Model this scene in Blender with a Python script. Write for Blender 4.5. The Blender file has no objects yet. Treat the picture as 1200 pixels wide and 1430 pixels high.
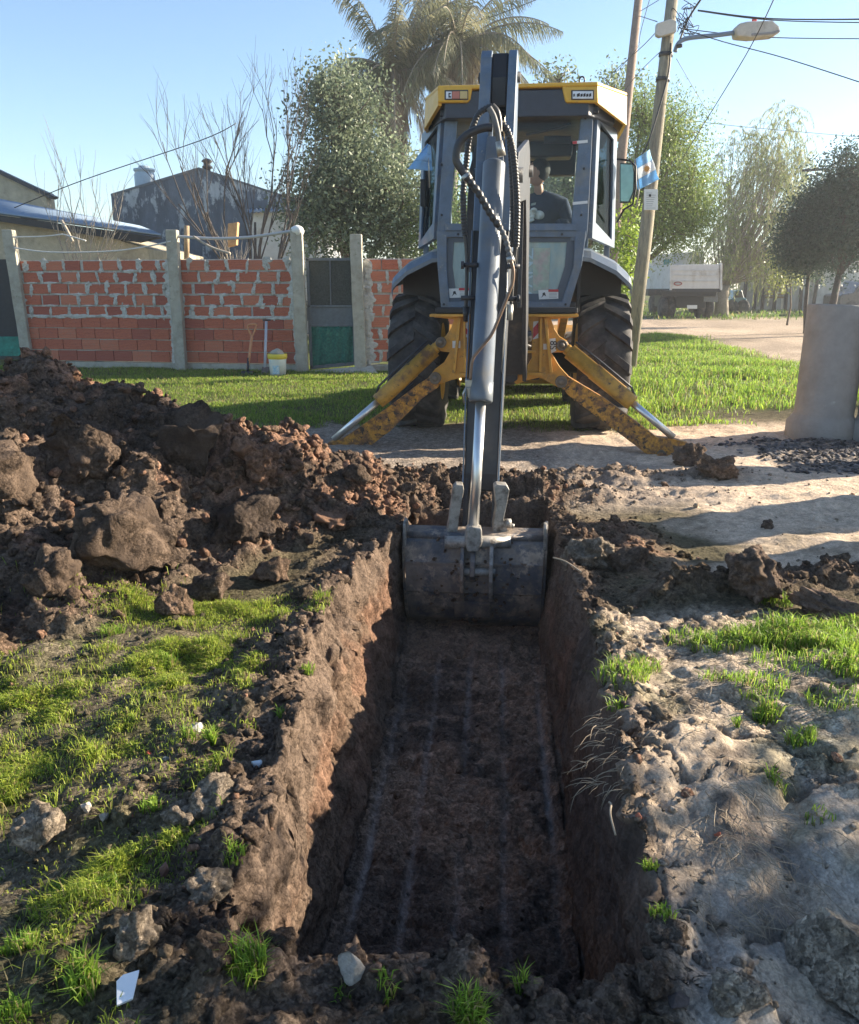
import bpy, bmesh, math, random
import numpy as np
from mathutils import Matrix, Vector
R = math.radians
random.seed(7); rng = np.random.default_rng(11)
scn = bpy.context.scene
col = scn.collection

# ------------------------------------------------------------------ camera
PITCH = R(14.5); FOC = 1200.0; CAMH = 1.4
cam_d = bpy.data.cameras.new('camera'); cam = bpy.data.objects.new('camera', cam_d); col.objects.link(cam)
cam.location = (0, 0, CAMH); cam.rotation_euler = (R(90) - PITCH, 0, 0)
cam_d.sensor_fit = 'HORIZONTAL'; cam_d.sensor_width = 36; cam_d.lens = 36
cam_d.clip_start = 0.05; cam_d.clip_end = 2000
scn.camera = cam
# ------------------------------------------------------------------ light
SUN_AZ = R(18); SUN_EL = R(20)       # azimuth measured from +X towards +Y
sdir = Vector((math.cos(SUN_AZ) * math.cos(SUN_EL), math.sin(SUN_AZ) * math.cos(SUN_EL), math.sin(SUN_EL)))
world = bpy.data.worlds.new('World'); scn.world = world; world.use_nodes = True
wn = world.node_tree; bg = wn.nodes['Background']
sky = wn.nodes.new('ShaderNodeTexSky'); sky.sky_type = 'NISHITA'; sky.sun_disc = False
sky.sun_elevation = SUN_EL; sky.sun_rotation = R(90) - SUN_AZ
sky.air_density = 1.0; sky.dust_density = .4; sky.ozone_density = 2.6
wn.links.new(sky.outputs[0], bg.inputs[0]); bg.inputs[1].default_value = 0.066
sd = bpy.data.lights.new('sun', 'SUN'); sd.energy = 4.4; sd.angle = R(0.5); sd.color = (1.0, 0.87, 0.68)
so = bpy.data.objects.new('sun', sd); col.objects.link(so)
so.rotation_euler = sdir.to_track_quat('Z', 'Y').to_euler(); so.location = (20, 10, 20)
scn.view_settings.view_transform = 'Standard'; scn.view_settings.look = 'None'
scn.view_settings.exposure = 1.98; scn.view_settings.gamma = 1.0; scn.view_settings.use_curve_mapping = False
scn.cycles.max_bounces = 8; scn.cycles.diffuse_bounces = 6; scn.cycles.transparent_max_bounces = 12

# ------------------------------------------------------------------ noise
_G = rng.normal(size=(256, 3)); _G /= np.linalg.norm(_G, axis=1)[:, None]
_P = rng.permutation(256).astype(np.int64); _P2 = np.concatenate([_P, _P, _P])
def _h(ix, iy, iz): return _P2[_P2[_P2[ix & 255] + (iy & 255)] + (iz & 255)]
def perlin(x, y, z=None):
    x = np.asarray(x, float); y = np.asarray(y, float)
    z = np.full_like(x, 0.37) if z is None else np.asarray(z, float)
    fx, fy, fz = np.floor(x), np.floor(y), np.floor(z)
    ix, iy, iz = fx.astype(np.int64), fy.astype(np.int64), fz.astype(np.int64)
    x, y, z = x - fx, y - fy, z - fz
    f = lambda t: t * t * t * (t * (t * 6 - 15) + 10)
    u, v, w = f(x), f(y), f(z); out = 0
    for a in (0, 1):
        for b in (0, 1):
            for c in (0, 1):
                g = _G[_h(ix + a, iy + b, iz + c)]
                d = g[..., 0] * (x - a) + g[..., 1] * (y - b) + g[..., 2] * (z - c)
                out = out + d * (u if a else 1 - u) * (v if b else 1 - v) * (w if c else 1 - w)
    return out * 1.5
def fbm(x, y, z=None, o=4, g=.5):
    s = 0; a = 1; f = 1
    for k in range(o):
        s = s + a * perlin(x * f + 17.3 * k, y * f - 9.1 * k, None if z is None else z * f + 5.5 * k); a *= g; f *= 2.03
    return s
def cells(x, y, seed=0):
    fx, fy = np.floor(x), np.floor(y); best = np.full(x.shape, 9.0); hid = np.zeros(x.shape, np.int64)
    for a in (-1, 0, 1):
        for b in (-1, 0, 1):
            ix = (fx + a).astype(np.int64); iy = (fy + b).astype(np.int64)
            h = _h(ix, iy, np.full_like(ix, seed)); h2 = _P2[h + 31]
            dx = ix + h / 256.0 - x; dy = iy + h2 / 256.0 - y
            d = dx * dx + dy * dy; m = d < best
            best = np.where(m, d, best); hid = np.where(m, h, hid)
    return np.sqrt(best), hid / 256.0
def lump(x, y, s, seed=0):
    wx = x + .25 * s * perlin(x / s * 1.7, y / s * 1.7); wy = y + .25 * s * perlin(x / s * 1.7 + 40, y / s * 1.7)
    d, h = cells(wx / s, wy / s, seed)
    return np.sqrt(np.clip(1 - (d / .78) ** 2, 0, 1)) * (.35 + .65 * h)
def ss(a, b, x): t = np.clip((x - a) / (b - a), 0, 1); return t * t * (3 - 2 * t)

# ------------------------------------------------------------------ materials
MATS = {}
def mat(name, c, rough=.7, metal=0, var=.25, scale=6, c2=None, thr=(.5, .62), bump=.15, bscale=60, c3=None, thr3=(.58, .66), s3=22, spec=.5, trans=0, coat=0, stretch=None):
    if name in MATS: return MATS[name]
    m = bpy.data.materials.new(name); m.use_nodes = True; n = m.node_tree; L_ = n.links
    b = n.nodes['Principled BSDF']
    tc = n.nodes.new('ShaderNodeTexCoord'); src = tc.outputs['Object']
    if stretch:
        mp = n.nodes.new('ShaderNodeMapping'); mp.inputs['Scale'].default_value = stretch; L_.new(src, mp.inputs[0]); src = mp.outputs[0]
    def noise(s, det=5, ro=.6):
        t = n.nodes.new('ShaderNodeTexNoise'); t.inputs['Scale'].default_value = s; t.inputs['Detail'].default_value = det
        t.inputs['Roughness'].default_value = ro; L_.new(src, t.inputs['Vector']); return t.outputs[0]
    def rr(sock, a, b2):
        t = n.nodes.new('ShaderNodeMapRange'); t.inputs[1].default_value = a; t.inputs[2].default_value = b2
        L_.new(sock, t.inputs[0]); return t.outputs[0]
    def mix(f, a, b2, mode='MIX'):
        t = n.nodes.new('ShaderNodeMix'); t.data_type = 'RGBA'; t.blend_type = mode
        for i, v in ((0, f), (6, a), (7, b2)):
            if isinstance(v, (int, float)): t.inputs[i].default_value = v
            elif isinstance(v, tuple): t.inputs[i].default_value = (*v, 1)
            else: L_.new(v, t.inputs[i])
        return t.outputs[2]
    cur = tuple(c)
    if c2: cur = mix(rr(noise(scale, 7, .65), *thr), cur, tuple(c2))
    if c3: cur = mix(rr(noise(s3, 6, .7), *thr3), cur, tuple(c3))
    vn = n.nodes.new('ShaderNodeMapRange'); vn.inputs[1].default_value = .25; vn.inputs[2].default_value = .75
    vn.inputs[3].default_value = 1 - var; vn.inputs[4].default_value = 1 + var
    L_.new(noise(scale * 2.7, 6), vn.inputs[0])
    hs = n.nodes.new('ShaderNodeCombineColor')
    for i in range(3): L_.new(vn.outputs[0], hs.inputs[i])
    out = mix(1.0, cur, hs.outputs[0], 'MULTIPLY')
    L_.new(out, b.inputs['Base Color'])
    b.inputs['Metallic'].default_value = metal; b.inputs['Specular IOR Level'].default_value = spec
    rn = n.nodes.new('ShaderNodeMapRange'); rn.inputs[3].default_value = max(.03, rough - .12); rn.inputs[4].default_value = min(1, rough + .12)
    L_.new(noise(scale * 1.9, 4), rn.inputs[0]); L_.new(rn.outputs[0], b.inputs['Roughness'])
    if coat: b.inputs['Coat Weight'].default_value = coat
    if bump:
        bp = n.nodes.new('ShaderNodeBump'); bp.inputs['Strength'].default_value = min(1, bump * 2); bp.inputs['Distance'].default_value = .01 if bscale > 20 else .03
        L_.new(noise(bscale, 4), bp.inputs['Height']); L_.new(bp.outputs[0], b.inputs['Normal'])
    if trans: b.inputs['Transmission Weight'].default_value = trans
    MATS[name] = m; return m
def attr_mat(name, rough=.95, trans=0, bump=0, bs=60, var=.3, vs=90, spec=.2, crumb=False):
    if name in MATS: return MATS[name]
    m = bpy.data.materials.new(name); m.use_nodes = True; n = m.node_tree; L_ = n.links; b = n.nodes['Principled BSDF']
    a = n.nodes.new('ShaderNodeAttribute'); a.attribute_name = 'Col'
    csock = a.outputs['Color']
    if var:
        tc = n.nodes.new('ShaderNodeTexCoord')
        t = n.nodes.new('ShaderNodeTexNoise'); t.inputs['Scale'].default_value = vs; t.inputs['Detail'].default_value = 6; t.inputs['Roughness'].default_value = .7
        L_.new(tc.outputs['Object'], t.inputs['Vector'])
        vn = n.nodes.new('ShaderNodeMapRange'); vn.inputs[1].default_value = .3; vn.inputs[2].default_value = .7; vn.inputs[3].default_value = 1 - var; vn.inputs[4].default_value = 1 + var
        L_.new(t.outputs[0], vn.inputs[0])
        cc = n.nodes.new('ShaderNodeCombineColor')
        for i in range(3): L_.new(vn.outputs[0], cc.inputs[i])
        mx = n.nodes.new('ShaderNodeMix'); mx.data_type = 'RGBA'; mx.blend_type = 'MULTIPLY'; mx.inputs[0].default_value = 1
        L_.new(csock, mx.inputs[6]); L_.new(cc.outputs[0], mx.inputs[7]); csock = mx.outputs[2]
        if bump:
            t2 = n.nodes.new('ShaderNodeTexNoise'); t2.inputs['Scale'].default_value = bs; t2.inputs['Detail'].default_value = 8; t2.inputs['Roughness'].default_value = .72
            L_.new(tc.outputs['Object'], t2.inputs['Vector'])
            bp = n.nodes.new('ShaderNodeBump'); bp.inputs['Strength'].default_value = bump; bp.inputs['Distance'].default_value = .010
            L_.new(t2.outputs[0], bp.inputs['Height']); last = bp.outputs[0]
            if crumb:
                wv = n.nodes.new('ShaderNodeVectorMath'); wv.operation = 'MULTIPLY_ADD'; wv.inputs[1].default_value = (.03, .03, .03); L_.new(t2.outputs[1], wv.inputs[0]); L_.new(tc.outputs['Object'], wv.inputs[2])
                for sc_, ds_, amt in ((38, .011, .28), (95, .005, .30)):
                    vo = n.nodes.new('ShaderNodeTexVoronoi'); vo.inputs['Scale'].default_value = sc_; L_.new(wv.outputs[0], vo.inputs['Vector'])
                    iv = n.nodes.new('ShaderNodeMapRange'); iv.inputs[1].default_value = 0; iv.inputs[2].default_value = .75; iv.inputs[3].default_value = 1; iv.inputs[4].default_value = 0; iv.interpolation_type = 'SMOOTHSTEP'; L_.new(vo.outputs['Distance'], iv.inputs[0])
                    b2 = n.nodes.new('ShaderNodeBump'); st_ = n.nodes.new('ShaderNodeMath'); st_.operation = 'MULTIPLY'; st_.inputs[1].default_value = .8; L_.new(a.outputs['Alpha'], st_.inputs[0]); L_.new(st_.outputs[0], b2.inputs['Strength']); b2.inputs['Distance'].default_value = ds_; L_.new(iv.outputs[0], b2.inputs['Height']); L_.new(last, b2.inputs['Normal']); last = b2.outputs[0]
                    sp = n.nodes.new('ShaderNodeSeparateColor'); L_.new(vo.outputs['Color'], sp.inputs[0])
                    m3 = n.nodes.new('ShaderNodeMapRange'); m3.inputs[3].default_value = 1 - amt; m3.inputs[4].default_value = 1 + amt; L_.new(sp.outputs[0], m3.inputs[0])
                    c3_ = n.nodes.new('ShaderNodeCombineColor')
                    for i in range(3): L_.new(m3.outputs[0], c3_.inputs[i])
                    mm = n.nodes.new('ShaderNodeMix'); mm.data_type = 'RGBA'; mm.blend_type = 'MULTIPLY'; L_.new(a.outputs['Alpha'], mm.inputs[0]); L_.new(csock, mm.inputs[6]); L_.new(c3_.outputs[0], mm.inputs[7]); csock = mm.outputs[2]
            L_.new(last, b.inputs['Normal'])
    L_.new(csock, b.inputs['Base Color']); b.inputs['Roughness'].default_value = rough; b.inputs['Specular IOR Level'].default_value = spec
    if trans:
        tr = n.nodes.new('ShaderNodeBsdfTranslucent'); L_.new(csock, tr.inputs[0])
        ms = n.nodes.new('ShaderNodeMixShader'); ms.inputs[0].default_value = trans
        L_.new(b.outputs[0], ms.inputs[1]); L_.new(tr.outputs[0], ms.inputs[2]); L_.new(ms.outputs[0], n.nodes['Material Output'].inputs[0])
    MATS[name] = m; return m
def glass_mat(name, tint=(.8, .9, .9), gloss=.12, rough=.02):
    m = bpy.data.materials.new(name); m.use_nodes = True; n = m.node_tree; n.nodes.remove(n.nodes['Principled BSDF'])
    t = n.nodes.new('ShaderNodeBsdfTransparent'); t.inputs[0].default_value = (*tint, 1)
    g = n.nodes.new('ShaderNodeBsdfGlossy'); g.inputs['Roughness'].default_value = rough
    x = n.nodes.new('ShaderNodeMixShader'); x.inputs[0].default_value = gloss
    n.links.new(t.outputs[0], x.inputs[1]); n.links.new(g.outputs[0], x.inputs[2]); n.links.new(x.outputs[0], n.nodes['Material Output'].inputs[0])
    MATS[name] = m; return m

# ------------------------------------------------------------------ mesh helpers
WM = {}     # world matrix of every Empty / parent made here
def tag(o, label=None, cat=None, group=None, kind=None):
    if label: o['label'] = label
    if cat: o['category'] = cat
    if group: o['group'] = group
    if kind: o['kind'] = kind
    return o
def root(name, loc, rz=0, label=None, cat=None, group=None):
    o = bpy.data.objects.new(name, None); col.objects.link(o); o.location = loc; o.rotation_euler = (0, 0, rz); o.empty_display_size = .2
    WM[o.name] = Matrix.Translation(Vector(loc)) @ Matrix.Rotation(rz, 4, 'Z')
    return tag(o, label, cat, group)
def fast(name, V, F, m, parent=None, smooth=False, colors=None, loc=None):
    """V (n,3) world coords, F (m,k) faces"""
    V = np.asarray(V, float)
    if parent is not None:
        A = np.array(WM[parent.name].inverted()); V = V @ A[:3, :3].T + A[:3, 3]
    elif loc is not None: V = V - np.array(loc)
    me = bpy.data.meshes.new(name); F = np.asarray(F, np.int32); k = F.shape[1]
    me.vertices.add(len(V)); me.vertices.foreach_set('co', V.astype(np.float32).ravel())
    me.loops.add(F.size); me.loops.foreach_set('vertex_index', F.ravel())
    me.polygons.add(len(F)); me.polygons.foreach_set('loop_start', np.arange(0, F.size, k, dtype=np.int32))
    me.polygons.foreach_set('loop_total', np.full(len(F), k, np.int32))
    if smooth: me.polygons.foreach_set('use_smooth', np.ones(len(F), bool))
    me.update(calc_edges=True)
    if colors is not None:
        ca = me.color_attributes.new('Col', 'FLOAT_COLOR', 'POINT')
        c4 = np.ones((len(V), 4), np.float32); colors = np.asarray(colors); c4[:, :colors.shape[1]] = colors; ca.data.foreach_set('color', c4.ravel())
    if m: me.materials.append(m)
    o = bpy.data.objects.new(name, me); col.objects.link(o)
    if parent is not None: o.parent = parent; WM[o.name] = WM[parent.name]
    elif loc is not None: o.location = loc
    return o
class MB:
    def __init__(s, M=None): s.v = []; s.f = []; s.sm = []; s.M = M
    def add(s, vs, fs, sm=False):
        b = len(s.v)
        for p in vs:
            p = Vector(p)
            s.v.append(tuple(s.M @ p if s.M is not None else p))
        for f in fs: s.f.append(tuple(b + i for i in f)); s.sm.append(sm)
        return s
    def box(s, c, d, rot=None):
        x, y, z = d[0] / 2, d[1] / 2, d[2] / 2; c = Vector(c)
        vs = [Vector((a * x, b * y, e * z)) for a in (-1, 1) for b in (-1, 1) for e in (-1, 1)]
        if rot is not None: vs = [rot @ v for v in vs]
        return s.add([c + v for v in vs], [(0, 1, 3, 2), (4, 6, 7, 5), (0, 4, 5, 1), (2, 3, 7, 6), (0, 2, 6, 4), (1, 5, 7, 3)])
    def prism(s, pts, off):
        """closed loop pts extruded by off (vector)"""
        n = len(pts); off = Vector(off); a = [Vector(p) for p in pts]; b = [p + off for p in a]
        nrm = Vector((0, 0, 0))
        for i in range(n): nrm += (a[i] - a[0]).cross(a[(i + 1) % n] - a[0])
        fs = [tuple(range(n)), tuple(range(2 * n - 1, n - 1, -1))] + [(i, n + i, n + (i + 1) % n, (i + 1) % n) for i in range(n)]
        if nrm.dot(off) > 0: fs = [tuple(reversed(f)) for f in fs]
        return s.add(a + b, fs)
    def tube(s, pts, r, n=10, cap=True, flat=None):
        pts = [Vector(p) for p in pts]; m = len(pts); rs = r if isinstance(r, (list, tuple)) else [r] * m
        vs = []; up = None
        for i, p in enumerate(pts):
            t = (pts[min(i + 1, m - 1)] - pts[max(i - 1, 0)])
            t = t.normalized() if t.length > 1e-9 else Vector((0, 0, 1))
            if up is None: up = t.orthogonal().normalized()
            up = (up - t * up.dot(t)); up = up.normalized() if up.length > 1e-6 else t.orthogonal().normalized()
            w = t.cross(up)
            for k in range(n):
                a = 2 * math.pi * k / n; vs.append(p + (up * math.cos(a) + w * math.sin(a)) * rs[i])
        fs = [(i * n + k, i * n + (k + 1) % n, (i + 1) * n + (k + 1) % n, (i + 1) * n + k) for i in range(m - 1) for k in range(n)]
        s.add(vs, fs, True)
        if cap:
            b = len(s.v) - m * n
            s.f.append(tuple(b + k for k in reversed(range(n)))); s.sm.append(False)
            s.f.append(tuple(b + (m - 1) * n + k for k in range(n))); s.sm.append(False)
        return s
    def lathe(s, o, ax, prof, n=24, sm=True, close=False):
        """prof list of (t along axis, radius)"""
        o = Vector(o); ax = Vector(ax).normalized(); u = ax.orthogonal().normalized(); w = ax.cross(u)
        vs = [o + ax * t + (u * math.cos(2 * math.pi * k / n) + w * math.sin(2 * math.pi * k / n)) * r for t, r in prof for k in range(n)]
        m = len(prof); last = m if close else m - 1
        fs = [(i * n + k, i * n + (k + 1) % n, ((i + 1) % m) * n + (k + 1) % n, ((i + 1) % m) * n + k) for i in range(last) for k in range(n)]
        return s.add(vs, fs, sm)
    def build(s, name, m, parent=None, bevel=0, seg=2, label=None, loc=None):
        V = [Vector(v) for v in s.v]
        if parent is not None: A = WM[parent.name].inverted(); V = [A @ v for v in V]
        elif loc is not None: V = [v - Vector(loc) for v in V]
        me = bpy.data.meshes.new(name); me.from_pydata([tuple(v) for v in V], [], s.f)
        me.polygons.foreach_set('use_smooth', s.sm); me.validate(); me.update()
        me.materials.append(m); o = bpy.data.objects.new(name, me); col.objects.link(o)
        if parent is not None: o.parent = parent; WM[o.name] = WM[parent.name]
        elif loc is not None: o.location = loc; WM[o.name] = Matrix.Translation(Vector(loc))
        else: WM[o.name] = Matrix.Identity(4)
        if bevel:
            b = o.modifiers.new('bevel', 'BEVEL'); b.width = bevel; b.segments = seg; b.limit_method = 'ANGLE'; b.angle_limit = R(40)
        if label: o['label'] = label
        return o
def at(px, py, Y):
    dx = (px - 600) / FOC; dy = (py - 715) / FOC
    y = math.cos(PITCH) - dy * math.sin(PITCH); z = -math.sin(PITCH) - dy * math.cos(PITCH); t = Y / y
    return Vector((dx * t, Y, CAMH + z * t))
def spline(pts, n=8):
    pts = [Vector(p) for p in pts]; out = []
    for i in range(len(pts) - 1):
        p0 = pts[max(i - 1, 0)]; p1 = pts[i]; p2 = pts[i + 1]; p3 = pts[min(i + 2, len(pts) - 1)]
        for k in range(n):
            t = k / n
            out.append(.5 * ((2 * p1) + (p2 - p0) * t + (2 * p0 - 5 * p1 + 4 * p2 - p3) * t * t + (3 * p1 - p0 - 3 * p2 + p3) * t ** 3))
    out.append(pts[-1]); return out
def copytree(o, parent=None):
    c = o.copy(); col.objects.link(c); c.parent = parent
    for ch in o.children: copytree(ch, c)
    return c
_ico = {}
def ico(n):
    if n not in _ico:
        bm = bmesh.new(); bmesh.ops.create_icosphere(bm, subdivisions=n, radius=1)
        _ico[n] = (np.array([v.co[:] for v in bm.verts]), np.array([[v.index for v in f.verts] for f in bm.faces])); bm.free()
    return _ico[n]
def rock(n, seed, amp=.35, freq=1.3, facet=0):
    V, F = ico(n); V = V.copy(); o = seed * 13.7
    if facet:
        r2 = np.random.default_rng(seed)
        for k in range(facet):
            d = r2.normal(size=3); d /= np.linalg.norm(d); h = r2.uniform(.42, .8) if facet < 9 else r2.uniform(.36, .62)
            t = V @ d; V = V - np.outer(np.clip(t - h, 0, None), d)
    r = 1 + amp * fbm(V[:, 0] * freq + o, V[:, 1] * freq, V[:, 2] * freq, 4 if n > 2 else 2)
    return V * r[:, None], F
def rand_rot(n, g=rng):
    q = g.normal(size=(n, 4)); q /= np.linalg.norm(q, axis=1)[:, None]; w, x, y, z = q.T
    return np.stack([1 - 2 * (y * y + z * z), 2 * (x * y - z * w), 2 * (x * z + y * w), 2 * (x * y + z * w), 1 - 2 * (x * x + z * z), 2 * (y * z - x * w),
                     2 * (x * z - y * w), 2 * (y * z + x * w), 1 - 2 * (x * x + y * y)], 1).reshape(-1, 3, 3)
def scatter(name, m, P, S, C_, kinds, squash=.75, parent=None, g=rng):
    """one joined mesh of many rocks: P (n,3), S (n,), C_ (n,3)"""
    n = len(P); Rm = rand_rot(n, g); kid = g.integers(0, len(kinds), n); VV = []; FF = []; CC = []; b = 0
    for k, (V, F) in enumerate(kinds):
        i = np.where(kid == k)[0]
        if not len(i): continue
        sc = np.ones((len(i), 1, 3)) * S[i][:, None, None] * g.uniform(.7, 1.25, (len(i), 1, 3))
        W = np.einsum('nij,nvj->nvi', Rm[i], V[None] * sc); W[..., 2] *= squash
        W += P[i][:, None, :]; nv = len(V)
        FF.append((F[None] + (np.arange(len(i)) * nv)[:, None, None] + b).reshape(-1, 3)); VV.append(W.reshape(-1, 3)); b += nv * len(i)
        CC.append(np.repeat(C_[i], nv, 0))
    return fast(name, np.concatenate(VV), np.concatenate(FF), m, parent, False, np.concatenate(CC))
# ================================================================== GROUND
def gs(a, b, s0, s1):
    out = [a]; x = a; n = 0
    while x < b:
        t = (x - a) / (b - a); x += s0 + (s1 - s0) * t; out.append(x)
    out[-1] = b; return out
def geo(a, b, s, q=1.18):
    out = []; x = a
    while x < b: s *= q; x += s; out.append(min(x, b))
    return out
def CX(y): return .02 + .075 * (np.clip(y, 1.5, 6) - 1.55)
NW = 54
right = gs(.44, 2.0, .0105, .018)[:-1] + gs(2.0, 6.0, .018, .06)
far = geo(6.0, 300, .06)
side = [(s, 0.0) for s in right + far]
wall = [(.40 + .04 * (1 - (k + .5) / NW), (k + .5) / NW) for k in range(NW)]      # top to bottom
floor_ = [(-.39 + .013 * k, 1.0) for k in range(61)]
U = [(-s, a) for s, a in reversed(side)] + [(-s, a) for s, a in wall] + floor_ + [(s, a) for s, a in reversed(wall)] + side
us = np.array([u[0] for u in U]); ua = np.array([u[1] for u in U])
Vv = [(y, 0) for y in [-30, -15, -8, -4, -2, -1, -.3, .3, .7, 1.0, 1.15]] + [(y, 0) for y in gs(1.25, 1.51, .01, .01)]
Vv += [(1.51 + .05 * (k + .5) / NW, (k + .5) / NW) for k in range(NW)]
Vv += [(y, 1) for y in gs(1.57, 5.28, .0105, .016)]
Vv += [(5.29 + .10 * (k + .5) / 26, 1 - (k + .5) / 26) for k in range(26)]
Vv += [(y, 0) for y in gs(5.4, 9.5, .018, .035) + gs(9.5, 17, .05, .09)[1:] + geo(17, 500, .1, 1.15)]
vy = np.array([v[0] for v in Vv]); va = np.array([v[1] for v in Vv])
S, Y = np.meshgrid(us, vy); UA, VA = np.meshgrid(ua, va); A = np.minimum(UA, VA)
rimL = np.interp(Y, [1.4, 1.6, 1.9, 2.2, 2.9, 3.5, 4.3, 4.7, 5.4], [0, .0, .02, .05, .13, .20, .09, .0, 0])
rimR = np.interp(Y, [1.4, 2, 2.9, 3.7, 4.4, 5.0], [0, .02, .05, .08, .06, .02])
rim = np.where(S < 0, rimL, rimR) + .035 * fbm(Y * 3.1 + 50 * np.sign(S), Y * 0 + 3.3, o=3)
inT = ss(1.3, 1.6, Y) * (1 - ss(5.0, 5.5, Y))
rim = rim * inT + .05 * np.abs(fbm(Y * 7 + 90 * np.sign(S), Y * 0 + 8.1, o=3)) * inT
aS = np.abs(S); sg = np.sign(S)
out_ = aS >= .44
D_T = np.where(Y < 4.0, .66, .62)
S2 = np.where(out_, aS + rim * np.exp(-(aS - .44) / .5), np.where(UA < 1, .40 + (.04 + rim) * (1 - UA) ** 1.5, aS))
X = sg * S2 + CX(Y) * np.exp(-(aS / 4) ** 4)
# near end lip wobble
Y2 = Y + .05 * fbm(X * 4, X * 0 + 1.7, o=3) * np.exp(-((Y - 1.5) / .25) ** 2) * np.exp(-(X / 1.5) ** 4) - .04 * X * np.exp(-((Y - 1.5) / .3) ** 2) * (np.abs(X) < 1.5)
FAR = np.sqrt(X ** 2 + Y ** 2)
def heapH(x, y):
    hx = np.interp(x, [-7, -5, -3.6, -2.9, -2.3, -1.75, -1.3, -.9, -.55, -.2, .3, .9, 1.2, 1.6, 2.2],
                   [0, .15, .5, .74, .88, .70, .55, .38, .22, .14, .13, .12, .05, .03, 0])
    yc = np.interp(x, [-3, -1.5, -.6, 0, 1.2], [4.95, 5.0, 5.35, 5.75, 5.9])
    wf = np.interp(x, [-4, -1.6, -1.0, -.6, 0, 1], [1.75, 1.6, 1.25, .75, .35, .3]); wb = np.interp(x, [-3, -1, 0], [1.1, .8, .3])
    t = np.where(y < yc, (yc - y) / wf, (y - yc) / wb)
    return hx * np.clip(1 - t ** 1.7, 0, 1) ** .9 if False else hx * (1 - ss(0, 1, np.clip(t, 0, 1)) ) * 1.0, hx * (1 - ss(.6, 1.15, t))
_, _ = None, None
hh, hm = heapH(X + .12 * perlin(X * 1.5, Y2 * 1.5), Y2 + .15 * perlin(X * 1.3 + 9, Y2 * 1.3))
heap_m = np.clip(hm / .12, 0, 1)
dRim = np.where(aS > .44, aS - .44, 0) + np.where(Y < 1.49, 1.49 - Y, 0) * 1.0 + np.where(Y > 5.4, Y - 5.4, 0)
rimM = np.exp(-(dRim / np.where(S < 0, .34 + .1 * perlin(Y * 2.3, X * 2), .15)) ** 2)
rightRidge = np.exp(-((Y2 - (3.75 + .25 * (X - 1.2))) / .16) ** 2) * ss(.75, 1.2, X) * (1 - ss(2.3, 2.8, X))
farSpoil = np.exp(-((Y2 - (6.35 + .1 * X)) / .22) ** 2) * ss(.7, 1.1, X) * (1 - ss(2.2, 2.8, X))
rightClod = np.exp(-((Y2 - 4.6) / .45) ** 2) * ss(.65, .8, X) * (1 - ss(1.1, 1.5, X))
rough = np.clip(np.maximum.reduce([heap_m, rimM * .8, rightRidge * .8, farSpoil * .6, rightClod * .7]), 0, 1) * (FAR < 14)
smallR = (FAR < 14)
Z = hh.copy()
nearL = (1 - ss(2.8, 3.6, Y2)) * (X < -.3)
L1 = lump(X, Y2, .34, 1); L2 = lump(X, Y2, .16, 2); L3 = lump(X, Y2, .07, 3); L4 = lump(X, Y2, .03, 4)
big = heap_m * ss(.1, .45, hh + .1)
Z += big * (.19 * L1 - .04) + rough * (.075 * L2 + .038 * L3 + .015 * L4) 
Z += rough * .05 * fbm(X * 2.2, Y2 * 2.2, o=4)
Z += smallR * (.012 * fbm(X * 6, Y2 * 6, o=5) + .03 * fbm(X * .9, Y2 * .9, o=2)) * (1 - A)
# right bank: hump, falling to the hole by the rock
Z += .11 * np.exp(-((X - 1.35) / .75) ** 2 - ((Y2 - 2.75) / .75) ** 2)
Z -= .12 * np.exp(-((X - 1.05) / .42) ** 2 - ((Y2 - 1.5) / .3) ** 2)
n2_ = fbm(X * 1.9 + 31, Y2 * 1.9, o=3)
rb = ss(.5, .7, X) * (1 - ss(3.4, 3.7, Y2)) * (1 - A)
Z += rb * (.018 * lump(X, Y2, .30, 7) + .010 * lump(X, Y2, .09, 8) * ss(0, .4, n2_) + .040 * np.abs(fbm(X * 3.4, Y2 * 3.4, o=6)) + .008 * fbm(X * 16, Y2 * 16, o=4) - .03 * (1 - ss(0, .05, np.abs(fbm(X * 2.1 + 7, Y2 * 2.1, o=4)))))
Z -= rb * .06 * np.exp(-((X - 1.0 - .1 * np.sin(Y2 * 6)) / .05) ** 2) * (Y2 < 2.6) * .6
# left bank
lb = (X < -.4) * (1 - ss(3.0, 3.8, Y2)) * (1 - A)
Z += lb * (.045 * fbm(X * 3, Y2 * 3, o=6) + .018 * lump(X, Y2, .09, 9) + .008 * lump(X, Y2, .03, 13)) + lb * .06 * np.exp(-((X + .75) / .3) ** 2) * np.clip(fbm(X * 2, Y2 * 2 + 7, o=2) + .5, 0, 1)
Z += .035 * np.exp(-((Y2 - 1.45) / .07) ** 2) * (np.abs(X) < .7) * (1 - A) * (.6 + .8 * perlin(X * 6, X * 0 + 2))
Z += .05 * rightRidge + .04 * farSpoil + .05 * rightClod
# sand ripples and ruts
sandM = ss(.9, 1.3, X) * ss(3.8, 4.3, Y2) * (1 - ss(8.6, 9.2, Y2 + .0 * X)) * (1 - rightRidge)
Z += sandM * (.035 * fbm(X * .9 + 3, Y2 * 2.1, o=3) + .010 * fbm(X * 2.5, Y2 * 12, o=3))
Z += .05 * np.exp(-((X - 2.6) / .5) ** 2 - ((Y2 - 5.6) / .25) ** 2)
# depression under machine and rise of far ground
Z += .29 * ss(16, 36, Y) + .6 * ss(36, 70, Y) * 1.0 + .02 * ss(9, 10, Y2) * fbm(X * .5, Y2 * .5)
Z -= A * D_T
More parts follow.
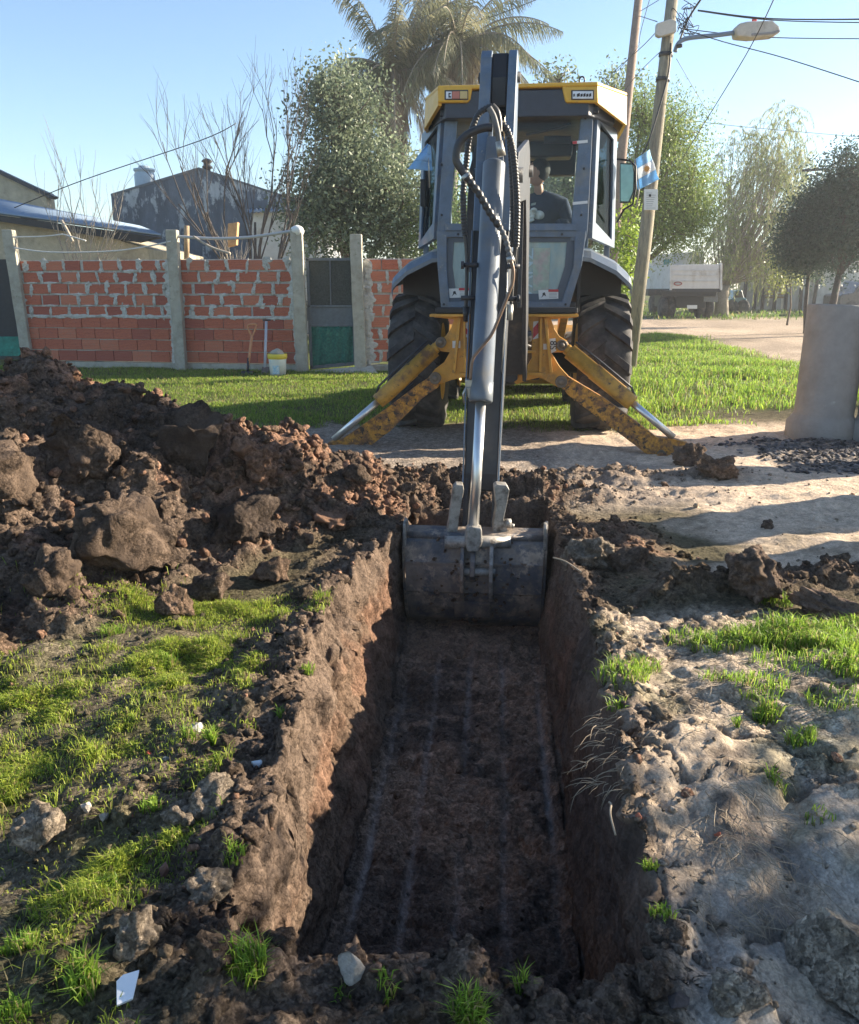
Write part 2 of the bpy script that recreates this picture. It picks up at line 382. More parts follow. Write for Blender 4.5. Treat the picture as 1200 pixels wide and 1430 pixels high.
# wall / floor features
xl = S                                                   # trench coordinate
fl = (A > .999)
gro = 0
for k in range(5): gro = gro + np.exp(-((xl - (-.34 + .17 * k) + .015 * perlin(Y * 1.3, Y * 0 + k)) / .015) ** 4) * (.6 + .8 * perlin(Y * 1.6 + k * 7, Y * 0 + .4).clip(-.6, .5))
gro = gro * fl * (.35 + .65 * ss(-.2, .15, perlin(Y * .9 + 3, np.round(xl / .17) * 7.7) + .3 * (np.abs(xl) < .25))) * (1 - ss(4.2, 4.6, Y)) * ss(1.9, 2.6, Y)
Z -= .022 * gro
Z += fl * (.010 * fbm(X * 9, Y * 30, o=4) + .012 * fbm(X * 3, Y * 3, o=3) + .03 * ss(4.1, 4.9, Y) * 0 + .035 * np.exp(-((np.abs(xl) - .42) / .05) ** 2))
Z += fl * .03 * np.abs(fbm(X * 14, Y * 14, o=3)) * np.exp(-((Y - 2.05) / .3) ** 2)
P3 = np.stack([X, Y2, Z], -1)
# normals by grid differences, displaced with 3D noise on the walls
dU = np.gradient(P3, axis=1); dV = np.gradient(P3, axis=0); N = np.cross(dU, dV); N /= np.linalg.norm(N, axis=-1, keepdims=True) + 1e-9
wallM = ((UA > 0) & (UA < 1) & (VA > 0) | (VA > 0) & (VA < 1) & (UA > 0)) & (FAR < 9)
wallM = wallM.astype(float)
sub = wallM > 0
dsp = np.zeros_like(Z); xs, ys, zs = P3[sub].T
left = (S[sub] < 0)
big_ = fbm(xs * 3, ys * 3, zs * 3, o=5) * .060 * np.where(left, 1.0, .6) + np.abs(fbm(xs * 7, ys * 7, zs * 9, o=4)) * .030 * np.where(left, 1, .5) * (1 - A[sub])
strat = fbm(xs * 4 + ys * 1.2, ys * 3.5, zs * 26, o=3) * .004 + fbm(xs * 18, ys * 18, zs * 13, o=3) * .012
pits = -np.clip(fbm(xs * 16 + 5, ys * 16, zs * 16, o=3) - .25, 0, 1) * .06 * np.where(left & (A[sub] < .6), 1, .25)
dsp[sub] = (big_ + strat + pits) * np.clip(np.minimum(A[sub] * 6, 1), .3, 1)
rs_ = (rough > .15) & (A < .02)
x3, y3, z3 = P3[rs_].T
dsp[rs_] += rough[rs_] * .045 * fbm(x3 * 9, y3 * 9, z3 * 9, o=4)
P3 = P3 + N * dsp[..., None]
# ---- colours by soil type, with shade painted on the right trench wall
def lin(*c): return np.array(c, float)
def mixc(C0, c, m): return C0 * (1 - m[..., None]) + c * m[..., None]
black = lin(.080, .060, .048); dark = lin(.145, .104, .078); brown = lin(.205, .138, .097); tosca = lin(.34, .20, .135)
silt = lin(.45, .36, .27); sand = lin(.58, .455, .34); soilg = lin(.10, .085, .05); greyd = lin(.34, .275, .22); road_c = lin(.42, .33, .25)
n1 = fbm(X * 1.3, Y2 * 1.3, o=5); n2 = fbm(X * 5 + 20, Y2 * 5, o=4); n3 = fbm(X * 20, Y2 * 20 + 9, o=3)
C0 = np.ones(X.shape + (3,)) * soilg
C0 = mixc(C0, greyd, ss(5.2, 5.8, Y2) * (1 - ss(8.9, 9.6, Y2 + .4 * n1)) * (X > -2.5))
C0 = mixc(C0, sand, np.clip(sandM * ss(-.5, .3, n1 + .45 * (X - 1.3)), 0, 1) * .9)
C0 = mixc(C0, sand, ss(6.5, 7.2, X - .05 * (Y2 - 10)) * ss(8, 9, Y2) * (Y2 < 40))
C0 = mixc(C0, sand, ss(3.0, 4.0, X) * ss(6, 7, Y2) * (1 - ss(9, 9.8, Y2 + .3 * n1)))
rdv = 1 + .25 * n1 + .2 * n2 * (FAR < 60) + .18 * fbm(X * .5 - Y2 * .1, Y2 * 2.2, o=3)
rd = np.clip(ss(24.5, 26, Y2 + .5 * n1) * (1 - ss(33, 35, Y2 - .1 * X)) + ss(6.6, 7.4, X + .3 * n1 - .03 * (Y2 - 16)) * ss(9, 12, Y2) * (1 - ss(25, 30, Y2)), 0, 1) * (FAR < 120)
C0 = mixc(C0, road_c * np.clip(rdv, .45, 1.5)[..., None], rd)
C0 = mixc(C0, lin(.20, .165, .12), lb * .6)
tufty = lb * np.clip(1 - rimM, 0, 1)
C0 = mixc(C0, lin(.15, .125, .085), lb * ss(-.3, .4, n1))
C0 = mixc(C0, lin(.075, .08, .03), lb * ss(0, .5, n2) * .6)
rbm = ss(.42, .6, X) * (1 - ss(3.35, 3.6, Y2)) 
C0 = mixc(C0, silt, rbm * (1 - A))
C0 = mixc(C0, lin(.44, .38, .315), rbm * ss(0, .5, n2 + (2 - Y2) * .6))
C0 = mixc(C0, black * 1.3, rbm * ss(-.2, .25, n2) * np.exp(-((X - .80) / .20) ** 2 - ((Y2 - 2.15) / .5) ** 2) * .85)
C0 = mixc(C0, dark * 1.1, rbm * (1 - A) * np.exp(-(dRim / .07) ** 2) * ss(-.4, .2, n3 + .3) * .8)
C0 = mixc(C0, lin(.17, .135, .10), rbm * (1 - A) * (1 - ss(.02, .10, np.abs(fbm(X * 2.1 + 7, Y2 * 2.1, o=4)))) * .6)
C0 = mixc(C0, dark, rbm * ss(.35, .6, n1 + .4 * n3) * .5)
C0 = mixc(C0, lin(.12, .13, .05), rbm * ss(.1, .5, fbm(X * 3 + 3, Y2 * 3, o=3)) * .35)
C0 = mixc(C0, brown * .8, (rightClod + .7 * rightRidge).clip(0, 1) * (1 - A))
C0 = mixc(C0, tosca * .6, rightClod * ss(-.1, .3, n2) * ss(3.3, 3.7, Y2))
C0 = mixc(C0, dark, np.clip(farSpoil + rightRidge * ss(.0, .4, n2 + .3), 0, 1) * .8)
C0 = mixc(C0, dark, rimM * (1 - rbm * .75) * (Y2 < 6))
C0 = mixc(C0, dark * .9, heap_m)
C0 = mixc(C0, black, heap_m * ss(-.15, .3, n1 + .4 * n2))
tm = heap_m * np.clip(ss(-.1, .35, n2 * .7 + n1 * .3 + .45 * np.exp(-((X + .9) / .55) ** 2 - ((Y2 - 5.0) / .6) ** 2) + .3 * np.exp(-((X + 2.3) / .5) ** 2 - ((Y2 - 5.1) / .25) ** 2) - .15), 0, 1)
C0 = mixc(C0, tosca * .75, tm)
# pebbly dark gravel by the pipes
grv = ss(2.7, 3.2, X + .3 * n2) * ss(6.6, 7.0, Y2 + .2 * n1) * (1 - ss(8.0, 8.4, Y2))
C0 = mixc(C0, lin(.09, .085, .085), grv * (.5 + .5 * ss(-.2, .2, n3)))
# trench walls
Zr = P3[..., 2]
wl = (A > 0)
dep = -Zr
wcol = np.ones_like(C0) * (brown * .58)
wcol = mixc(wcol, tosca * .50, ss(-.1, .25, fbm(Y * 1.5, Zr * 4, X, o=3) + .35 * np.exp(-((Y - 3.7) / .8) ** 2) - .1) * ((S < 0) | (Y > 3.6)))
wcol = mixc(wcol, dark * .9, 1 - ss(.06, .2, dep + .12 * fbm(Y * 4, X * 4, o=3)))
wcol = mixc(wcol, black * 1.1, ((S > 0) & (Y < 3.4)) * ss(-.3, .2, fbm(Y * 2, Zr * 3, o=3) + .2))  # near part of the right wall painted darker to stand for its shade
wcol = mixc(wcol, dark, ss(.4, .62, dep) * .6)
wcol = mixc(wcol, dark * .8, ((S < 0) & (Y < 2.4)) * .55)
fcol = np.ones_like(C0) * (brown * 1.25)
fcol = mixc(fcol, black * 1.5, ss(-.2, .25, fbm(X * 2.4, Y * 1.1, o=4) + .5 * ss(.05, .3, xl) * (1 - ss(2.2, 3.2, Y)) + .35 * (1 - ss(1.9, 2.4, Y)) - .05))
fcol = mixc(fcol, brown * 1.6, ss(0, .4, fbm(X * 5, Y * 14, o=3)) * ss(2.6, 3.4, Y) * .6)
fcol = mixc(fcol, lin(.24, .205, .185), np.clip(gro * 1.1, 0, 1) * .85)
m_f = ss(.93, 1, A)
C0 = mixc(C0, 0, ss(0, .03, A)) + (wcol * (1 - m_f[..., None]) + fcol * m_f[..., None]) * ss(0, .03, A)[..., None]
C0 *= (1 + .28 * n3 * (FAR < 12))[..., None]; C0 = np.clip(C0, .008, .9)
# lawn colour (soil under grass)
lawn = ss(8.9, 9.4, Y2 + .35 * n1 - .1 * np.abs(X + 1) * 0) * (1 - rd) * (1 - ss(2.8, 3.6, X) * (1 - ss(9.4, 10.0, Y2 - .15 * X)))
C0 = mixc(C0, lin(.10, .12, .035), lawn * (FAR < 200) * np.clip(1 - .8 * ss(.15, .4, n2 + .3 * n1), 0, 1))
nu, nv_ = X.shape[1], X.shape[0]
idx = np.arange(nu * nv_).reshape(nv_, nu)
Fq = np.stack([idx[:-1, :-1], idx[:-1, 1:], idx[1:, 1:], idx[1:, :-1]], -1).reshape(-1, 4)
GP = P3.reshape(-1, 3); GC = C0.reshape(-1, 3)
gmat = attr_mat('soil', .97, 0, .8, 60, .3, 130, .12, True)
crumbA = np.ones(X.shape)
crumbA -= .62 * rbm * (1 - A) * ss(-.25, .15, n2_ + .35 * (2.1 - Y2).clip(-1, 1)) + .55 * sandM + .6 * np.clip(gro, 0, 1)
crumbA -= .35 * wl * (1 - fl)
GC4 = np.concatenate([GC, np.clip(crumbA, .08, 1).reshape(-1, 1)], 1)
ground = fast('ground', GP, Fq, gmat, None, True, GC4); tag(ground, kind='structure')
area = np.zeros(X.shape); area[:-1, :-1] = np.linalg.norm(np.cross(P3[:-1, 1:] - P3[:-1, :-1], P3[1:, :-1] - P3[:-1, :-1]), axis=-1); area = area.ravel()
GXf, GYf = GP[:, 0], GP[:, 1]
near_i = np.where((np.abs(GXf) < 9) & (GYf > 1) & (GYf < 18) & (A.ravel() < .01))[0]
def gz(x, y):
    c = GP[near_i]; d = (c[:, 0] - x) ** 2 + (c[:, 1] - y) ** 2; return float(c[np.argmin(d), 2])
# spacing of cells for jitter
sx = np.abs(np.gradient(X, axis=1)).ravel(); sy = np.abs(np.gradient(Y2, axis=0)).ravel()
def sample(dens, n):
    w = dens.ravel() * area; w = np.where(np.isfinite(w), w, 0); p = w / w.sum(); i = rng.choice(len(p), n, p=p); q = GP[i].copy()
    q[:, 0] += rng.uniform(-.5, .5, n) * sx[i]; q[:, 1] += rng.uniform(-.5, .5, n) * sy[i]; return q, i
inview = (np.abs(X) < .56 * Y2 + .25)

# ---- loose clods (uncountable)
kinds2 = [rock(2, k, .30, 1.6, 8) for k in range(10)]; kinds3 = [rock(3, 50 + k, .5, 1.7, 4) for k in range(8)]; kinds1 = [rock(1, 90 + k, .5, 1.6, 3) for k in range(6)]
cm = attr_mat('clods', .97, 0, .9, 70, .3, 160, .1, True)
flat_top = (A < .01) | (A > .999)
dens = inview * (heap_m * 1.0 * (Y2 < 6.1) + 1.2 * rimM * (A < .01) + .9 * rightRidge + .8 * farSpoil + 1.2 * rightClod + .05 * (A > .999) + .25 * lb + .10 * rb * (Y2 < 3.2) + .05) * (FAR < 7.5) * (UA * (1 - UA) == 0) * (VA * (1 - VA) == 0)
q, i = sample(dens, 13000); s = .0035 + .014 * rng.power(.4, len(q))
s = np.where(rng.random(len(q)) < .05, s * 1.8, s)
c = GC[i] * rng.uniform(.55, 1.15, (len(q), 1)); red = (rng.random(len(q)) < .22 * tm.ravel()[i] + .04)
c[red] = tosca * rng.uniform(.6, 1.2, (red.sum(), 1))
q[:, 2] += s * .25
o = scatter('loose_soil_crumbs', cm, q, s, np.clip(c, .01, .6), kinds1 + kinds2[:4], .8); tag(o, 'loose dark and reddish soil crumbs strewn over the heap and the trench rim', 'soil', kind='stuff')
# reddish lumps on the heap's right shoulder
dens = inview * heap_m * (np.exp(-((X + .85) / .5) ** 2 - ((Y2 - 4.95) / .5) ** 2) * 1.4 + 1.0 * np.exp(-((X + 2.35) / .45) ** 2 - ((Y2 - 5.0) / .18) ** 2) + .5 * np.exp(-((X + 1.7) / .6) ** 2 - ((Y2 - 5.1) / .25) ** 2) + .18)
q, i = sample(dens, 900); s = .009 + .036 * rng.power(.6, len(q)); q[:, 2] += s * .35
c = tosca * rng.uniform(.4, .95, (len(q), 1)); dk = rng.random(len(q)) < .42; c[dk] = brown * rng.uniform(.35, .95, (dk.sum(), 1))
o = scatter('broken_subsoil', cm, q, s, c, kinds2, .85); tag(o, 'reddish broken subsoil lumps spilled down the right shoulder of the heap', 'soil', kind='stuff')
q, i = sample(inview * (rimM * (A < .01) + .8 * heap_m * (Y2 < 5.3) + .8 * rightRidge + rightClod + .4 * farSpoil) * (FAR < 7.5), 380); s = rng.uniform(.016, .042, len(q)); q[:, 2] += s * .1
c = np.clip(GC[i] * rng.uniform(.6, 1.1, (len(q), 1)), .015, .5)
o = scatter('crumbled_dark_soil', cm, q, s, c, kinds3[:6], .8); tag(o, 'fist sized crumbly dark soil pieces along the trench edge and heap foot', 'soil', kind='stuff')
# crushed dark rubble by the pipes
q, i = sample(grv * inview + 0.0, 1700); s = rng.uniform(.01, .032, len(q)); q[:, 2] += s * .2
c = np.ones((len(q), 3)) * lin(.17, .16, .16) * rng.uniform(.3, 1.7, (len(q), 1))
o = scatter('crushed_rubble', cm, q, s, c, kinds1 + kinds2[:3], .5); tag(o, 'dark grey crushed rubble spread in front of the concrete pipes', 'rubble', kind='stuff')

# ---- individual clods and stones
def clod(name, x, y, sc, seed, colr, label, cat, rz=0, squash=1.0, amp=.35, sub=4, facet=4, sink=.3, group=None, zz=None, freq=1.3):
    V, F = rock(sub, seed, amp, freq, facet); V = V * np.array(sc)
    ca, sa = math.cos(rz), math.sin(rz); V = V @ np.array([[ca, sa, 0], [-sa, ca, 0], [0, 0, 1]])
    n = fbm(V[:, 0] * 9, V[:, 1] * 9, V[:, 2] * 9, 5)
    nn = V / (np.linalg.norm(V, axis=1)[:, None] + 1e-6)
    ms = min(sc); q1 = .5 / ms ** .7; V += nn * ((fbm(V[:, 0] * q1 * 2 + seed, V[:, 1] * q1 * 2, V[:, 2] * q1 * 2, 5) * ((.17 if max(sc) < .12 else .26) if cat == 'soil clod' else .16) + ((.16 if max(sc) < .12 else .24) if cat == 'soil clod' else .12) * np.abs(fbm(V[:, 0] * q1 * 6, V[:, 1] * q1 * 6 + seed, V[:, 2] * q1 * 6, 4))) * ms)[:, None]
    z = gz(x, y) if zz is None else zz
    base = np.array((x, y, z + sc[2] * (1 - 2 * sink)))
    C_ = np.array(colr)[None] * (1 + .5 * n[:, None]); 
    o = fast(name, V + base, F, attr_mat('clods') if cat in ('soil clod', 'boulder') else attr_mat('stone_surface', .9, 0, 1.0, 30, .35, 40, .25), None, True, np.concatenate([np.clip(C_ * (1.35 if cat != 'soil clod' else 1.0), .01, .7), np.clip(.80 + 1.3 * fbm(V[:, 0] * 5 + seed, V[:, 1] * 5, V[:, 2] * 5, 3), .1, 1)[:, None] if max(sc) > .12 else np.ones((len(V), 1))], 1), loc=(x, y, z))
    tag(o, label, cat, group); return o
tsl = .3; K = tuple(black * 1.2); DK = tuple(dark); BR = tuple(brown); TS = tuple(tosca); SL = tuple(silt)
sb = lambda *a, **k: clod('soil_clod', *a, **k)
def pc(px, py, Y_): v = at(px, py, Y_); return v.x, v.y
big_list = [
 (-1.42, 3.95, (.26, .20, .22), 3, DK, 'largest dark soil block halfway up the front of the heap', .3),
 (-1.02, 4.35, (.17, .15, .17), 4, K, 'smooth sliced dark clay slab below the reddish lumps', -.4),
 (-1.30, 4.55, (.24, .10, .22), 5, K, 'flat faced grey black slab standing in the middle of the heap', .2),
 (-2.18, 3.95, (.32, .24, .27), 6, DK, 'big smooth rounded slab at the left edge of the photo', .1),
 (-1.62, 3.45, (.14, .12, .15), 7, DK, 'crumbly brown lump at the left foot of the heap', .8),
 (-1.75, 3.15, (.10, .08, .075), 8, BR, 'low brown lump beside the grass at the far left', .0),
 (-1.10, 3.52, (.065, .06, .085), 9, BR, 'small upright brown clod in front of the heap', .6),
 (-1.02, 3.78, (.10, .09, .10), 10, DK, 'dark clod between the big block and the trench bank', 1.2),
 (-.78, 4.05, (.14, .10, .11), 11, BR, 'brown clod on the slope above the trench bank', .4),
 (-.95, 4.75, (.16, .13, .13), 12, TS, 'reddish clod on the right shoulder of the heap', .9),
 (-.55, 4.75, (.12, .10, .09), 14, tuple(tosca * .7), 'reddish brown clod near the trench corner', .2),
 (-1.75, 4.3, (.2, .15, .14), 15, DK, 'broad dark clod behind the smooth slab', .5),
 (-2.3, 5.0, (.07, .06, .08), 16, TS, 'pointed reddish clod on the very top of the heap', .5),
 (-.45, 5.25, (.1, .09, .08), 17, DK, 'dark clod on the tail of the heap beside the digging bucket', .5),
]
for x, y, sc, sd_, cc, lb_, rz in big_list: sb(x, y, tuple(v * (1.22 if max(sc) > .15 else 1.05) for v in sc), sd_, tuple(c_ * .66 for c_ in cc) if max(sc) > .12 else tuple(c_ * .85 for c_ in cc), lb_, 'soil clod', rz, sink=.32, amp=.28 if max(sc) > .2 else .4, sub=5 if max(sc) > .12 else 4, facet=13 if max(sc) > .1 else 7)
stones = [
 ('stone', 1380, 'near', (490, 1352, 1.56), (.042, .035, .050), 21, (.26, .235, .205), 'upright pale grey stone set in the near lip of the trench', 'stone', 4),
 ('stone', 0, '', (1190, 1335, 1.62), (.17, .19, .13), 22, (.27, .22, .165), 'large pale broken concrete boulder at the lower right corner', 'boulder', 6),
 ('soil_clod', 0, '', (55, 1158, 2.05), (.055, .05, .055), 23, tuple(silt * .7), 'round pale clod alone in the grass at the left edge', 'soil clod', 3),
 ('soil_clod', 0, '', (300, 1115, 2.1), (.07, .06, .04), 24, tuple(silt * .55), 'cracked grey clod on the left bank beside the trench rim', 'soil clod', 3),
 ('soil_clod', 0, '', (190, 1290, 1.70), (.036, .04, .05), 25, tuple(silt * .62), 'tall pale clod with hanging roots on the left bank', 'soil clod', 3),
 ('soil_clod', 0, '', (290, 1240, 1.8), (.05, .045, .04), 26, tuple(silt * .6), 'crumbly pale clod at the left rim of the trench', 'soil clod', 3),
 ('soil_clod', 0, '', (255, 1140, 2.1), (.05, .045, .03), 27, tuple(silt * .5), 'low clod between two grass tufts on the left bank', 'soil clod', 3),
 ('brick_fragment', 0, '', (170, 1140, 2.12), (.033, .03, .016), 28, (.22, .085, .05), 'flat reddish brick fragment among the small stones on the left', 'brick fragment', 5),
 ('stone', 0, '', (122, 1130, 2.12), (.022, .02, .026), 29, (.33, .29, .25), 'small pale stone standing left of the brick fragment', 'stone', 4),
 ('stone', 0, '', (145, 1142, 2.1), (.024, .02, .022), 30, (.28, .25, .22), 'small grey stone touching the brick fragment', 'stone', 4),
 ('stone', 0, '', (275, 1015, 2.65), (.038, .03, .02), 31, (.35, .34, .33), 'light grey stone on dark soil left of the yellow grass tuft', 'stone', 4),
 ('stone', 0, '', (232, 1058, 2.45), (.018, .016, .01), 32, (.25, .26, .25), 'little flat grey pebble in the lit grass', 'stone', 4),
 ('brick_fragment', 0, '', (207, 1052, 2.47), (.016, .014, .01), 33, (.3, .07, .04), 'tiny red brick chip in the lit grass', 'brick fragment', 4),
 ('brick_fragment', 0, '', (228, 1218, 1.85), (.02, .016, .03), 34, (.16, .085, .065), 'reddish shard standing on the left bank', 'brick fragment', 5),
 ('broken_shard', 0, '', (945, 1395, 1.42), (.03, .045, .022), 35, (.07, .055, .05), 'dark flat broken piece lying near the bottom on the right bank', 'shard', 6),
 ('soil_clod', 0, '', (1030, 1385, 1.46), (.05, .04, .035), 36, tuple(silt * .8), 'grey rounded lump right of the dark shard', 'soil clod', 3),
 ('soil_clod', 0, '', (1040, 752+15, 4.2), (.0, .0, .0), 37, DK, '', '', 3),
 ('soil_clod', 0, '', (1052, 815, 3.95), (.16, .09, .10), 38, DK, 'dark clod on the sand ridge right of the trench', 'soil clod', 3),
 ('soil_clod', 0, '', (1150, 850, 3.62), (.14, .07, .06), 39, DK, 'dark clod at the right end of the ridge above the green grass', 'soil clod', 3),
 ('soil_clod', 0, '', (825, 775, 4.45), (.12, .09, .08), 40, tuple(silt * .5), 'pale brown clod at the far right corner of the trench', 'soil clod', 3),
 ('soil_clod', 0, '', (880, 775, 4.5), (.09, .06, .07), 41, DK, 'dark clod just right of the pale clod at the trench corner', 'soil clod', 3),
 ('soil_clod', 0, '', (1072, 733, 4.9), (.04, .03, .03), 42, DK, 'small dark clod alone on the smooth sand', 'soil clod', 3),
 ('soil_clod', 0, '', (960, 640, 7.05), (.16, .10, .10), 43, DK, 'dark clod against the right stabiliser pad', 'soil clod', 3),
 ('soil_clod', 0, '', (1000, 650, 6.9), (.12, .09, .09), 44, BR, 'brown clod on the sand right of the stabiliser pad', 'soil clod', 3),
 ('brick_fragment', 0, '', (245, 1160, 2.05), (.05, .02, .012), 45, (.13, .09, .07), 'long bark like brown piece lying on the left bank', 'fragment', 4),
 ('stone', 0, '', (893, 1140, 2.05), (.016, .014, .014), 46, (.3, .11, .07), 'small orange stone on the right rim of the trench', 'stone', 3),
 ('stone', 0, '', (1003, 1155, 2.0), (.014, .012, .01), 47, (.3, .09, .05), 'red chip in the middle of the right bank', 'stone', 3),
]
for nm, _a, _b, (px, py, yy), sc, sd_, cc, lb_, ct, fc in stones:
    if not lb_: continue
    x = at(px, py, yy).x; y = yy
    z = gz(x, y)
    # follow the sight line to the ground height
    for _ in range(3):
        d = at(px, py, 1.0) - Vector((0, 0, CAMH)); t = (z + sc[2] * .5 - CAMH) / d.z; x, y = d.x * t, d.y * t; z = gz(x, y)
    clod(nm, x, y, sc, sd_, cc, lb_, ct, rz=sd_ * .7, amp=.5 if nm == 'soil_clod' else .12, facet=0 if nm == 'soil_clod' else fc + 12, sink=.3 if sc[0] < .1 else .22, sub=5 if sc[0] > .1 else 4)
def hit(px, py, dz=0):
    d = at(px, py, 1.0) - Vector((0, 0, CAMH)); z = 0
    for _ in range(4): t = (z + dz - CAMH) / d.z; x, y = d.x * t, d.y * t; z = gz(x, y)
    return x, y, z
# white broken tile
x, y, z = hit(177, 1392)
mb = MB(); Rt = Matrix.Rotation(.5, 3, 'Z') @ Matrix.Rotation(.35, 3, 'X')
pts = [(-.022, -.028, 0), (.008, -.026, 0), (.030, .024, 0), (.0, .026, 0), (-.014, .018, 0)]
mb.prism([Vector((x, y, z + .018)) + Rt @ Vector(p) for p in pts], Rt @ Vector((0, 0, .007)))
o = mb.build('tile_shard', mat('white_tile', (.75, .76, .78), .25, var=.06, bump=0), bevel=.001, loc=(x, y, z)); tag(o, 'white broken tile shard near the bottom left', 'tile shard')
# white plastic scrap
x, y, z = hit(360, 1072); V, F = rock(2, 77, .5, 1.5, 3)
o = fast('plastic_scrap', V * np.array((.02, .012, .016)) + np.array((x, y, z + .01)), F, mat('white_plastic', (.6, .66, .7), .4, var=.1, bump=0), loc=(x, y, z)); tag(o, 'crumpled white plastic scrap on the left rim of the trench', 'litter')

# ---- grass
grm = attr_mat('grass_blades', .5, .55, 0, var=0, spec=.3)
def grass(name, q, h, w, lean, cbase, ctip, label, up=0.0, cat='grass'):
    n = len(q); az = rng.uniform(0, 2 * np.pi, n); fa = rng.uniform(0, 2 * np.pi, n)
    d = np.stack([np.cos(az), np.sin(az), np.zeros(n)], 1); sd2 = np.stack([np.cos(fa), np.sin(fa), np.zeros(n)], 1)
    le = lean * rng.uniform(.2, 1.3, n) * h; hh_ = h * rng.uniform(.55, 1.15, n)
    p0 = q - [0, 0, .004]; p1 = q + d * (le * .3)[:, None] + np.stack([0 * h, 0 * h, hh_ * .6], 1); p2 = q + d * le[:, None] + np.stack([0 * h, 0 * h, hh_ * (1 - .35 * np.clip(lean, 0, 1))], 1)
    ww = (w / 2)[:, None] * sd2
    V = np.stack([p0 - ww, p0 + ww, p1 - ww * .8, p1 + ww * .8, p2], 1).reshape(-1, 3)
    F = (np.array([[0, 1, 3], [0, 3, 2], [2, 3, 4]])[None] + (np.arange(n) * 5)[:, None, None]).reshape(-1, 3)
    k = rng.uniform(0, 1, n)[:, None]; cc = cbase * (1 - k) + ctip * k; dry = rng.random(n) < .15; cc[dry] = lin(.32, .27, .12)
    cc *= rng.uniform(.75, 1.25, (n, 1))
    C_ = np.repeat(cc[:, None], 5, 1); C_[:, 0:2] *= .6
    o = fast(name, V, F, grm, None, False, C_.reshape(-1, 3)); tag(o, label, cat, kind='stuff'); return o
g1 = lin(.10, .20, .03); g2 = lin(.30, .44, .055); g3 = lin(.05, .12, .025)
Xf = X; patch = ss(.0, .35, fbm(X * 2.3 + 4, Y2 * 2.3, o=4) + .15)
leftG = lb * (1 - ss(-.80, -.55, X + .14 * n2) * 1) * (1 - ss(2.9, 3.25, Y2 - .25 * (X + 1.2))) * (.06 + ss(-.22, .12, fbm(X * 2.9 + 4, Y2 * 2.9, o=5))) * (1 - .75 * (Y2 < 2.05) * (1 - ss(.2, .5, fbm(X * 4, Y2 * 4, o=2)))) * inview
lg2 = np.exp(-((X + 1.0) / .35) ** 2 - ((Y2 - (3.55)) / .12) ** 2) * .9
q, i = sample(leftG + lg2 * inview * (A < .01), 46000); n = len(q)
clump = .5 + perlin(q[:, 0] * 9, q[:, 1] * 9); h = .010 + .050 * np.clip(clump, 0, 1) ** 1.6
grass('bank_grass', q, h, np.full(n, .0032), np.full(n, .9), lin(.15, .25, .035), lin(.52, .58, .09), 'short bright green grass patches on the left bank of the trench')
# hand-placed tufts (px, py, count, height, radius)
tufts = [(655, 1395, 190, .065, .03), (295, 1040, 70, .07, .014), (265, 1030, 30, .05, .02), (345, 1360, 150, .07, .04), (118, 1385, 120, .08, .03), (80, 1250, 70, .045, .025), (150, 1245, 80, .05, .03),
 (870, 940, 160, .07, .09), (900, 935, 90, .06, .06), (1060, 960, 180, .05, .1), (1070, 1010, 120, .07, .04), (1120, 1030, 90, .06, .05), (1000, 950, 60, .04, .06), (1085, 1090, 40, .05, .03), (1010, 900, 300, .06, .12),
 (1060, 895, 500, .08, .12), (1110, 900, 700, .09, .14), (1160, 905, 700, .09, .14), (1190, 930, 300, .07, .1), (960, 895, 120, .05, .1), (1075, 830, 220, .07, .1), (1190, 885, 300, .07, .1), (1100, 930, 160, .05, .14), (1170, 980, 120, .05, .1),
 (120, 640, 90, .06, .06), (185, 660, 70, .06, .05), (150, 820, 90, .06, .05), (390, 1000, 25, .04, .012), (430, 935, 40, .04, .03), (325, 1180, 50, .04, .03), (540, 1372, 30, .04, .02), (925, 1280, 60, .03, .03), (910, 1215, 70, .03, .02),
 (728, 1385, 35, .055, .012), (30, 1330, 90, .05, .04), (210, 1130, 60, .04, .03), (20, 1420, 60, .05, .03), (230, 925, 90, .05, .05), (1140, 1140, 30, .03, .05), (1030, 1015, 22, .05, .008), (860, 990, 40, .04, .03), (480, 1395, 20, .03, .02)]
Q = []; Hh = []
for px, py, cnt, hgt, rad in tufts:
    x, y, z = hit(px, py)
    for _ in range(int(cnt * 1.3)):
        a = rng.uniform(0, 6.28); r = rad * math.sqrt(rng.random()) ; Q.append((x + r * math.cos(a), y + r * math.sin(a) * .8, z)); Hh.append(hgt)
Q = np.array(Q); Hh = np.array(Hh)
ci = near_i[(GYf[near_i] < 7)]; CG = GP[ci]
for a in range(0, len(Q), 400):
    d = (CG[None, ::2, 0] - Q[a:a + 400, 0, None]) ** 2 + (CG[None, ::2, 1] - Q[a:a + 400, 1, None]) ** 2; Q[a:a + 400, 2] = CG[::2][d.argmin(1), 2]
grass('grass_tufts', Q, Hh, np.full(len(Q), .0036), np.full(len(Q), .7), lin(.14, .27, .035), lin(.36, .50, .07), 'scattered bright grass tufts around the trench')
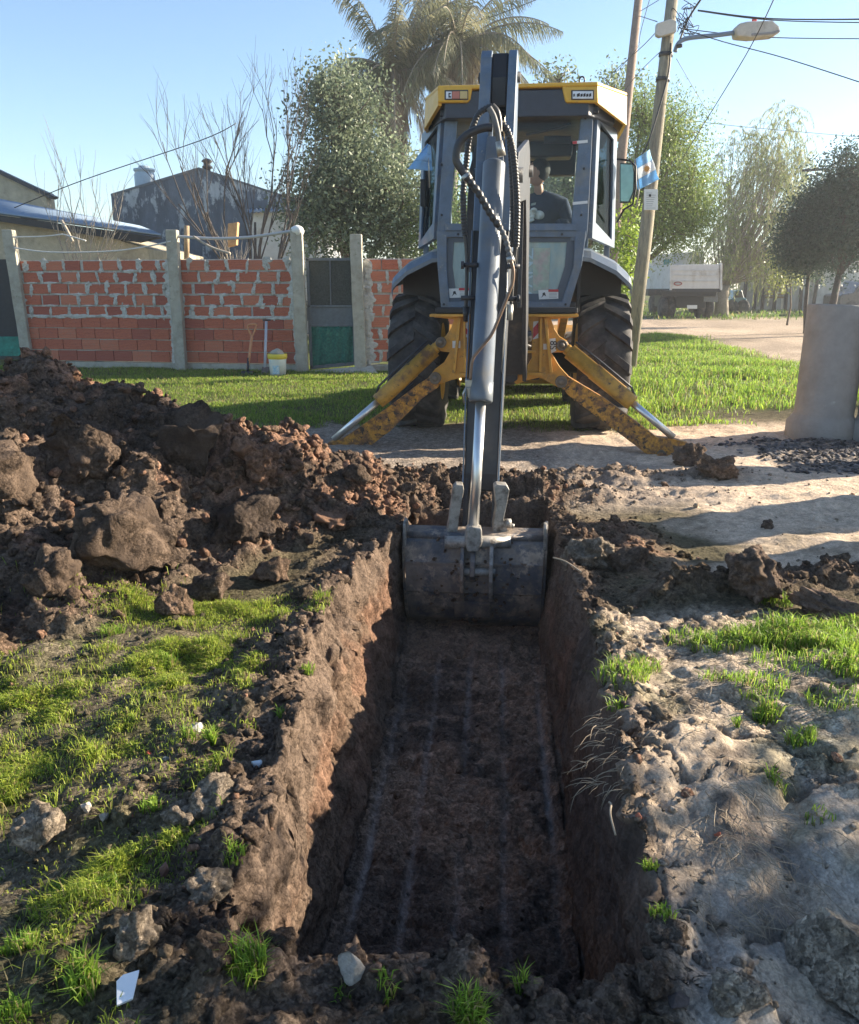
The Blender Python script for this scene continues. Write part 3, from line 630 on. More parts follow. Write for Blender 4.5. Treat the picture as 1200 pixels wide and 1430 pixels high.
# lawn in front of the wall
lawnD = lawn * (Y2 < 16.4) * (X < 2.6) * (np.abs(X) < .56 * Y2 + .4)
q, i = sample(lawnD * (.35 + patch * 0 + ss(-.4, .3, n1)) + .0, 95000); n = len(q)
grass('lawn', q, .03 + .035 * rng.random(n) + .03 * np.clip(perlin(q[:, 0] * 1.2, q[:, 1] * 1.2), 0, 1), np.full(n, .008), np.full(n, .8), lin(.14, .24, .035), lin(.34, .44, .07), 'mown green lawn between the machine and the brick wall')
vergeD = lawn * ss(1.8, 2.3, X) * (Y2 < 25.5) * (X < 9) * (np.abs(X) < .56 * Y2 + .4)
q, i = sample(vergeD * (.3 + ss(-.3, .4, n1)), 52000); n = len(q)
hv = .07 + .16 * np.clip(.45 + perlin(q[:, 0] * .9 + 3, q[:, 1] * .9), 0, 1) * (q[:, 1] > 10)
grass('verge_grass', q, hv, .009 + .004 * rng.random(n), np.full(n, .75), lin(.13, .27, .04), lin(.40, .54, .07), 'tall bright green verge grass right of the machine')
q, i = sample(lawn * (Y2 > 33) * (Y2 < 60) * (X > 6) * (X < 40), 16000); n = len(q)
grass('far_verge_grass', q, .12 + .1 * rng.random(n), np.full(n, .04), np.full(n, .6), lin(.08, .17, .03), lin(.2, .30, .05), 'grass verge across the dirt road')
# dry roots and straw on the right bank and hanging from the rim
qs = []; mbr = MB()
for k in range(360):
    if k < 230: px = random.gauss(1045, 55); py = random.uniform(1060, 1300)
    elif k < 320: px = random.gauss(860, 22); py = random.uniform(990, 1100)
    elif k < 360: px = random.gauss(960, 22); py = random.uniform(960, 1030)
    else: px = random.choice([random.gauss(300, 60), random.gauss(430, 40), random.gauss(600, 150)]); py = 1100 if px < 500 else 1360; py += random.gauss(0, 60)
    if py > 1425: continue
    x, y, z = hit(px, py); a = random.uniform(0, 6.28) if k >= 230 else random.gauss(-1.2, .5); l = random.uniform(.04, .12)
    p = Vector((x, y, z + .006)); pts = [p]; d = Vector((math.cos(a), math.sin(a), random.uniform(-.1, .4)))
    if 230 <= k < 320: d = Vector((-1, random.uniform(-.6, .6), random.uniform(-.5, .2))); l *= .8
    for s_ in range(4):
        d = (d + Vector((random.gauss(0, .3), random.gauss(0, .3), -.25 if s_ else 0))).normalized(); p = p + d * l / 4; pts.append(p)
    mbr.tube(pts, [.0013, .0012, .001, .0008, .0004], 3, False)
o = mbr.build('dry_roots', mat('dry_root', (.34, .27, .19), .9, var=.3, bump=0)); tag(o, 'pale dry roots and straw matted over the right bank and trench rims', 'roots', kind='stuff')
# a stick on the right rim, a curved root
for (pl, r, nm, lb_) in [(((772, 788), (790, 795), (812, 802)), .004, 'twig', 'thin pale twig poking over the right rim beside the bucket'), (((850, 1122), (853, 1135), (852, 1150), (860, 1166)), .003, 'twig', 'short curved root standing on the right rim')]:
    pts = []
    for px, py in pl: x, y, z = hit(px, py); pts.append(Vector((x, y, z + .025)))
    o = MB().tube(spline(pts, 4), r, 6).build(nm, mat('dry_root', (1, 1, 1)), loc=tuple(pts[0])); tag(o, lb_, 'twig')
# ================================================================== BACKHOE LOADER
MO = (.83, 9.1, 0.0); MR = R(-6)
bh = root('backhoe_loader', (MO[0], MO[1], -.03), MR, 'grey and yellow backhoe loader with stabilisers down and its arm in the trench', 'backhoe')
ML = WM[bh.name] @ Matrix.Translation((0, 0, .03)); MLi = ML.inverted()
def L(px, py, ly):
    o = MLi @ Vector((0, 0, CAMH)); w = at(px, py, 1.0); d = (MLi.to_3x3() @ (w - Vector((0, 0, CAMH)))); t = (ly - o.y) / d.y
    p = o + d * t; return Vector((p.x, ly, p.z))
def LB(): return MB(ML)
steel = mat('grey_blue_paint', (.10, .145, .21), .42, var=.22, c2=(.19, .19, .18), thr=(.5, .75), scale=4, bump=.05, coat=.1, c3=(.30, .29, .26), thr3=(.64, .67), s3=30)
steel2 = mat('dark_steel', (.022, .026, .034), .5, var=.3, c2=(.07, .062, .055), thr=(.55, .7), scale=9, bump=.1)
blk = mat('black_plastic', (.012, .013, .016), .5, var=.2, bump=.05)
yel = mat('yellow_paint', (.60, .30, .04), .45, var=.15, c2=(.33, .19, .06), thr=(.52, .68), scale=5, bump=.08, c3=(.10, .06, .035), thr3=(.62, .68), s3=14)
yelc = mat('roof_yellow', (.72, .40, .04), .4, var=.08, c2=(.5, .3, .08), thr=(.6, .8), bump=.03)
rusty = mat('worn_yellow_steel', (.54, .25, .035), .7, var=.35, c2=(.20, .095, .04), thr=(.44, .58), scale=16, bump=.3, bscale=45, c3=(.055, .038, .028), thr3=(.54, .6), s3=17)
chrome = mat('chrome_rod', (.70, .70, .69), .34, metal=.85, var=.04, bump=0)
rod_b = mat('brownish_rod', (.45, .38, .26), .25, metal=.9, var=.15, bump=0)
rubber = mat('tyre_rubber', (.030, .030, .032), .85, var=.35, c2=(.11, .10, .09), thr=(.42, .66), scale=5, bump=.25, bscale=30)
hose = mat('hose_rubber', (.03, .03, .032), .45, var=.25, c2=(.085, .075, .06), thr=(.55, .7), bump=.05)
hoseg = mat('hose_dusty', (.13, .13, .13), .6, var=.2, bump=.05)
fit = mat('steel_fitting', (.38, .37, .34), .4, metal=.7, var=.3, bump=.05)
white = mat('white_sticker', (.72, .72, .70), .5, var=.06, bump=0); red = mat('red_sticker', (.5, .04, .05), .5, var=.1, bump=0)
inkb = mat('black_ink', (.02, .02, .025), .6, var=0, bump=0)
def text(s_, size, loc, rot, m, name, parent, ext=.0008):
    cu = bpy.data.curves.new(name, 'FONT'); cu.body = s_; cu.size = size; cu.extrude = ext; cu.align_x = 'CENTER'; cu.align_y = 'CENTER'
    o = bpy.data.objects.new(name, cu); col.objects.link(o); cu.materials.append(m); me = bpy.data.meshes.new_from_object(o); bpy.data.objects.remove(o); o = bpy.data.objects.new(name, me); col.objects.link(o); o.parent = parent
    o.matrix_local = WM[parent.name].inverted() @ (Matrix.Translation(loc) @ rot); return o
# wheels
def wheel(cx, cy, Rr, w, name, nl):
    cz = Rr - .03
    wb = LB(); h = w / 2
    prof = [(-h * .8, Rr * .56), (-h * 1.0, Rr * .66), (-h * 1.04, Rr * .82), (-h * .95, Rr * .91), (-h * .55, Rr * .945), (0, Rr * .955), (h * .55, Rr * .945), (h * .95, Rr * .91), (h * 1.04, Rr * .82), (h * 1.0, Rr * .66), (h * .8, Rr * .56)]
    wb.lathe((cx, cy, cz), (1, 0, 0), prof, 72, True, True)
    dth = 2 * math.pi / nl
    for sgn in (-1, 1):
        for k in range(nl):
            th0 = k * dth + (dth / 2 if sgn > 0 else 0)
            path = [(-.03, .26), (.25, .13), (.6, -.02), (.92, -.16), (1.04, -.22)]    # (frac of half width, angle offset in dth)
            top = []; bot = []
            for fr, an in path:
                x = cx + sgn * h * fr; a = th0 + (an + .3) * dth * 1.7
                rt = Rr * (1.0 - .012 * fr * fr) if fr < 1 else Rr * .93; rb = Rr * (.93 if fr < .9 else .86)
                for lst, r_, wd in ((top, rt, .155), (bot, rb, .20)):
                    for e in (-1, 1):
                        aa = a + e * wd * dth
                        lst.append((x, cy + r_ * math.sin(aa), cz + r_ * math.cos(aa)))
            vs = top + bot; n = len(path); fs = []
            for i in range(n - 1):
                a0, a1, b0, b1 = 2 * i, 2 * i + 1, 2 * i + 2, 2 * i + 3; o_ = 2 * n
                q_ = [(a0, a1, b1, b0), (a0, b0, b0 + o_, a0 + o_), (a1, a1 + o_, b1 + o_, b1)]
                fs += q_
            e_ = 2 * n - 2; fs += [(0, 2 * n, 2 * n + 1, 1), (e_, e_ + 1, e_ + 1 + 2 * n, e_ + 2 * n)]
            wb.add(vs, fs)
    w_ = wb.build('wheel', rubber, bh)
    for s_ in (-1, 1):
        rm = LB(); rm.lathe((cx + s_ * h * .55, cy, cz), (s_, 0, 0), [(.0, .02), (.0, Rr * .3), (-.04, Rr * .36), (.08, Rr * .52), (.10, Rr * .57)], 32); rm.build('rim', yelc, w_)
    return w_
wheel(-.93, 0, .70, .50, 'rear', 17); wheel(.93, 0, .70, .50, 'rear', 17)
wheel(-.85, 2.15, .46, .34, 'front', 15); wheel(.85, 2.15, .46, .34, 'front', 15)
LB().tube([(-.9, 0, .67), (.9, 0, .67)], .11, 14).lathe((0, 0, .67), (1, 0, 0), [(-.28, .1), (-.2, .2), (0, .25), (.2, .2), (.28, .1)], 20).build('rear_axle', blk, bh)
LB().tube([(-.8, 2.15, .43), (.8, 2.15, .43)], .07, 12).build('front_axle', blk, bh)
LB().box((0, .9, .78), (.62, 3.5, .42)).build('chassis', steel2, bh, .02)
# bonnet, fuel tank side and loader arms ahead of the cab
LB().prism([(-.42, .95, 1.0), (-.42, .95, 1.62), (-.36, .95, 1.72), (.36, .95, 1.72), (.42, .95, 1.62), (.42, .95, 1.0)], (0, 1.55, 0)).build('bonnet', yelc, bh, .03)
LB().box((0, 2.52, 1.28), (.7, .05, .5)).build('radiator_grille', blk, bh, .01)
for s_ in (-1, 1):
    LB().prism([(s_ * .60, .95, 1.55), (s_ * .60, 1.1, 1.62), (s_ * .60, 2.6, 1.05), (s_ * .60, 3.25, .35), (s_ * .60, 3.1, .28), (s_ * .60, 2.45, .88), (s_ * .60, 1.0, 1.38)], (s_ * .10, 0, 0)).build('loader_arm', yel, bh, .01)
LB().prism([(-1.15, 3.2, .12), (-1.15, 3.95, .04), (-1.15, 3.3, .10), (-1.15, 3.22, .75), (-1.15, 3.42, .92), (-1.15, 3.1, .80), (-1.15, 3.05, .25)], (2.3, 0, 0)).build('loader_bucket', yel, bh)
# ---- cab
cab = LB()
T = .05
def plate(pts, ly, th, m, name, parent, bevel=.006, fwd=1):
    b = LB(); b.prism([L(x, y, ly) for x, y in pts], (0, th * fwd, 0)); return b.build(name, m, parent, bevel)
rear = -.80
plate([(622, 158), (640, 158), (628, 320), (624, 335), (612, 335), (611, 320)], rear, .10, steel, 'rear_pillar', bh)
plate([(812, 156), (829, 156), (821, 322), (818, 336), (797, 336), (798, 318)], rear, .10, steel, 'rear_pillar', bh)
cab_lo = LB()
# lower rear panel with an opening for the glass
outer = [(610, 322), (819, 322), (813, 370), (795, 430), (616, 430), (611, 370)]
inner = [(624, 331), (803, 331), (801, 372), (785, 421), (628, 421), (624, 372)]
a = [L(x, y, rear - .01) for x, y in outer]; b_ = [L(x, y, rear - .01) for x, y in inner]
n = 6; off = Vector((0, .08, 0)); vs = a + b_ + [p + off for p in a] + [p + off for p in b_]; fs = []
for i in range(n):
    j = (i + 1) % n; fs += [(i, i + n, j + n, j), (i + 2 * n, j + 2 * n, j + 3 * n, i + 3 * n), (i, j, j + 2 * n, i + 2 * n), (i + n, i + 3 * n, j + 3 * n, j + n)]
cab_lo.add(vs, [tuple(reversed(f)) for f in fs]); cab_lo.build('rear_panel', steel, bh, .006)
plate([(622, 312), (806, 312), (806, 322), (622, 322)], rear - .03, .06, steel, 'window_sill', bh, .004)
gl = mat('lower_rear_glass', (.20, .32, .36), .16, var=.18, scale=3, c2=(.36, .40, .34), thr=(.45, .7), c3=(.12, .20, .24), thr3=(.5, .7), s3=4, bump=.02, bscale=5, spec=.6, stretch=(1.6, 1, .5))
fr2 = mat('glass_frame', (.075, .10, .135), .45, var=.1, bump=.03)
gp = LB(); g_o = [(624, 331), (803, 331), (801, 372), (785, 421), (628, 421), (624, 372)]; g_i = [(634, 338), (792, 338), (789, 372), (777, 410), (637, 410), (632, 372)]
a = [L(x, y, rear + .02) for x, y in g_o]; b_ = [L(x, y, rear + .02) for x, y in g_i]; vs = a + b_ + [p + Vector((0, .03, 0)) for p in a] + [p + Vector((0, .03, 0)) for p in b_]
gp.add(vs, [tuple(reversed(f)) for f in fs]); gp.build('glass_seal', fr2, bh, .003)
pane = plate([(632, 336), (794, 336), (791, 372), (779, 412), (635, 412), (630, 372)], rear + .035, .012, gl, 'lower_glass', bh, 0)
# stickers
for (x0, x1, y0, y1) in ((627, 655, 402, 416), (752, 780, 404, 418)):
    s1 = plate([(x0, y0 + 1), (x1, y0), (x1, y1 - 1), (x0 + 1, y1)], rear - .016 + .03, .004, white, 'warning_sticker', bh, 0)
    plate([(x0 + 14, y0), (x1, y0), (x1, y0 + 3.5), (x0 + 14, y0 + 3.5)], rear + .011, .002, red, 'red_band', s1, 0)
    plate([(x0 + 6, y0 + 5), (x0 + 9, y0 + 4), (x0 + 11, y0 + 10), (x0 + 8, y0 + 8), (x0 + 4, y0 + 12), (x0 + 6, y0 + 8)], rear + .011, .002, inkb, 'warning_figure', s1, 0)
    for k in range(4): plate([(x0 + 15, y0 + 5 + 2 * k), (x1 - 2, y0 + 5 + 2 * k), (x1 - 2, y0 + 5.7 + 2 * k), (x0 + 15, y0 + 5.7 + 2 * k)], rear + .011, .002, mat('grey_ink', (.35, .35, .36), .6, var=0, bump=0), 'text_line', s1, 0)
clear_ = glass_mat('side_glass', (.85, .9, .9), .03)
plate([(744, 346), (769, 346), (766, 404), (745, 406)], rear + .030, .003, mat('faded_banner', (.34, .42, .34), .5, var=.2, scale=9, c2=(.42, .36, .34), thr=(.45, .6), bump=0), 'faded_banner', bh, 0)
text('VANZ', .17, ML @ L(736.5, 382, rear + .028), Matrix.Rotation(MR, 4, 'Z') @ Matrix.Rotation(R(90), 4, 'X') @ Matrix.Rotation(R(90), 4, 'Z'), mat('pale_lettering', (.36, .50, .56), .5, var=.1, bump=0), 'banner_lettering', bh)
# floor, side walls, fenders
LB().box((.02, -.05, 1.25), (1.2, 1.5, .08)).build('cab_floor', blk, bh, .01)
for s_ in (-1, 1):
    x0 = -.62 if s_ < 0 else .63
    LB().prism([(x0, -.72, 1.20), (x0, .85, 1.20), (x0, .85, 1.95), (x0, -.72, 1.86)], (s_ * .03, 0, 0)).build('side_panel', blk, bh, .004)
    # fender: arched sheet swept forward
    xo = x0 + s_ * .50; prof = []
    sec = [(x0 + s_ * .0, .0), (x0 + s_ * .12, -.015), (x0 + s_ * .36, -.13), (xo - s_ * .02, -.235), (xo, -.26), (xo + s_ * .005, -.33)]
    arc = [(-.74, 1.70), (-.66, 1.765), (-.45, 1.80), (0, 1.82), (.45, 1.80), (.66, 1.72), (.8, 1.5)]
    f = LB(); vs = []; nS = len(sec)
    for yy, zz in arc:
        for xx, dz in sec: vs.append((xx, yy, zz + dz))
    for yy, zz in arc:
        for xx, dz in sec: vs.append((xx - s_ * .01, yy, zz + dz - .035))
    m_ = len(arc); fs = []
    for i in range(m_ - 1):
        for j in range(nS - 1):
            q_ = (i * nS + j, i * nS + j + 1, (i + 1) * nS + j + 1, (i + 1) * nS + j); fs.append(q_ if s_ > 0 else q_[::-1]); q2 = tuple(k + m_ * nS for k in q_); fs.append(q2[::-1] if s_ > 0 else q2)
    O_ = m_ * nS
    for j in range(nS - 1): fs += [(j, j + O_, j + 1 + O_, j + 1)]
    for i in range(m_ - 1): k0 = i * nS + nS - 1; k1 = k0 + nS; fs += [(k0, k0 + O_, k1 + O_, k1)]
    f.add(vs, fs); fo = f.build('fender', mat('fender_paint', (.12, .15, .19), .35, var=.1, c2=(.25, .24, .21), thr=(.5, .7), bump=.04, coat=.15), bh)
    LB().prism([(x0 + s_ * .02, -.15, 1.80), (x0 + s_ * .36, -.15, 1.68), (xo - s_ * .03, -.15, 1.57), (xo - s_ * .03, -.15, 1.36), (x0 + s_ * .03, -.15, 1.30)], (0, .04, 0)).build('fender_liner', blk, fo)
    # rear quarter window + door frame, front pillar
    def QP(u, z):   # side plane: u 0 rear .. 1 front
        return Vector((.0, 0, 0))
    xr = L(829 if s_ > 0 else 622, 160, -.72).x; xf = .95 if s_ > 0 else -.86
    xb = L(821 if s_ > 0 else 611, 340, -.72).x; xfb = .98 if s_ > 0 else -.90
    c4 = [Vector((xr, -.72, 2.93)), Vector((xf, -.10, 2.88)), Vector((xfb, -.10, 1.80)), Vector((xb, -.72, 1.86))]
    def qi(u, v): return (c4[0] * (1 - u) + c4[1] * u) * (1 - v) + (c4[3] * (1 - u) + c4[2] * u) * v
    nrm = (c4[1] - c4[0]).cross(c4[3] - c4[0]).normalized() * -s_ * -1
    nrm = Vector((nrm.x, nrm.y, nrm.z)); nrm = nrm if nrm.x * s_ > 0 else -nrm
    fr = LB()
    # frame ring
    O4 = [qi(0, 0), qi(1, 0), qi(1, 1), qi(0, 1)]; I4 = [qi(.14, .06), qi(.82, .10), qi(.86, .94), qi(.12, .86)]
    vs = O4 + I4 + [p + nrm * .04 for p in O4] + [p + nrm * .04 for p in I4]
    fs = []
    for i in range(4): j = (i + 1) % 4; fs += [(i, j, j + 4, i + 4), (i + 8, i + 12, j + 12, j + 8), (i, i + 8, j + 8, j), (i + 4, j + 4, j + 12, i + 12)]
    fr.add(vs, fs); fr.build('quarter_window_frame', steel, bh, .005)
    g = LB(); I5 = [qi(.12, .05), qi(.86, .08), qi(.88, .95), qi(.10, .87)]; g.prism([p + nrm * .015 for p in I5], nrm * .006); g.build('quarter_window', glass_mat('tinted_glass', (.30, .36, .40), .04) if 'tinted_glass' not in MATS else MATS['tinted_glass'], bh)
    # side door region: pillar, door glass, front pillar
    LB().prism([(xf, -.10, 2.9), (xf, .0, 2.9), (xfb, .0, 1.3), (xfb, -.10, 1.3)], (-s_ * .05, 0, 0)).build('door_pillar', steel, bh, .005)
    LB().prism([(xf - s_ * .02, .0, 2.88), (xf - s_ * .10, .82, 2.88), (xfb - s_ * .1, .82, 1.35), (xfb - s_ * .02, .0, 1.35)], (-s_ * .006, 0, 0)).build('door_glass', clear_, bh)
    LB().prism([(xf - s_ * .1, .80, 2.95), (xf - s_ * .1, .90, 2.95), (xf - s_ * .14, .98, 1.3), (xf - s_ * .14, .88, 1.3)], (-s_ * .06, 0, 0)).build('front_pillar', steel, bh, .005)
clear = glass_mat('clear_glass', (.95, .97, .97), .012)
LB().prism([(-.6, .9, 1.35), (.7, .9, 1.35), (.68, .86, 2.9), (-.58, .86, 2.9)], (0, .006, 0)).build('windscreen', clear, bh)
plate([(640, 160), (812, 158), (798, 314), (628, 314)], rear + .03, .006, clear, 'rear_window', bh, 0)
LB().box((.05, .84, 1.5), (1.25, .06, .36)).build('dashboard', blk, bh, .02)
# ceiling, equipment under the roof, sun visor
LB().box((.05, -.05, 2.93), (1.40, 1.6, .06)).build('headliner', blk, bh, .01)
LB().box((.10, .70, 2.74), (1.1, .10, .34)).build('front_visor', blk, bh, .02)
LB().box((.25, -.15, 2.70), (.62, .28, .14)).build('overhead_console', blk, bh, .02)
LB().tube([L(735, 188, -.6), L(785, 178, -.6), L(797, 172, -.6)], .012, 8).build('grab_handle', steel2, bh)
LB().tube([L(760, 195, -.5), L(797, 195, -.5)], .035, 12).build('rolled_blind', steel2, bh)
LB().box((-.02, .35, 1.72), (.45, .12, .62)).box((-.02, .15, 1.45), (.48, .45, .12)).build('operator_seat', blk, bh, .03)
LB().tube([(.52, -.55, 1.3), (.52, -.50, 1.95)], .012, 6).lathe((.52, -.50, 1.95), (0, 0, 1), [(0, .01), (.02, .028), (.05, .02), (.055, .0)], 10).build('control_lever', blk, bh)
# roof
yr = -.95
dk = LB(); plan = [(-.63, yr + .03), (.69, yr + .03), (.97, -.50), (1.0, .95), (.9, 1.05), (-.8, 1.05), (-.83, .95), (-.80, -.50)]
dk.prism([(x * .95, y, 2.87 + .0 * y) for x, y in plan], (0, 0, .22)); dk.build('roof_underside', mat('roof_grey', (.035, .045, .065), .5, var=.15, bump=.04), bh, .01)
top = LB(); plan2 = [(-.66, yr), (.72, yr), (1.02, -.50), (1.04, 1.0), (.92, 1.1), (-.82, 1.1), (-.86, 1.0), (-.82, -.50)]
top.prism([(x, y, 3.10) for x, y in plan2], (0, 0, .035)); top.build('roof_top', yelc, bh, .012)
for s_ in (-1, 1):
    e = plan2[0] if s_ < 0 else plan2[1]; e2 = plan2[7] if s_ < 0 else plan2[2]; e3 = plan2[6] if s_ < 0 else plan2[3]
    sk = LB(); sk.add([(e[0], e[1], 3.1), (e2[0], e2[1], 3.1), (e3[0], e3[1], 3.1), (e[0] + .0, e[1] + .01, 2.975), (e2[0] + s_ * .01, e2[1], 2.86), (e3[0] + s_ * .01, e3[1], 2.86),
        (e[0] - s_ * .03, e[1] + .03, 3.1), (e2[0] - s_ * .03, e2[1], 3.1), (e3[0] - s_ * .03, e3[1], 3.1), (e[0] - s_ * .03, e[1] + .03, 2.975), (e2[0] - s_ * .02, e2[1], 2.86), (e3[0] - s_ * .02, e3[1], 2.86)],
        [(0, 1, 4, 3), (1, 2, 5, 4), (6, 9, 10, 7), (7, 10, 11, 8), (3, 4, 10, 9), (4, 5, 11, 10), (0, 3, 9, 6)]); sk.build('roof_side', yelc, bh)
    px = (612, 656) if s_ < 0 else (790, 836)
    blkp = [(px[0], 121), (px[1] + (4 if s_ < 0 else 0), 121), (px[1] - (2 if s_ < 0 else 0), 143), (px[0] + (0 if s_ < 0 else 2), 143)]
    if s_ > 0: blkp = [(785, 120), (835, 120), (836, 143), (791, 143), (789, 139)]
    else: blkp = [(613, 121), (660, 120), (657, 138), (653, 143), (611, 143)]
    plate(blkp, yr, .05, yelc, 'lamp_housing', bh, .012)
    xa, xb_ = (621, 655) if s_ < 0 else (798, 831)
    lb = plate([(xa, 125.5), (xb_ - 1, 125), (xb_ - 1, 139), (xa, 139)], yr - .012, .03, mat('lamp_bezel', (.03, .03, .03), .4, bump=0), 'roof_lamp', bh, .003)
    if s_ < 0:
        plate([(623, 127.5), (631, 127.5), (631, 137.5), (623, 137.5)], yr - .018, .012, mat('clear_lens', (.75, .77, .8), .15, var=.1, bump=0), 'lens', lb, .002)
        plate([(631.6, 127.5), (642, 127), (642, 137.5), (631.6, 137.5)], yr - .018, .012, mat('red_lens', (.52, .16, .10), .2, var=.1, bump=0), 'lens', lb, .002)
        plate([(642.6, 127), (653, 127), (653, 137.5), (642.6, 137.5)], yr - .018, .012, mat('amber_lens', (.58, .42, .16), .2, var=.1, bump=0), 'lens', lb, .002)
        plate([(626.5, 129.5), (630, 129.5), (630, 131), (628, 131), (628, 134), (630, 134), (630, 136), (626.5, 136)], yr - .021, .004, inkb, 'lens_mark', lb, 0)
    else:
        plate([(800, 127), (828, 127), (828, 137.5), (800, 137.5)], yr - .018, .012, MATS['clear_lens'], 'lens', lb, .002)
        for k, (u0, u1) in enumerate(((801, 803), (806, 810), (811, 814), (815, 818), (819, 822), (823, 826))):
            plate([(u0, 131), (u1, 129.5 if k % 2 else 130.5), (u1, 134), (u0, 135)], yr - .022, .004, inkb, 'lens_mark', lb, 0)
rg = LB(); c = L(813, 112, -.85); rg.tube([c + Vector((.022 * math.cos(t), 0, .03 * math.sin(t))) for t in np.linspace(0, 6.28, 17)], .007, 6, False); rg.build('lifting_ring', blk, bh)
# tape strips on the right pillar
for y0 in (196, 281):
    t_ = plate([(800, y0 + 1), (821, y0 - 1), (821, y0 + 3), (800, y0 + 5)], rear - .006, .004, white, 'tape_strip', bh, 0)
    if y0 < 200: plate([(800, y0 + 1.2), (806, y0 + .6), (806, y0 + 4.5), (800, y0 + 5)], rear - .009, .003, red, 'tape_mark', t_, 0)
# mirror
LB().tube([L(862, 310, -.2), L(872, 292, -.25), L(884, 285, -.25), L(888, 262, -.25), L(888, 232, -.25), L(880, 224, -.25), L(862, 222, -.2)], .010, 8).build('mirror_arm', blk, bh)
mi = LB(); mi.prism([L(x, y, -.25) for x, y in ((866, 227), (884, 228), (887, 240), (886, 268), (880, 283), (866, 283))], (0, .04, 0)); mi = mi.build('mirror', mat('mirror_shell', (.03, .05, .05), .4, bump=0), bh, .006)
plate([(867, 229), (883, 230), (885, 241), (884, 267), (878, 281), (867, 281)], -.262, .006, mat('mirror_glass', (.22, .33, .30), .06, metal=.6, var=.2, bump=0), 'mirror_glass', mi, 0)
plate([(587, 250), (594, 250), (594, 288), (587, 288)], -.3, .03, blk, 'side_mirror', bh, .006)
# ---- rear frame with the stabiliser pivots
ly0 = -1.05
Rp = [(725, 437.5), (806, 438.5), (806, 443), (770, 446), (775, 460), (782, 470), (792, 476), (796, 484), (790, 492), (770, 492), (782, 512), (794, 525), (795, 535), (787, 542), (778, 540), (754, 527), (734, 532), (722, 537), (717, 533), (717, 518), (735, 514), (743, 500), (743, 466), (738, 454), (728, 448)]
Lp = [(692, 437.5), (606, 438.5), (606, 443), (634, 446), (630, 458), (622, 470), (610, 474), (605, 481), (612, 490), (628, 492), (620, 506), (608, 515), (599, 526), (599, 535), (608, 539), (630, 531), (652, 526), (668, 532), (682, 536), (686, 533), (686, 518), (672, 514), (666, 500), (666, 466), (670, 454), (680, 448)]
frm = plate(Rp, ly0, .06, yel, 'rear_frame', bh, .006)
plate(Lp[::-1], ly0, .06, yel, 'rear_frame', bh, .006)
for pts in ([(760, 444), (764, 444), (772, 520), (768, 522)], [(754, 444), (757, 444), (756, 520), (753, 520)], [(718, 519), (762, 521), (762, 525), (718, 524)], [(728, 489), (748, 490), (748, 493), (728, 493)]):
    plate(pts, ly0 - .05, .05, yel, 'frame_rib', frm, .003); plate([(1404 - x, y) for x, y in pts][::-1], ly0 - .05, .05, yel, 'frame_rib', frm, .003)
plate([(600, 438.5), (808, 438.5), (808, 442.5), (600, 442.5)], ly0 - .10, .20, yel, 'frame_top_plate', bh, .004)
plate([(608, 429.5), (807, 429.5), (807, 438), (608, 438)], ly0 - .08, .25, blk, 'rubber_strip', bh, .01)
plate([(672, 445), (736, 445), (742, 530), (668, 530)], ly0 + .25, .04, blk, 'frame_backing', bh, 0)
for k, yy in enumerate((462, 470, 478)): LB().tube([L(716, yy + 4, -1.0), L(728, yy + 1, -.95), L(741, yy + 6, -.9)], .014, 8).build('valve_hose', hose, bh)
plate([(722, 498), (730, 498), (730, 512), (722, 512)], -1.02, .04, fit, 'valve_block', bh, .004)
for pts, mm in (([(745, 449), (752, 448), (752, 472), (744, 474)], white), ([(745, 458), (752, 450), (752, 465), (744.5, 473)], red), ([(648, 452), (655, 449), (655, 471), (649, 471)], white), ([(649, 456), (655, 462), (655, 470), (649, 464)], red), ([(759, 480), (767, 480), (767, 488), (759, 488)], white), ([(632, 476), (643, 476), (643, 486), (632, 486)], white), ([(768, 473), (776, 472), (777, 490), (770, 493)], white)):
    plate(pts, ly0 - .008 if mm is white else ly0 - .011, .004, mm, 'decal', bh, 0)
mr4 = Matrix.Rotation(MR, 4, 'Z') @ Matrix.Rotation(R(90), 4, 'X')
text('8S', .085, ML @ (L(772.5, 482, ly0 - .012)), mr4 @ Matrix.Rotation(R(-90), 4, 'Z'), inkb, 'sticker_lettering', bh)
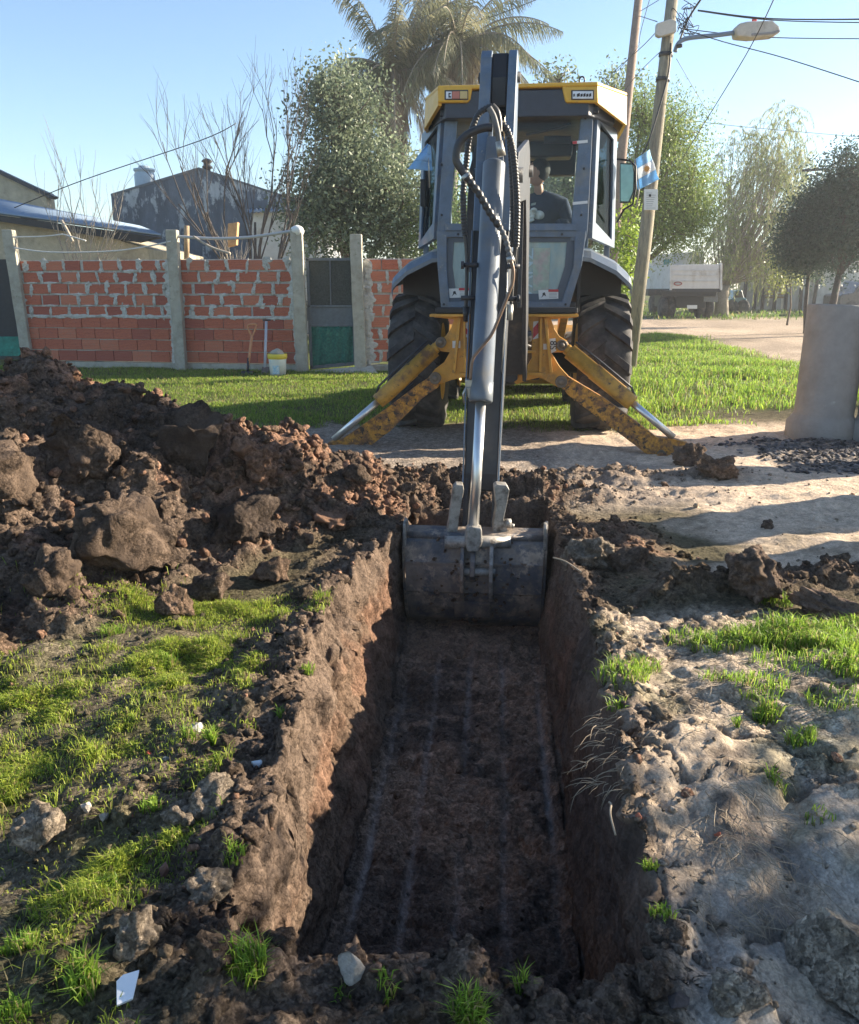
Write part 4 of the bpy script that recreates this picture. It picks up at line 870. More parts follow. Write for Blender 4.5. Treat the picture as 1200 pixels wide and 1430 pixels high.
# pivots
def boss(px, py, ly, r=.055, par=None):
    c = L(px, py, ly); b = LB(); b.lathe(c, (0, -1, 0), [(-.02, 0.001), (-.02, r), (.015, r), (.02, r * .85), (.012, r * .7), (.012, r * .5), (.035, r * .45), (.04, r * .2), (.04, .001)], 20)
    b.build('pivot_pin', mat('pin_steel', (.16, .13, .10), .5, metal=.4, var=.3, bump=.1), par or bh)
for s_ in (-1, 1):
    mxp = (lambda x: x) if s_ > 0 else (lambda x: 1394 - x)
    if s_ > 0: P = [(794, 526), (847, 558), (900, 597), (918, 611), (944, 614), (962, 619), (964, 633), (950, 641), (909, 640), (898, 630), (858, 600), (794, 552), (784, 541), (783, 530)]
    else: P = [(600, 527), (585, 536), (540, 570), (500, 598), (478, 613), (458, 618), (452, 630), (457, 642), (480, 645), (500, 636), (545, 602), (590, 556), (612, 541), (612, 530)]
    n = len(P); arm = LB(); pts = []
    for x, y in P:
        f = min(1, abs(x - (787 if s_ > 0 else 607)) / 160); pts.append(L(x, y, ly0 - .10 - .20 * f))
    arm.prism(pts, (0, .13, 0)); arm_o = arm.build('stabiliser_leg', rusty, bh, .006)
    # raised edge plates
    boss(784 if s_ > 0 else 608, 533 if s_ > 0 else 528, ly0 - .12); boss(785 if s_ > 0 else 616, 482 if s_ > 0 else 478, ly0 - .06, .05)
    boss(924 if s_ > 0 else 480, 634, ly0 - .31, .035, arm_o)
    if s_ > 0: c0, c1, c2 = L(785, 482, ly0 - .05), L(884, 563, ly0 - .18), L(941, 611, ly0 - .24)
    else: c0, c1, c2 = L(616, 479, ly0 - .05), L(528, 561, ly0 - .18), L(466, 614, ly0 - .24)
    d = (c1 - c0).normalized()
    cyl = LB(); cyl.tube([c0 + d * .05, c0 + d * .10], .05, 14); cyl.tube([c0 + d * .09, c0 + (c1 - c0) * .45, c0 + (c1 - c0) * .451, c1 - d * .03, c1], [.072, .072, .078, .074, .07], 18)
    co = cyl.build('stabiliser_cylinder', mat('worn_yellow_cylinder', (.50, .265, .04), .5, var=.2, c2=(.2, .10, .04), thr=(.5, .64), scale=7, bump=.1, c3=(.06, .04, .03), thr3=(.6, .66), s3=18), bh)
    LB().tube([c1 - d * .05, c2], .032, 16).build('cylinder_rod', chrome, co)
    up_ = Vector((s_ * .06, -.02, .08)); LB().tube([c0 + d * .08 + up_, c0 + d * .35 + up_ * 1.05, c1 - d * .1 + up_, c1 - d * .03 + up_ * .6], .011, 6).build('feed_pipe', steel2, co)
    # foot pad
    fc = L(924 if s_ > 0 else 480, 640, ly0 - .31); zz = -.02
    pad = LB(); pad.box((fc.x + s_ * .02, fc.y + .06, fc.z - .05), (.30, .34, .05)); pad.prism([(fc.x - .10, fc.y - .05, fc.z - .03), (fc.x + .10, fc.y - .05, fc.z - .03), (fc.x + .03, fc.y - .05, fc.z + .06), (fc.x - .03, fc.y - .05, fc.z + .06)], (0, .02, 0)); pad.build('foot_pad', rusty, arm_o, .01)
# swing post
sp = LB(); sp.prism([L(x, y, -1.22) for x, y in ((700, 428), (727, 428), (728, 446), (723, 530), (716, 535), (698, 533))], (0, .24, 0)); sp.build('swing_post', steel2, bh, .01)
LB().tube([L(712, 437, -1.15), L(712, 536, -1.15)], .045, 14).build('kingpin', steel2, bh)
# ---- boom / dipper / bucket : vertical plane from the swing post towards the camera
B0 = Vector((.775, 7.95, 0)); BD = Vector((.36 - .775, 5.2 - 7.95, 0)).normalized(); BLt = Vector((-BD.y, BD.x, 0)); 
# BLt points to the right as seen from the camera
if BLt.x < 0: BLt = -BLt
def BP(lat, t, z): return B0 + BLt * lat + BD * t + Vector((0, 0, z))
def tof(Yw, z=0): return (B0.y - Yw) / -BD.y
def bplate(prof, lat0, lat1, m, name, bevel=.006, parent=None):
    b = MB(); b.prism([BP(lat0, t, z) for t, z in prof], BLt * (lat1 - lat0)); return b.build(name, m, parent or bh, bevel)
boomp = [(-.02, .62), (-.02, 1.02), (.30, 1.55), (.52, 2.30), (.70, 2.46), (.95, 2.50), (2.30, 2.22), (2.42, 2.08), (2.30, 1.92), (1.15, 2.05), (.88, 1.80), (.45, .95), (.15, .60)]
for l0, l1 in ((-.12, -.085), (.085, .12)): bplate(boomp, l0, l1, steel2, 'boom_plate')
bplate([(.02, .66), (.34, 1.5), (.56, 2.26), (.76, 2.40), (.98, 2.44), (2.2, 2.18), (2.2, 2.0), (1.12, 2.1), (.84, 1.84), (.4, .98), (.14, .66)], -.084, .084, steel2, 'boom_core')
for (t, z) in ((.05, 1.0), (2.35, 2.08), (.75, 2.3)): MB().tube([BP(-.15, t, z), BP(.15, t, z)], .045, 14).build('pivot_pin', steel2, bh)
# boom side rail seen right of the dipper
tb, tt = tof(5.0), tof(5.62)
def DP(px, py, Yw): return at(px, py, Yw)
# dipper in its own frame: u along the length (0 bottom .. 1 top)
D0 = at(668.5, 742, 4.93); D1 = at(698.5, 72, 5.62); DA = (D1 - D0); DL = DA.length; DU = DA.normalized()
DF = (DU.cross(BLt)).normalized(); DF = DF if DF.y > 0 else -DF      # away from the camera
DR = DU.cross(DF).normalized(); DR = DR if DR.x > 0 else -DR
def DQ(u, f, r): return D0 + DU * (u * DL) + DF * f + DR * r
def hw(u): return .098 + .012 * u
db = MB()
secs = [(.085, .02, .13), (.12, -.01, .17), (.30, -.05, .25), (.55, -.06, .32), (.72, -.05, .33), (.80, -.02, .26)]
for k, (u, f0, f1) in enumerate(secs): pass
vs = [];
for u, f0, f1 in secs:
    for f, r in ((f0, -1), (f0, 1), (f1, 1), (f1, -1)): vs.append(DQ(u, f, r * hw(u)))
fs = [(3, 2, 1, 0), (20, 21, 22, 23)]
for i in range(5):
    for k in range(4): fs.append((i * 4 + k, i * 4 + (k + 1) % 4, (i + 1) * 4 + (k + 1) % 4, (i + 1) * 4 + k))
db.add(vs, fs); dip = db.build('dipper_arm', mat('dipper_dark', (.018, .022, .030), .5, var=.25, c2=(.05, .05, .05), thr=(.55, .75), bump=.06), bh, .008)
for s_ in (-1, 1):
    a = MB(); prof = [(.0, .0), (.0, .07), (.10, .13), (.30, .27), (.30, -.04), (.10, .0)]
    a.prism([DQ(u, f, s_ * hw(.1)) for u, f in prof], DR * (-s_ * .028)); a.build('dipper_prong', MATS['dipper_dark'], dip, .004)
    a = MB(); w_ = .066 if s_ < 0 else .052
    prof = [(.62, -.07), (.62, .36), (.80, .30), (1.0, .12), (1.0, -.02), (.98, -.05)]
    a.prism([DQ(u, f, s_ * hw(.8)) for u, f in prof], DR * (-s_ * w_)); a.build('dipper_head_plate', steel, dip, .006)
    # thin bright flange along the body
    a = MB(); a.prism([DQ(u, f, s_ * (hw(u) + .002)) for u, f in ((.10, -.022), (.30, -.062), (.62, -.075), (.62, -.055), (.30, -.04), (.10, .0))], DR * (s_ * .008)); a.build('dipper_flange', steel, dip, .001)
kn = MB(); kn.prism([DQ(u, f, -.045) for u, f in ((.995, -.02), (.995, .12), (.93, .14), (.885, .10), (.885, .0), (.94, -.04))], DR * .10); kn.build('rod_end', blk, dip, .012)
kn = MB(); r0, r1 = DQ(.90, .05, .008), at(703, 245, 6.5); kn.tube([r0, r0 + (r1 - r0) * .12], [.05, .038], 14); kn.build('rod_neck', blk, dip)
MB().tube([r0 + (r1 - r0) * .05, r1], .030, 14).build('crowd_rod', rod_b, dip); MB().tube([r1, r1 + (r1 - r0) * .9], .062, 16).build('crowd_cylinder', steel2, bh)
MB().tube([DQ(.955, .05, -.125), DQ(.955, .05, .125)], .03, 12).build('head_pin', steel2, dip)
# bucket cylinder in front of the dipper
c0, c1, c2 = at(690.5, 226, 5.35), at(671.5, 562, 4.92), at(661.5, 738, 4.72)
gc = mat('grey_cylinder', (.12, .14, .165), .38, var=.14, c2=(.15, .145, .13), thr=(.5, .68), scale=5, bump=.03, coat=.1)
bc = MB(); d = (c1 - c0).normalized(); bc.tube([c0, c0 + d * .01, c0 + d * .02, c1 - d * .12, c1 - d * .119, c1 - d * .01, c1], [.05, .064, .0655, .0655, .068, .068, .062], 28); bc = bc.build('bucket_cylinder', gc, bh)
MB().tube([c1 - d * .02, c2], .030, 24).build('cylinder_rod', chrome, bc)
e = at(693, 192, 5.4); bx = MB(); bx.prism([at(681, 190, 5.42), at(704, 190, 5.42), at(704, 226, 5.36), at(678, 226, 5.36)], (0, .09, 0)); bx.build('cylinder_base', gc, bc, .006)
MB().tube([at(649 + 2, 538, 5.0), at(665, 538, 5.0)], .02, 10).build('hose_clamp', fit, bc)
f1 = MB(); f1.prism([at(650, 530, 4.92), at(661, 530, 4.92), at(661, 541, 4.92), at(650, 541, 4.92)], (0, .06, 0)).prism([at(652, 541, 4.92), at(663, 541, 4.92), at(664, 556, 4.92), at(654, 556, 4.92)], (0, .05, 0)); f1.build('cylinder_fitting', fit, bc, .004)
MB().tube([at(651, 541, 4.9), at(647, 550, 4.9), at(649, 563, 4.9)], .006, 6).build('small_pipe', fit, bc)
# links
for s_ in (-1, 1):
    if s_ < 0: pts = [(633, 682), (636, 677), (643, 678), (644, 684), (639, 722), (636, 758), (634, 768), (621, 766), (620, 755), (626, 742), (628, 730), (629, 716)]
    else: pts = [(693, 680), (696, 677), (706, 678), (709, 684), (707, 700), (703, 725), (708, 745), (712, 768), (695, 768), (692, 752), (692, 735), (695, 710)]
    xm_ = 632 if s_ < 0 else 701; a = MB(); a.prism([at(xm_ + (x - xm_) * 1.35, y, 4.80) for x, y in pts], (0, .10, 0)); a.build('bucket_link', mat('worn_steel', (.30, .28, .25), .5, metal=.2, var=.3, c2=(.10, .085, .07), thr=(.5, .65), scale=14, bump=.15), bh, .004)
    if s_ > 0: MB().tube([at(705, 731, 4.82), at(714, 731, 4.82)], .028, 12).tube([at(713, 734, 4.82), at(718, 735, 4.82)], .014, 10).build('link_pin', MATS['worn_steel'], bh)
MB().tube([at(621, 757, 4.72), at(713, 757, 4.72)], .036, 16).build('link_cross_pin', MATS['worn_steel'], bh)
re = MB(); re.prism([at(x, y, 4.66) for x, y in ((652, 738), (660, 736), (673, 738), (674, 757), (670, 771), (653, 771), (649, 757))], (0, .09, 0)); re.build('rod_eye', MATS['worn_steel'], bh, .01)
# ---- digging bucket
bkt = bh
mud = mat('bucket_steel', (.085, .088, .098), .6, metal=.2, var=.35, c2=(.22, .175, .14), thr=(.44, .56), scale=5, bump=.3, bscale=35, c3=(.40, .31, .23), thr3=(.54, .64), s3=9)
bw = .40; bcx = .262; bdir = Vector((.10, .995, 0)); blt = Vector((.995, -.10, 0))
def KP(r, y, z): return Vector((bcx, 4.78, 0)) + blt * r + bdir * y + Vector((0, 0, z))
shell_out = [(.10, .045), (.0, .035), (-.045, -.01), (-.075, -.11), (-.085, -.12), (-.09, -.20), (-.085, -.30), (-.062, -.318), (-.045, -.40), (.0, -.49), (.07, -.555), (.16, -.60), (.45, -.625)]
th = .014
sh = MB(); n = len(shell_out); vs = []
for k, (y, z) in enumerate(shell_out):
    a = Vector(shell_out[max(k - 1, 0)]); b2 = Vector(shell_out[min(k + 1, n - 1)]); tn = (b2 - a).normalized(); nr = Vector((-tn.y, tn.x)) * th
    taper = 1 - .045 * max(0, -z) / .6
    for r in (-bw * taper, bw * taper): vs.append(KP(r, y, z))
    for r in (-bw * taper, bw * taper): vs.append(KP(r, y + abs(nr.x) + .002, z + .004))
fs = []
for k in range(n - 1):
    a = 4 * k; b2 = 4 * k + 4; fs += [(a, a + 1, b2 + 1, b2), (a + 2, b2 + 2, b2 + 3, a + 3), (a, b2, b2 + 2, a + 2), (a + 1, a + 3, b2 + 3, b2 + 1)]
fs += [(0, 2, 3, 1), (4 * n - 4, 4 * n - 3, 4 * n - 1, 4 * n - 2)]
sh.add(vs, fs); shell = sh.build('digging_bucket', mud, bh, .003)
for s_ in (-1, 1):
    a = MB(); side_p = [(-.02, .03), (.02, .085), (.08, .10), (.13, .06), (.30, -.12), (.47, -.50), (.48, -.62), (.16, -.59), (.07, -.54), (.0, -.475), (-.04, -.39), (-.07, -.25), (-.055, -.05)]
    a.prism([KP(s_ * (bw + .004) * (1 - .045 * max(0, -z) / .6), y, z) for y, z in side_p], blt * (s_ * .016)); a.build('side_plate', mud, shell, .003)
    # upright lip at the top corner
    a = MB(); a.prism([KP(s_ * (bw + .012), y, z) for y, z in ((-.05, -.09), (-.06, .09), (-.03, .11), (.05, .10), (.10, .03))], blt * (-s_ * .018)); a.build('corner_lug', MATS['worn_steel'], shell, .004)
MB().tube([KP(-bw, -.01, .018), KP(bw, -.01, .018)], .024, 12).build('top_tube', mud, shell)
for z in (-.125, -.315): 
    y = -.088 if z > -.2 else -.068
    MB().prism([KP(-bw * .98, y - .004, z - .008), KP(-bw * .98, y - .004, z + .008), KP(-bw * .98, y + .02, z + .008), KP(-bw * .98, y + .02, z - .008)], blt * (2 * bw * .98)).build('weld_seam', mud, shell, .002)
for lat in (-.075, .09, -.02):
    wd = .022 if lat != -.02 else .03
    p = [(-.02, .02), (-.11, -.03), (-.16, -.10), (-.165, -.20), (-.135, -.28), (-.09, -.35), (-.05, -.3)] if lat != -.02 else [(-.03, .0), (-.14, -.09), (-.15, -.18), (-.08, -.24)]
    MB().prism([KP(lat, y, z) for y, z in p], blt * wd).build('hinge_ear', MATS['worn_steel'] if lat == .09 else mud, shell, .005)
MB().tube([KP(-.09, -.115, -.16), KP(.125, -.115, -.16)], .022, 12).build('hinge_pin', MATS['worn_steel'], shell)
MB().prism([KP(-.11, -.088, -.36), KP(.10, -.088, -.36), KP(.10, -.055, -.46), KP(-.11, -.055, -.46)], bdir * .03).build('wear_plate', mud, shell, .004)
for k in range(5):
    r = -.34 + .17 * k; MB().prism([KP(r - .03, .44, -.60), KP(r + .03, .44, -.60), KP(r + .03, .44, -.64), KP(r - .03, .44, -.64)], bdir * .12 + Vector((0, 0, .0))).build('bucket_tooth', MATS['worn_steel'], shell, .006)
# packed clay stuck to the bucket back
rb3 = np.random.default_rng(5); n_ = 150; P_m = []; 
for k in range(n_):
    q_ = rb3.integers(1, len(shell_out) - 2); t_ = rb3.random(); a_ = np.array(shell_out[q_]) * (1 - t_) + np.array(shell_out[q_ + 1]) * t_; lat = rb3.uniform(-.37, .37) if rb3.random() < .5 else rb3.normal(0, .1)
    v_ = KP(max(-.37, min(.37, lat)), a_[0] - .002, a_[1]); P_m.append(tuple(v_))
P_m = np.array(P_m); S_m = rb3.uniform(.004, .017, n_)
mo = scatter('stuck_clay', attr_mat('clods'), P_m, S_m, np.ones((n_, 3)) * brown * rb3.uniform(.5, 1.1, (n_, 1)), kinds2[:5], .9, shell, rb3); mo['kind'] = 'stuff'
# bolts and weld lines on the machine
for px_, py_ in ((617, 165), (617, 230), (617, 300), (818, 165), (816, 235), (812, 300), (620, 425), (790, 425), (640, 327), (785, 327)):
    c_ = L(px_, py_, rear - .012); LB().lathe(c_, (0, -1, 0), [(-.01, .001), (-.01, .011), (.006, .011), (.008, .006), (.008, .001)], 8).build('bolt', steel2, bh)
# ---- hoses
def ribbed(pts, r, n=10, pitch=.018, depth=.12):
    sp_ = spline(pts, 14); out = [sp_[0]]; acc = 0
    res = []; L_ = 0; cum = [0]
    for i in range(1, len(sp_)): cum.append(cum[-1] + (sp_[i] - sp_[i - 1]).length)
    tot = cum[-1]; m_ = int(tot / (pitch / 4)); P_ = []; Rr = []; j = 0
    for k in range(m_ + 1):
        s_ = tot * k / m_
        while j < len(cum) - 2 and cum[j + 1] < s_: j += 1
        f = (s_ - cum[j]) / max(1e-6, cum[j + 1] - cum[j]); P_.append(sp_[j].lerp(sp_[j + 1], f)); Rr.append(r * (1 + depth * (1 if k % 4 < 2 else -.35)))
    return MB().tube(P_, Rr, n)
ho = lambda pts, Yd: [at(x, y, Yd + (0 if len(e_) < 1 else e_[0])) for x, y, *e_ in pts]
ribbed(ho([(687, 148), (676, 153), (668, 160), (662, 173), (655, 195), (652, 223), (650, 240), (647, 270), (648, 307), (650, 329)], 5.2), .0165).build('ribbed_hose', hose, bh)
MB().tube(spline(ho([(650, 329), (652, 356), (652, 390), (651, 430)], 5.2)), .011, 8).build('hose', hose, bh)
MB().tube(ho([(651, 428), (651, 449)], 5.2), [.020, .016], 10).build('hose_fitting', blk, bh)
MB().tube(spline(ho([(688, 178), (679, 178), (667, 181), (650, 190), (640, 203), (637, 222), (644, 236), (651, 246)], 5.05)), .022, 12).build('hose', hoseg if False else hose, bh)
MB().tube(ho([(650, 243), (655, 252)], 5.03), .026, 10).build('hose_fitting', fit, bh)
ribbed(ho([(652, 247), (660, 258), (669, 270), (684, 296), (698, 317)], 4.98), .019, pitch=.036, depth=.18).build('spiral_hose', hose, bh)
ribbed(ho([(698, 317), (704, 328), (708, 340), (713, 362)], 4.98), .014, pitch=.03, depth=.3).build('chain_hose', hoseg, bh)
MB().tube(ho([(712, 358), (714, 366)], 4.96), .022, 8).build('hose_fitting', fit, bh)
MB().tube(spline(ho([(714, 364), (717, 378), (716, 394), (710, 411), (698, 441), (686, 468), (668, 490), (660, 503), (657, 530)], 4.92)), .0095, 8).build('feed_tube', mat('brown_tube', (.20, .13, .09), .4, metal=.3, var=.2, bump=0), bh)
MB().tube(spline(ho([(683, 150), (690, 163), (695, 183), (697, 197)], 5.1)), .016, 10).build('hose', hoseg, bh)
MB().tube(ho([(697, 197), (701, 218)], 5.1), [.02, .024], 8).build('hose_fitting', fit, bh)
MB().tube(spline(ho([(687, 147), (694, 155), (697, 168), (698, 185)], 5.16)), .017, 10).build('hose', hose, bh)
ribbed(ho([(699, 172), (707, 179), (713, 195), (717, 215), (720, 245), (722, 280), (722, 310), (721, 345)], 5.18), .0185).build('ribbed_hose', hose, bh)
ribbed(ho([(704, 176), (710, 190), (713, 215), (715, 250), (716, 300), (716, 345)], 5.24), .014).build('ribbed_hose', hose, bh)
MB().tube(spline(ho([(721, 345), (718, 372), (716, 400), (713, 440)], 5.2)), .009, 8).build('hose', hose, bh)
MB().tube(ho([(708, 380), (708, 420), (704, 470), (700, 530)], 5.1), .0045, 6).build('steel_line', fit, bh)
for (x0, x1, y) in ((644, 668, 370), (644, 668, 416), (708, 726, 372), (708, 724, 417)):
    MB().tube([at(x0, y, 5.14), at(x1, y, 5.14)], .014, 10).build('hose_clamp', steel2, bh); 
for (x, y) in ((646, 370), (724, 417)): MB().tube([at(x - 2, y, 5.12), at(x + 2, y, 5.12)], .022, 8).build('clamp_bolt', steel2, bh)
MB().tube(ho([(712, 425), (711, 447)], 5.2), .022, 10).build('hose_fitting', fit, bh)
# side guard plates along the boom visible right of the dipper
g_ = MB(); g_.prism([at(x, y, 6.6) for x, y in ((718, 212), (724, 203), (731, 206), (731, 214), (727, 300), (722, 380), (716, 380))], (0, .03, 0)); g_.build('boom_side_plate', steel2, bh, .004)
g_ = MB(); g_.prism([at(x, y, 6.8) for x, y in ((728, 212), (733, 213), (731, 320), (728, 430), (723, 430), (726, 320))], (0, .03, 0)); g_.build('boom_side_plate', steel2, bh, .004)
g_ = MB(); g_.prism([at(x, y, 6.6) for x, y in ((656, 236), (664, 204), (668, 206), (668, 380), (655, 380), (652, 300))], (0, .03, 0)); g_.build('boom_side_plate', steel2, bh, .004)

# ---- operator
pr = root('person', tuple(ML @ Vector((.30, .05, 1.29))), MR, 'operator in a dark blue sweatshirt and white glove seated in the cab looking left', 'person')
def skinned(name, pts, edges, rads, m, parent, sub=2):
    me = bpy.data.meshes.new(name); A = WM[parent.name].inverted()
    me.from_pydata([tuple(A @ (ML @ Vector(p))) for p in pts], edges, []); o = bpy.data.objects.new(name, me); col.objects.link(o); o.parent = parent; WM[o.name] = WM[parent.name]
    sk = o.modifiers.new('skin', 'SKIN'); me.skin_vertices.new() if not me.skin_vertices else None
    for i, r in enumerate(rads): me.skin_vertices[0].data[i].radius = r if isinstance(r, tuple) else (r, r)
    me.skin_vertices[0].data[0].use_root = True
    s2 = o.modifiers.new('subsurf', 'SUBSURF'); s2.levels = sub; s2.render_levels = sub; me.materials.append(m)
    me.polygons.foreach_set('use_smooth', [True] * len(me.polygons)); sk.use_smooth_shade = True; return o
navy = mat('navy_cloth', (.03, .045, .09), .9, var=.2, bump=.3, bscale=25); skin_m = mat('skin', (.55, .30, .21), .55, var=.08, bump=.03); hairm = mat('dark_hair', (.02, .015, .012), .7, var=.3, bump=.4, bscale=90); glove = mat('white_glove', (.78, .76, .70), .85, var=.1, bump=.3, bscale=40)
hd = L(750, 242, -.12); sh_ = L(752, 268, -.05); hx, hz = hd.x, hd.z
body = skinned('torso', [(.30, .10, 1.55), (.31, .08, 1.84), (.32, .02, 2.10), (.32, -.02, 2.24), (hx + .03, -.06, 2.33), (.14, -.02, 2.23), (.08, -.14, 2.00), (.15, -.42, 1.96), (.50, -.02, 2.22), (.57, -.12, 2.01), (.44, -.42, 2.02), (.22, -.1, 1.50), (.20, -.45, 1.50), (.20, -.5, 1.32), (.42, -.1, 1.50), (.44, -.42, 1.50), (.44, -.48, 1.32)],
    [(0, 1), (1, 2), (2, 3), (3, 4), (3, 5), (5, 6), (6, 7), (3, 8), (8, 9), (9, 10), (0, 11), (11, 12), (12, 13), (0, 14), (14, 15), (15, 16)],
    [(.17, .13), (.16, .12), (.18, .13), (.13, .10), .05, .08, .06, .045, .08, .065, .048, .09, .07, .05, .09, .07, .05], navy, pr)
def blob(name, c, sc, m, parent, fn=None, n=3):
    V, F = ico(n); V = V.copy(); V = fn(V) if fn else V; V = V * np.array(sc) + np.array(c); M_ = np.array(ML); V = V @ M_[:3, :3].T + M_[:3, 3]; return fast(name, V, F, m, parent, True)
def headf(V):   # face towards -x (left), chin down
    V = V.copy(); x, y, z = V.T; V[:, 0] = np.where(z < 0, x * (1 - .15 * -z), x); f = (x < -.3)
    V[:, 0] -= .22 * np.exp(-((z + .02) / .16) ** 2 - (y / .16) ** 2) * f - .10 * np.exp(-((z - .18) / .10) ** 2 - ((np.abs(y) - .32) / .14) ** 2) * f
    V[:, 0] -= .07 * np.exp(-((z + .42) / .09) ** 2 - (y / .26) ** 2) * f + .09 * np.exp(-((z + .78) / .13) ** 2 - (y / .25) ** 2) * f
    V[:, 1] *= 1 - .25 * np.clip(-z, 0, 1); return V
hd_o = blob('head', (hx, -.12, hz), (.098, .078, .118), skin_m, pr, headf, 4)
def hairf(V): V = V.copy(); V[:, 0] = np.where((V[:, 0] < -.25) & (V[:, 2] < .25), -.25 + (V[:, 0] + .25) * .2, V[:, 0]); return V
blob('hair', (hx + .030, -.12, hz + .030), (.100, .086, .112), hairm, pr, hairf)
blob('eye', (hx - .084, -.155, hz + .018), (.010, .012, .009), inkb, pr, None, 2)
blob('ear', (hx + .01, -.20, hz - .004), (.018, .012, .03), skin_m, pr, None, 2)
skinned('neck', [(hx + .03, -.06, 2.28), (hx + .015, -.09, hz - .07)], [(0, 1)], [.055, .05], skin_m, pr, 1)
gx = L(749, 301, -.48); hp = Vector((gx.x, -.48, gx.z))
gp_ = [tuple(hp + Vector((.05, .08, .0))), tuple(hp + Vector((.03, .02, .01))), tuple(hp)]
skinned('glove', gp_, [(0, 1), (1, 2)], [(.042, .036), (.062, .048), (.062, .046)], glove, pr)
for k in range(4):
    b_ = hp + Vector((-.015, -.01, .045 - .026 * k)); l = (.055, .065, .06, .045)[k]
    skinned('glove_finger', [tuple(b_), tuple(b_ + Vector((-l * .7, -.015, -.004))), tuple(b_ + Vector((-l, -.005, -.028)))], [(0, 1), (1, 2)], [.021, .018, .014], glove, pr, 1)
b_ = hp + Vector((.0, -.03, .035)); skinned('glove_thumb', [tuple(b_), tuple(b_ + Vector((-.02, -.035, .022))), tuple(b_ + Vector((-.05, -.045, .012)))], [(0, 1), (1, 2)], [.019, .016, .012], glove, pr, 1)
lp = L(731, 302, -.48); skinned('second_glove', [(lp.x - .05, -.44, lp.z - .01), (lp.x - .01, -.48, lp.z), (lp.x + .025, -.5, lp.z - .005)], [(0, 1), (1, 2)], [.03, .035, .02], glove, pr)
# emblem on the sweatshirt (small light print)
plate([(742, 284), (749, 282.5), (748, 286), (742, 287)], -.245, .003, mat('light_print', (.35, .42, .4), .8, var=0, bump=0), 'chest_print', pr, 0)

# ---- flags
def flag(px_pts, Yd, label, bands, sun_):
    """px_pts: 4 corners tl,tr,br,bl; bands colours across"""
    fl = root('flag', tuple(at(*px_pts[3], Yd)), 0, label, 'flag', 'light blue and white flags on the backhoe')
    tl, tr, br, bl = [at(x, y, Yd) for x, y in px_pts]; n = 18; k = len(bands)
    def P_(u, v): p = (tl * (1 - u) + tr * u) * (1 - v) + (bl * (1 - u) + br * u) * v; return p + Vector((0, .025 * math.sin(u * 7 + v * 2.5) + .015 * math.sin(v * 9), 0))
    for b in range(k):
        m_ = MB(); v0, v1 = b / k, (b + 1) / k; vs = [P_(i / n, v0 + (v1 - v0) * j / 5) for i in range(n + 1) for j in range(6)]
        m_.add(vs, [(i * 6 + j, (i + 1) * 6 + j, (i + 1) * 6 + j + 1, i * 6 + j + 1) for i in range(n) for j in range(5)], True)
        o = m_.build('band', bands[b], fl); sd_ = o.modifiers.new('thickness', 'SOLIDIFY'); sd_.thickness = .002
    if sun_:
        c = P_(.5, .5) + Vector((0, -.02, 0)); s_ = MB(); pts = []
        for i in range(24): r = .022 if i % 2 else .038; pts.append(c + Vector((r * math.cos(i * math.pi / 12), 0, r * math.sin(i * math.pi / 12))))
        s_.prism(pts, (0, .004, 0)); s_.build('sun_emblem', mat('sun_gold', (.62, .32, .10), .8, var=.1, bump=0), fl)
    return fl
def cloth(name, c):
    m = bpy.data.materials.new(name); m.use_nodes = True; n = m.node_tree; b = n.nodes['Principled BSDF']; b.inputs['Base Color'].default_value = (*c, 1); b.inputs['Roughness'].default_value = .8
    tr = n.nodes.new('ShaderNodeBsdfTranslucent'); tr.inputs[0].default_value = (*c, 1); ms = n.nodes.new('ShaderNodeMixShader'); ms.inputs[0].default_value = .45
    n.links.new(b.outputs[0], ms.inputs[1]); n.links.new(tr.outputs[0], ms.inputs[2]); n.links.new(ms.outputs[0], n.nodes['Material Output'].inputs[0]); return m
fb = cloth('flag_blue', (.36, .62, .86)); fw = cloth('flag_white', (.8, .84, .88))
f = flag([(886, 223), (908, 208), (921, 250), (892, 265)], 8.9, 'light blue and white flag with a sun emblem beside the right mirror', [fb, fw, fb], True)
for o in f.children: pass
MB().tube([at(887, 222, 8.9), at(893, 263, 8.9), at(889, 290, 8.9)], .006, 6).build('flag_stick', fit, f)
f = flag([(597, 200), (602, 204), (604, 238), (569, 236)], 8.2, 'folded light blue flag at the left side of the cab', [fb, fb, fb], False)
MB().tube([at(598, 203, 8.2), at(600, 262, 8.2)], .006, 6).build('flag_stick', fit, f)
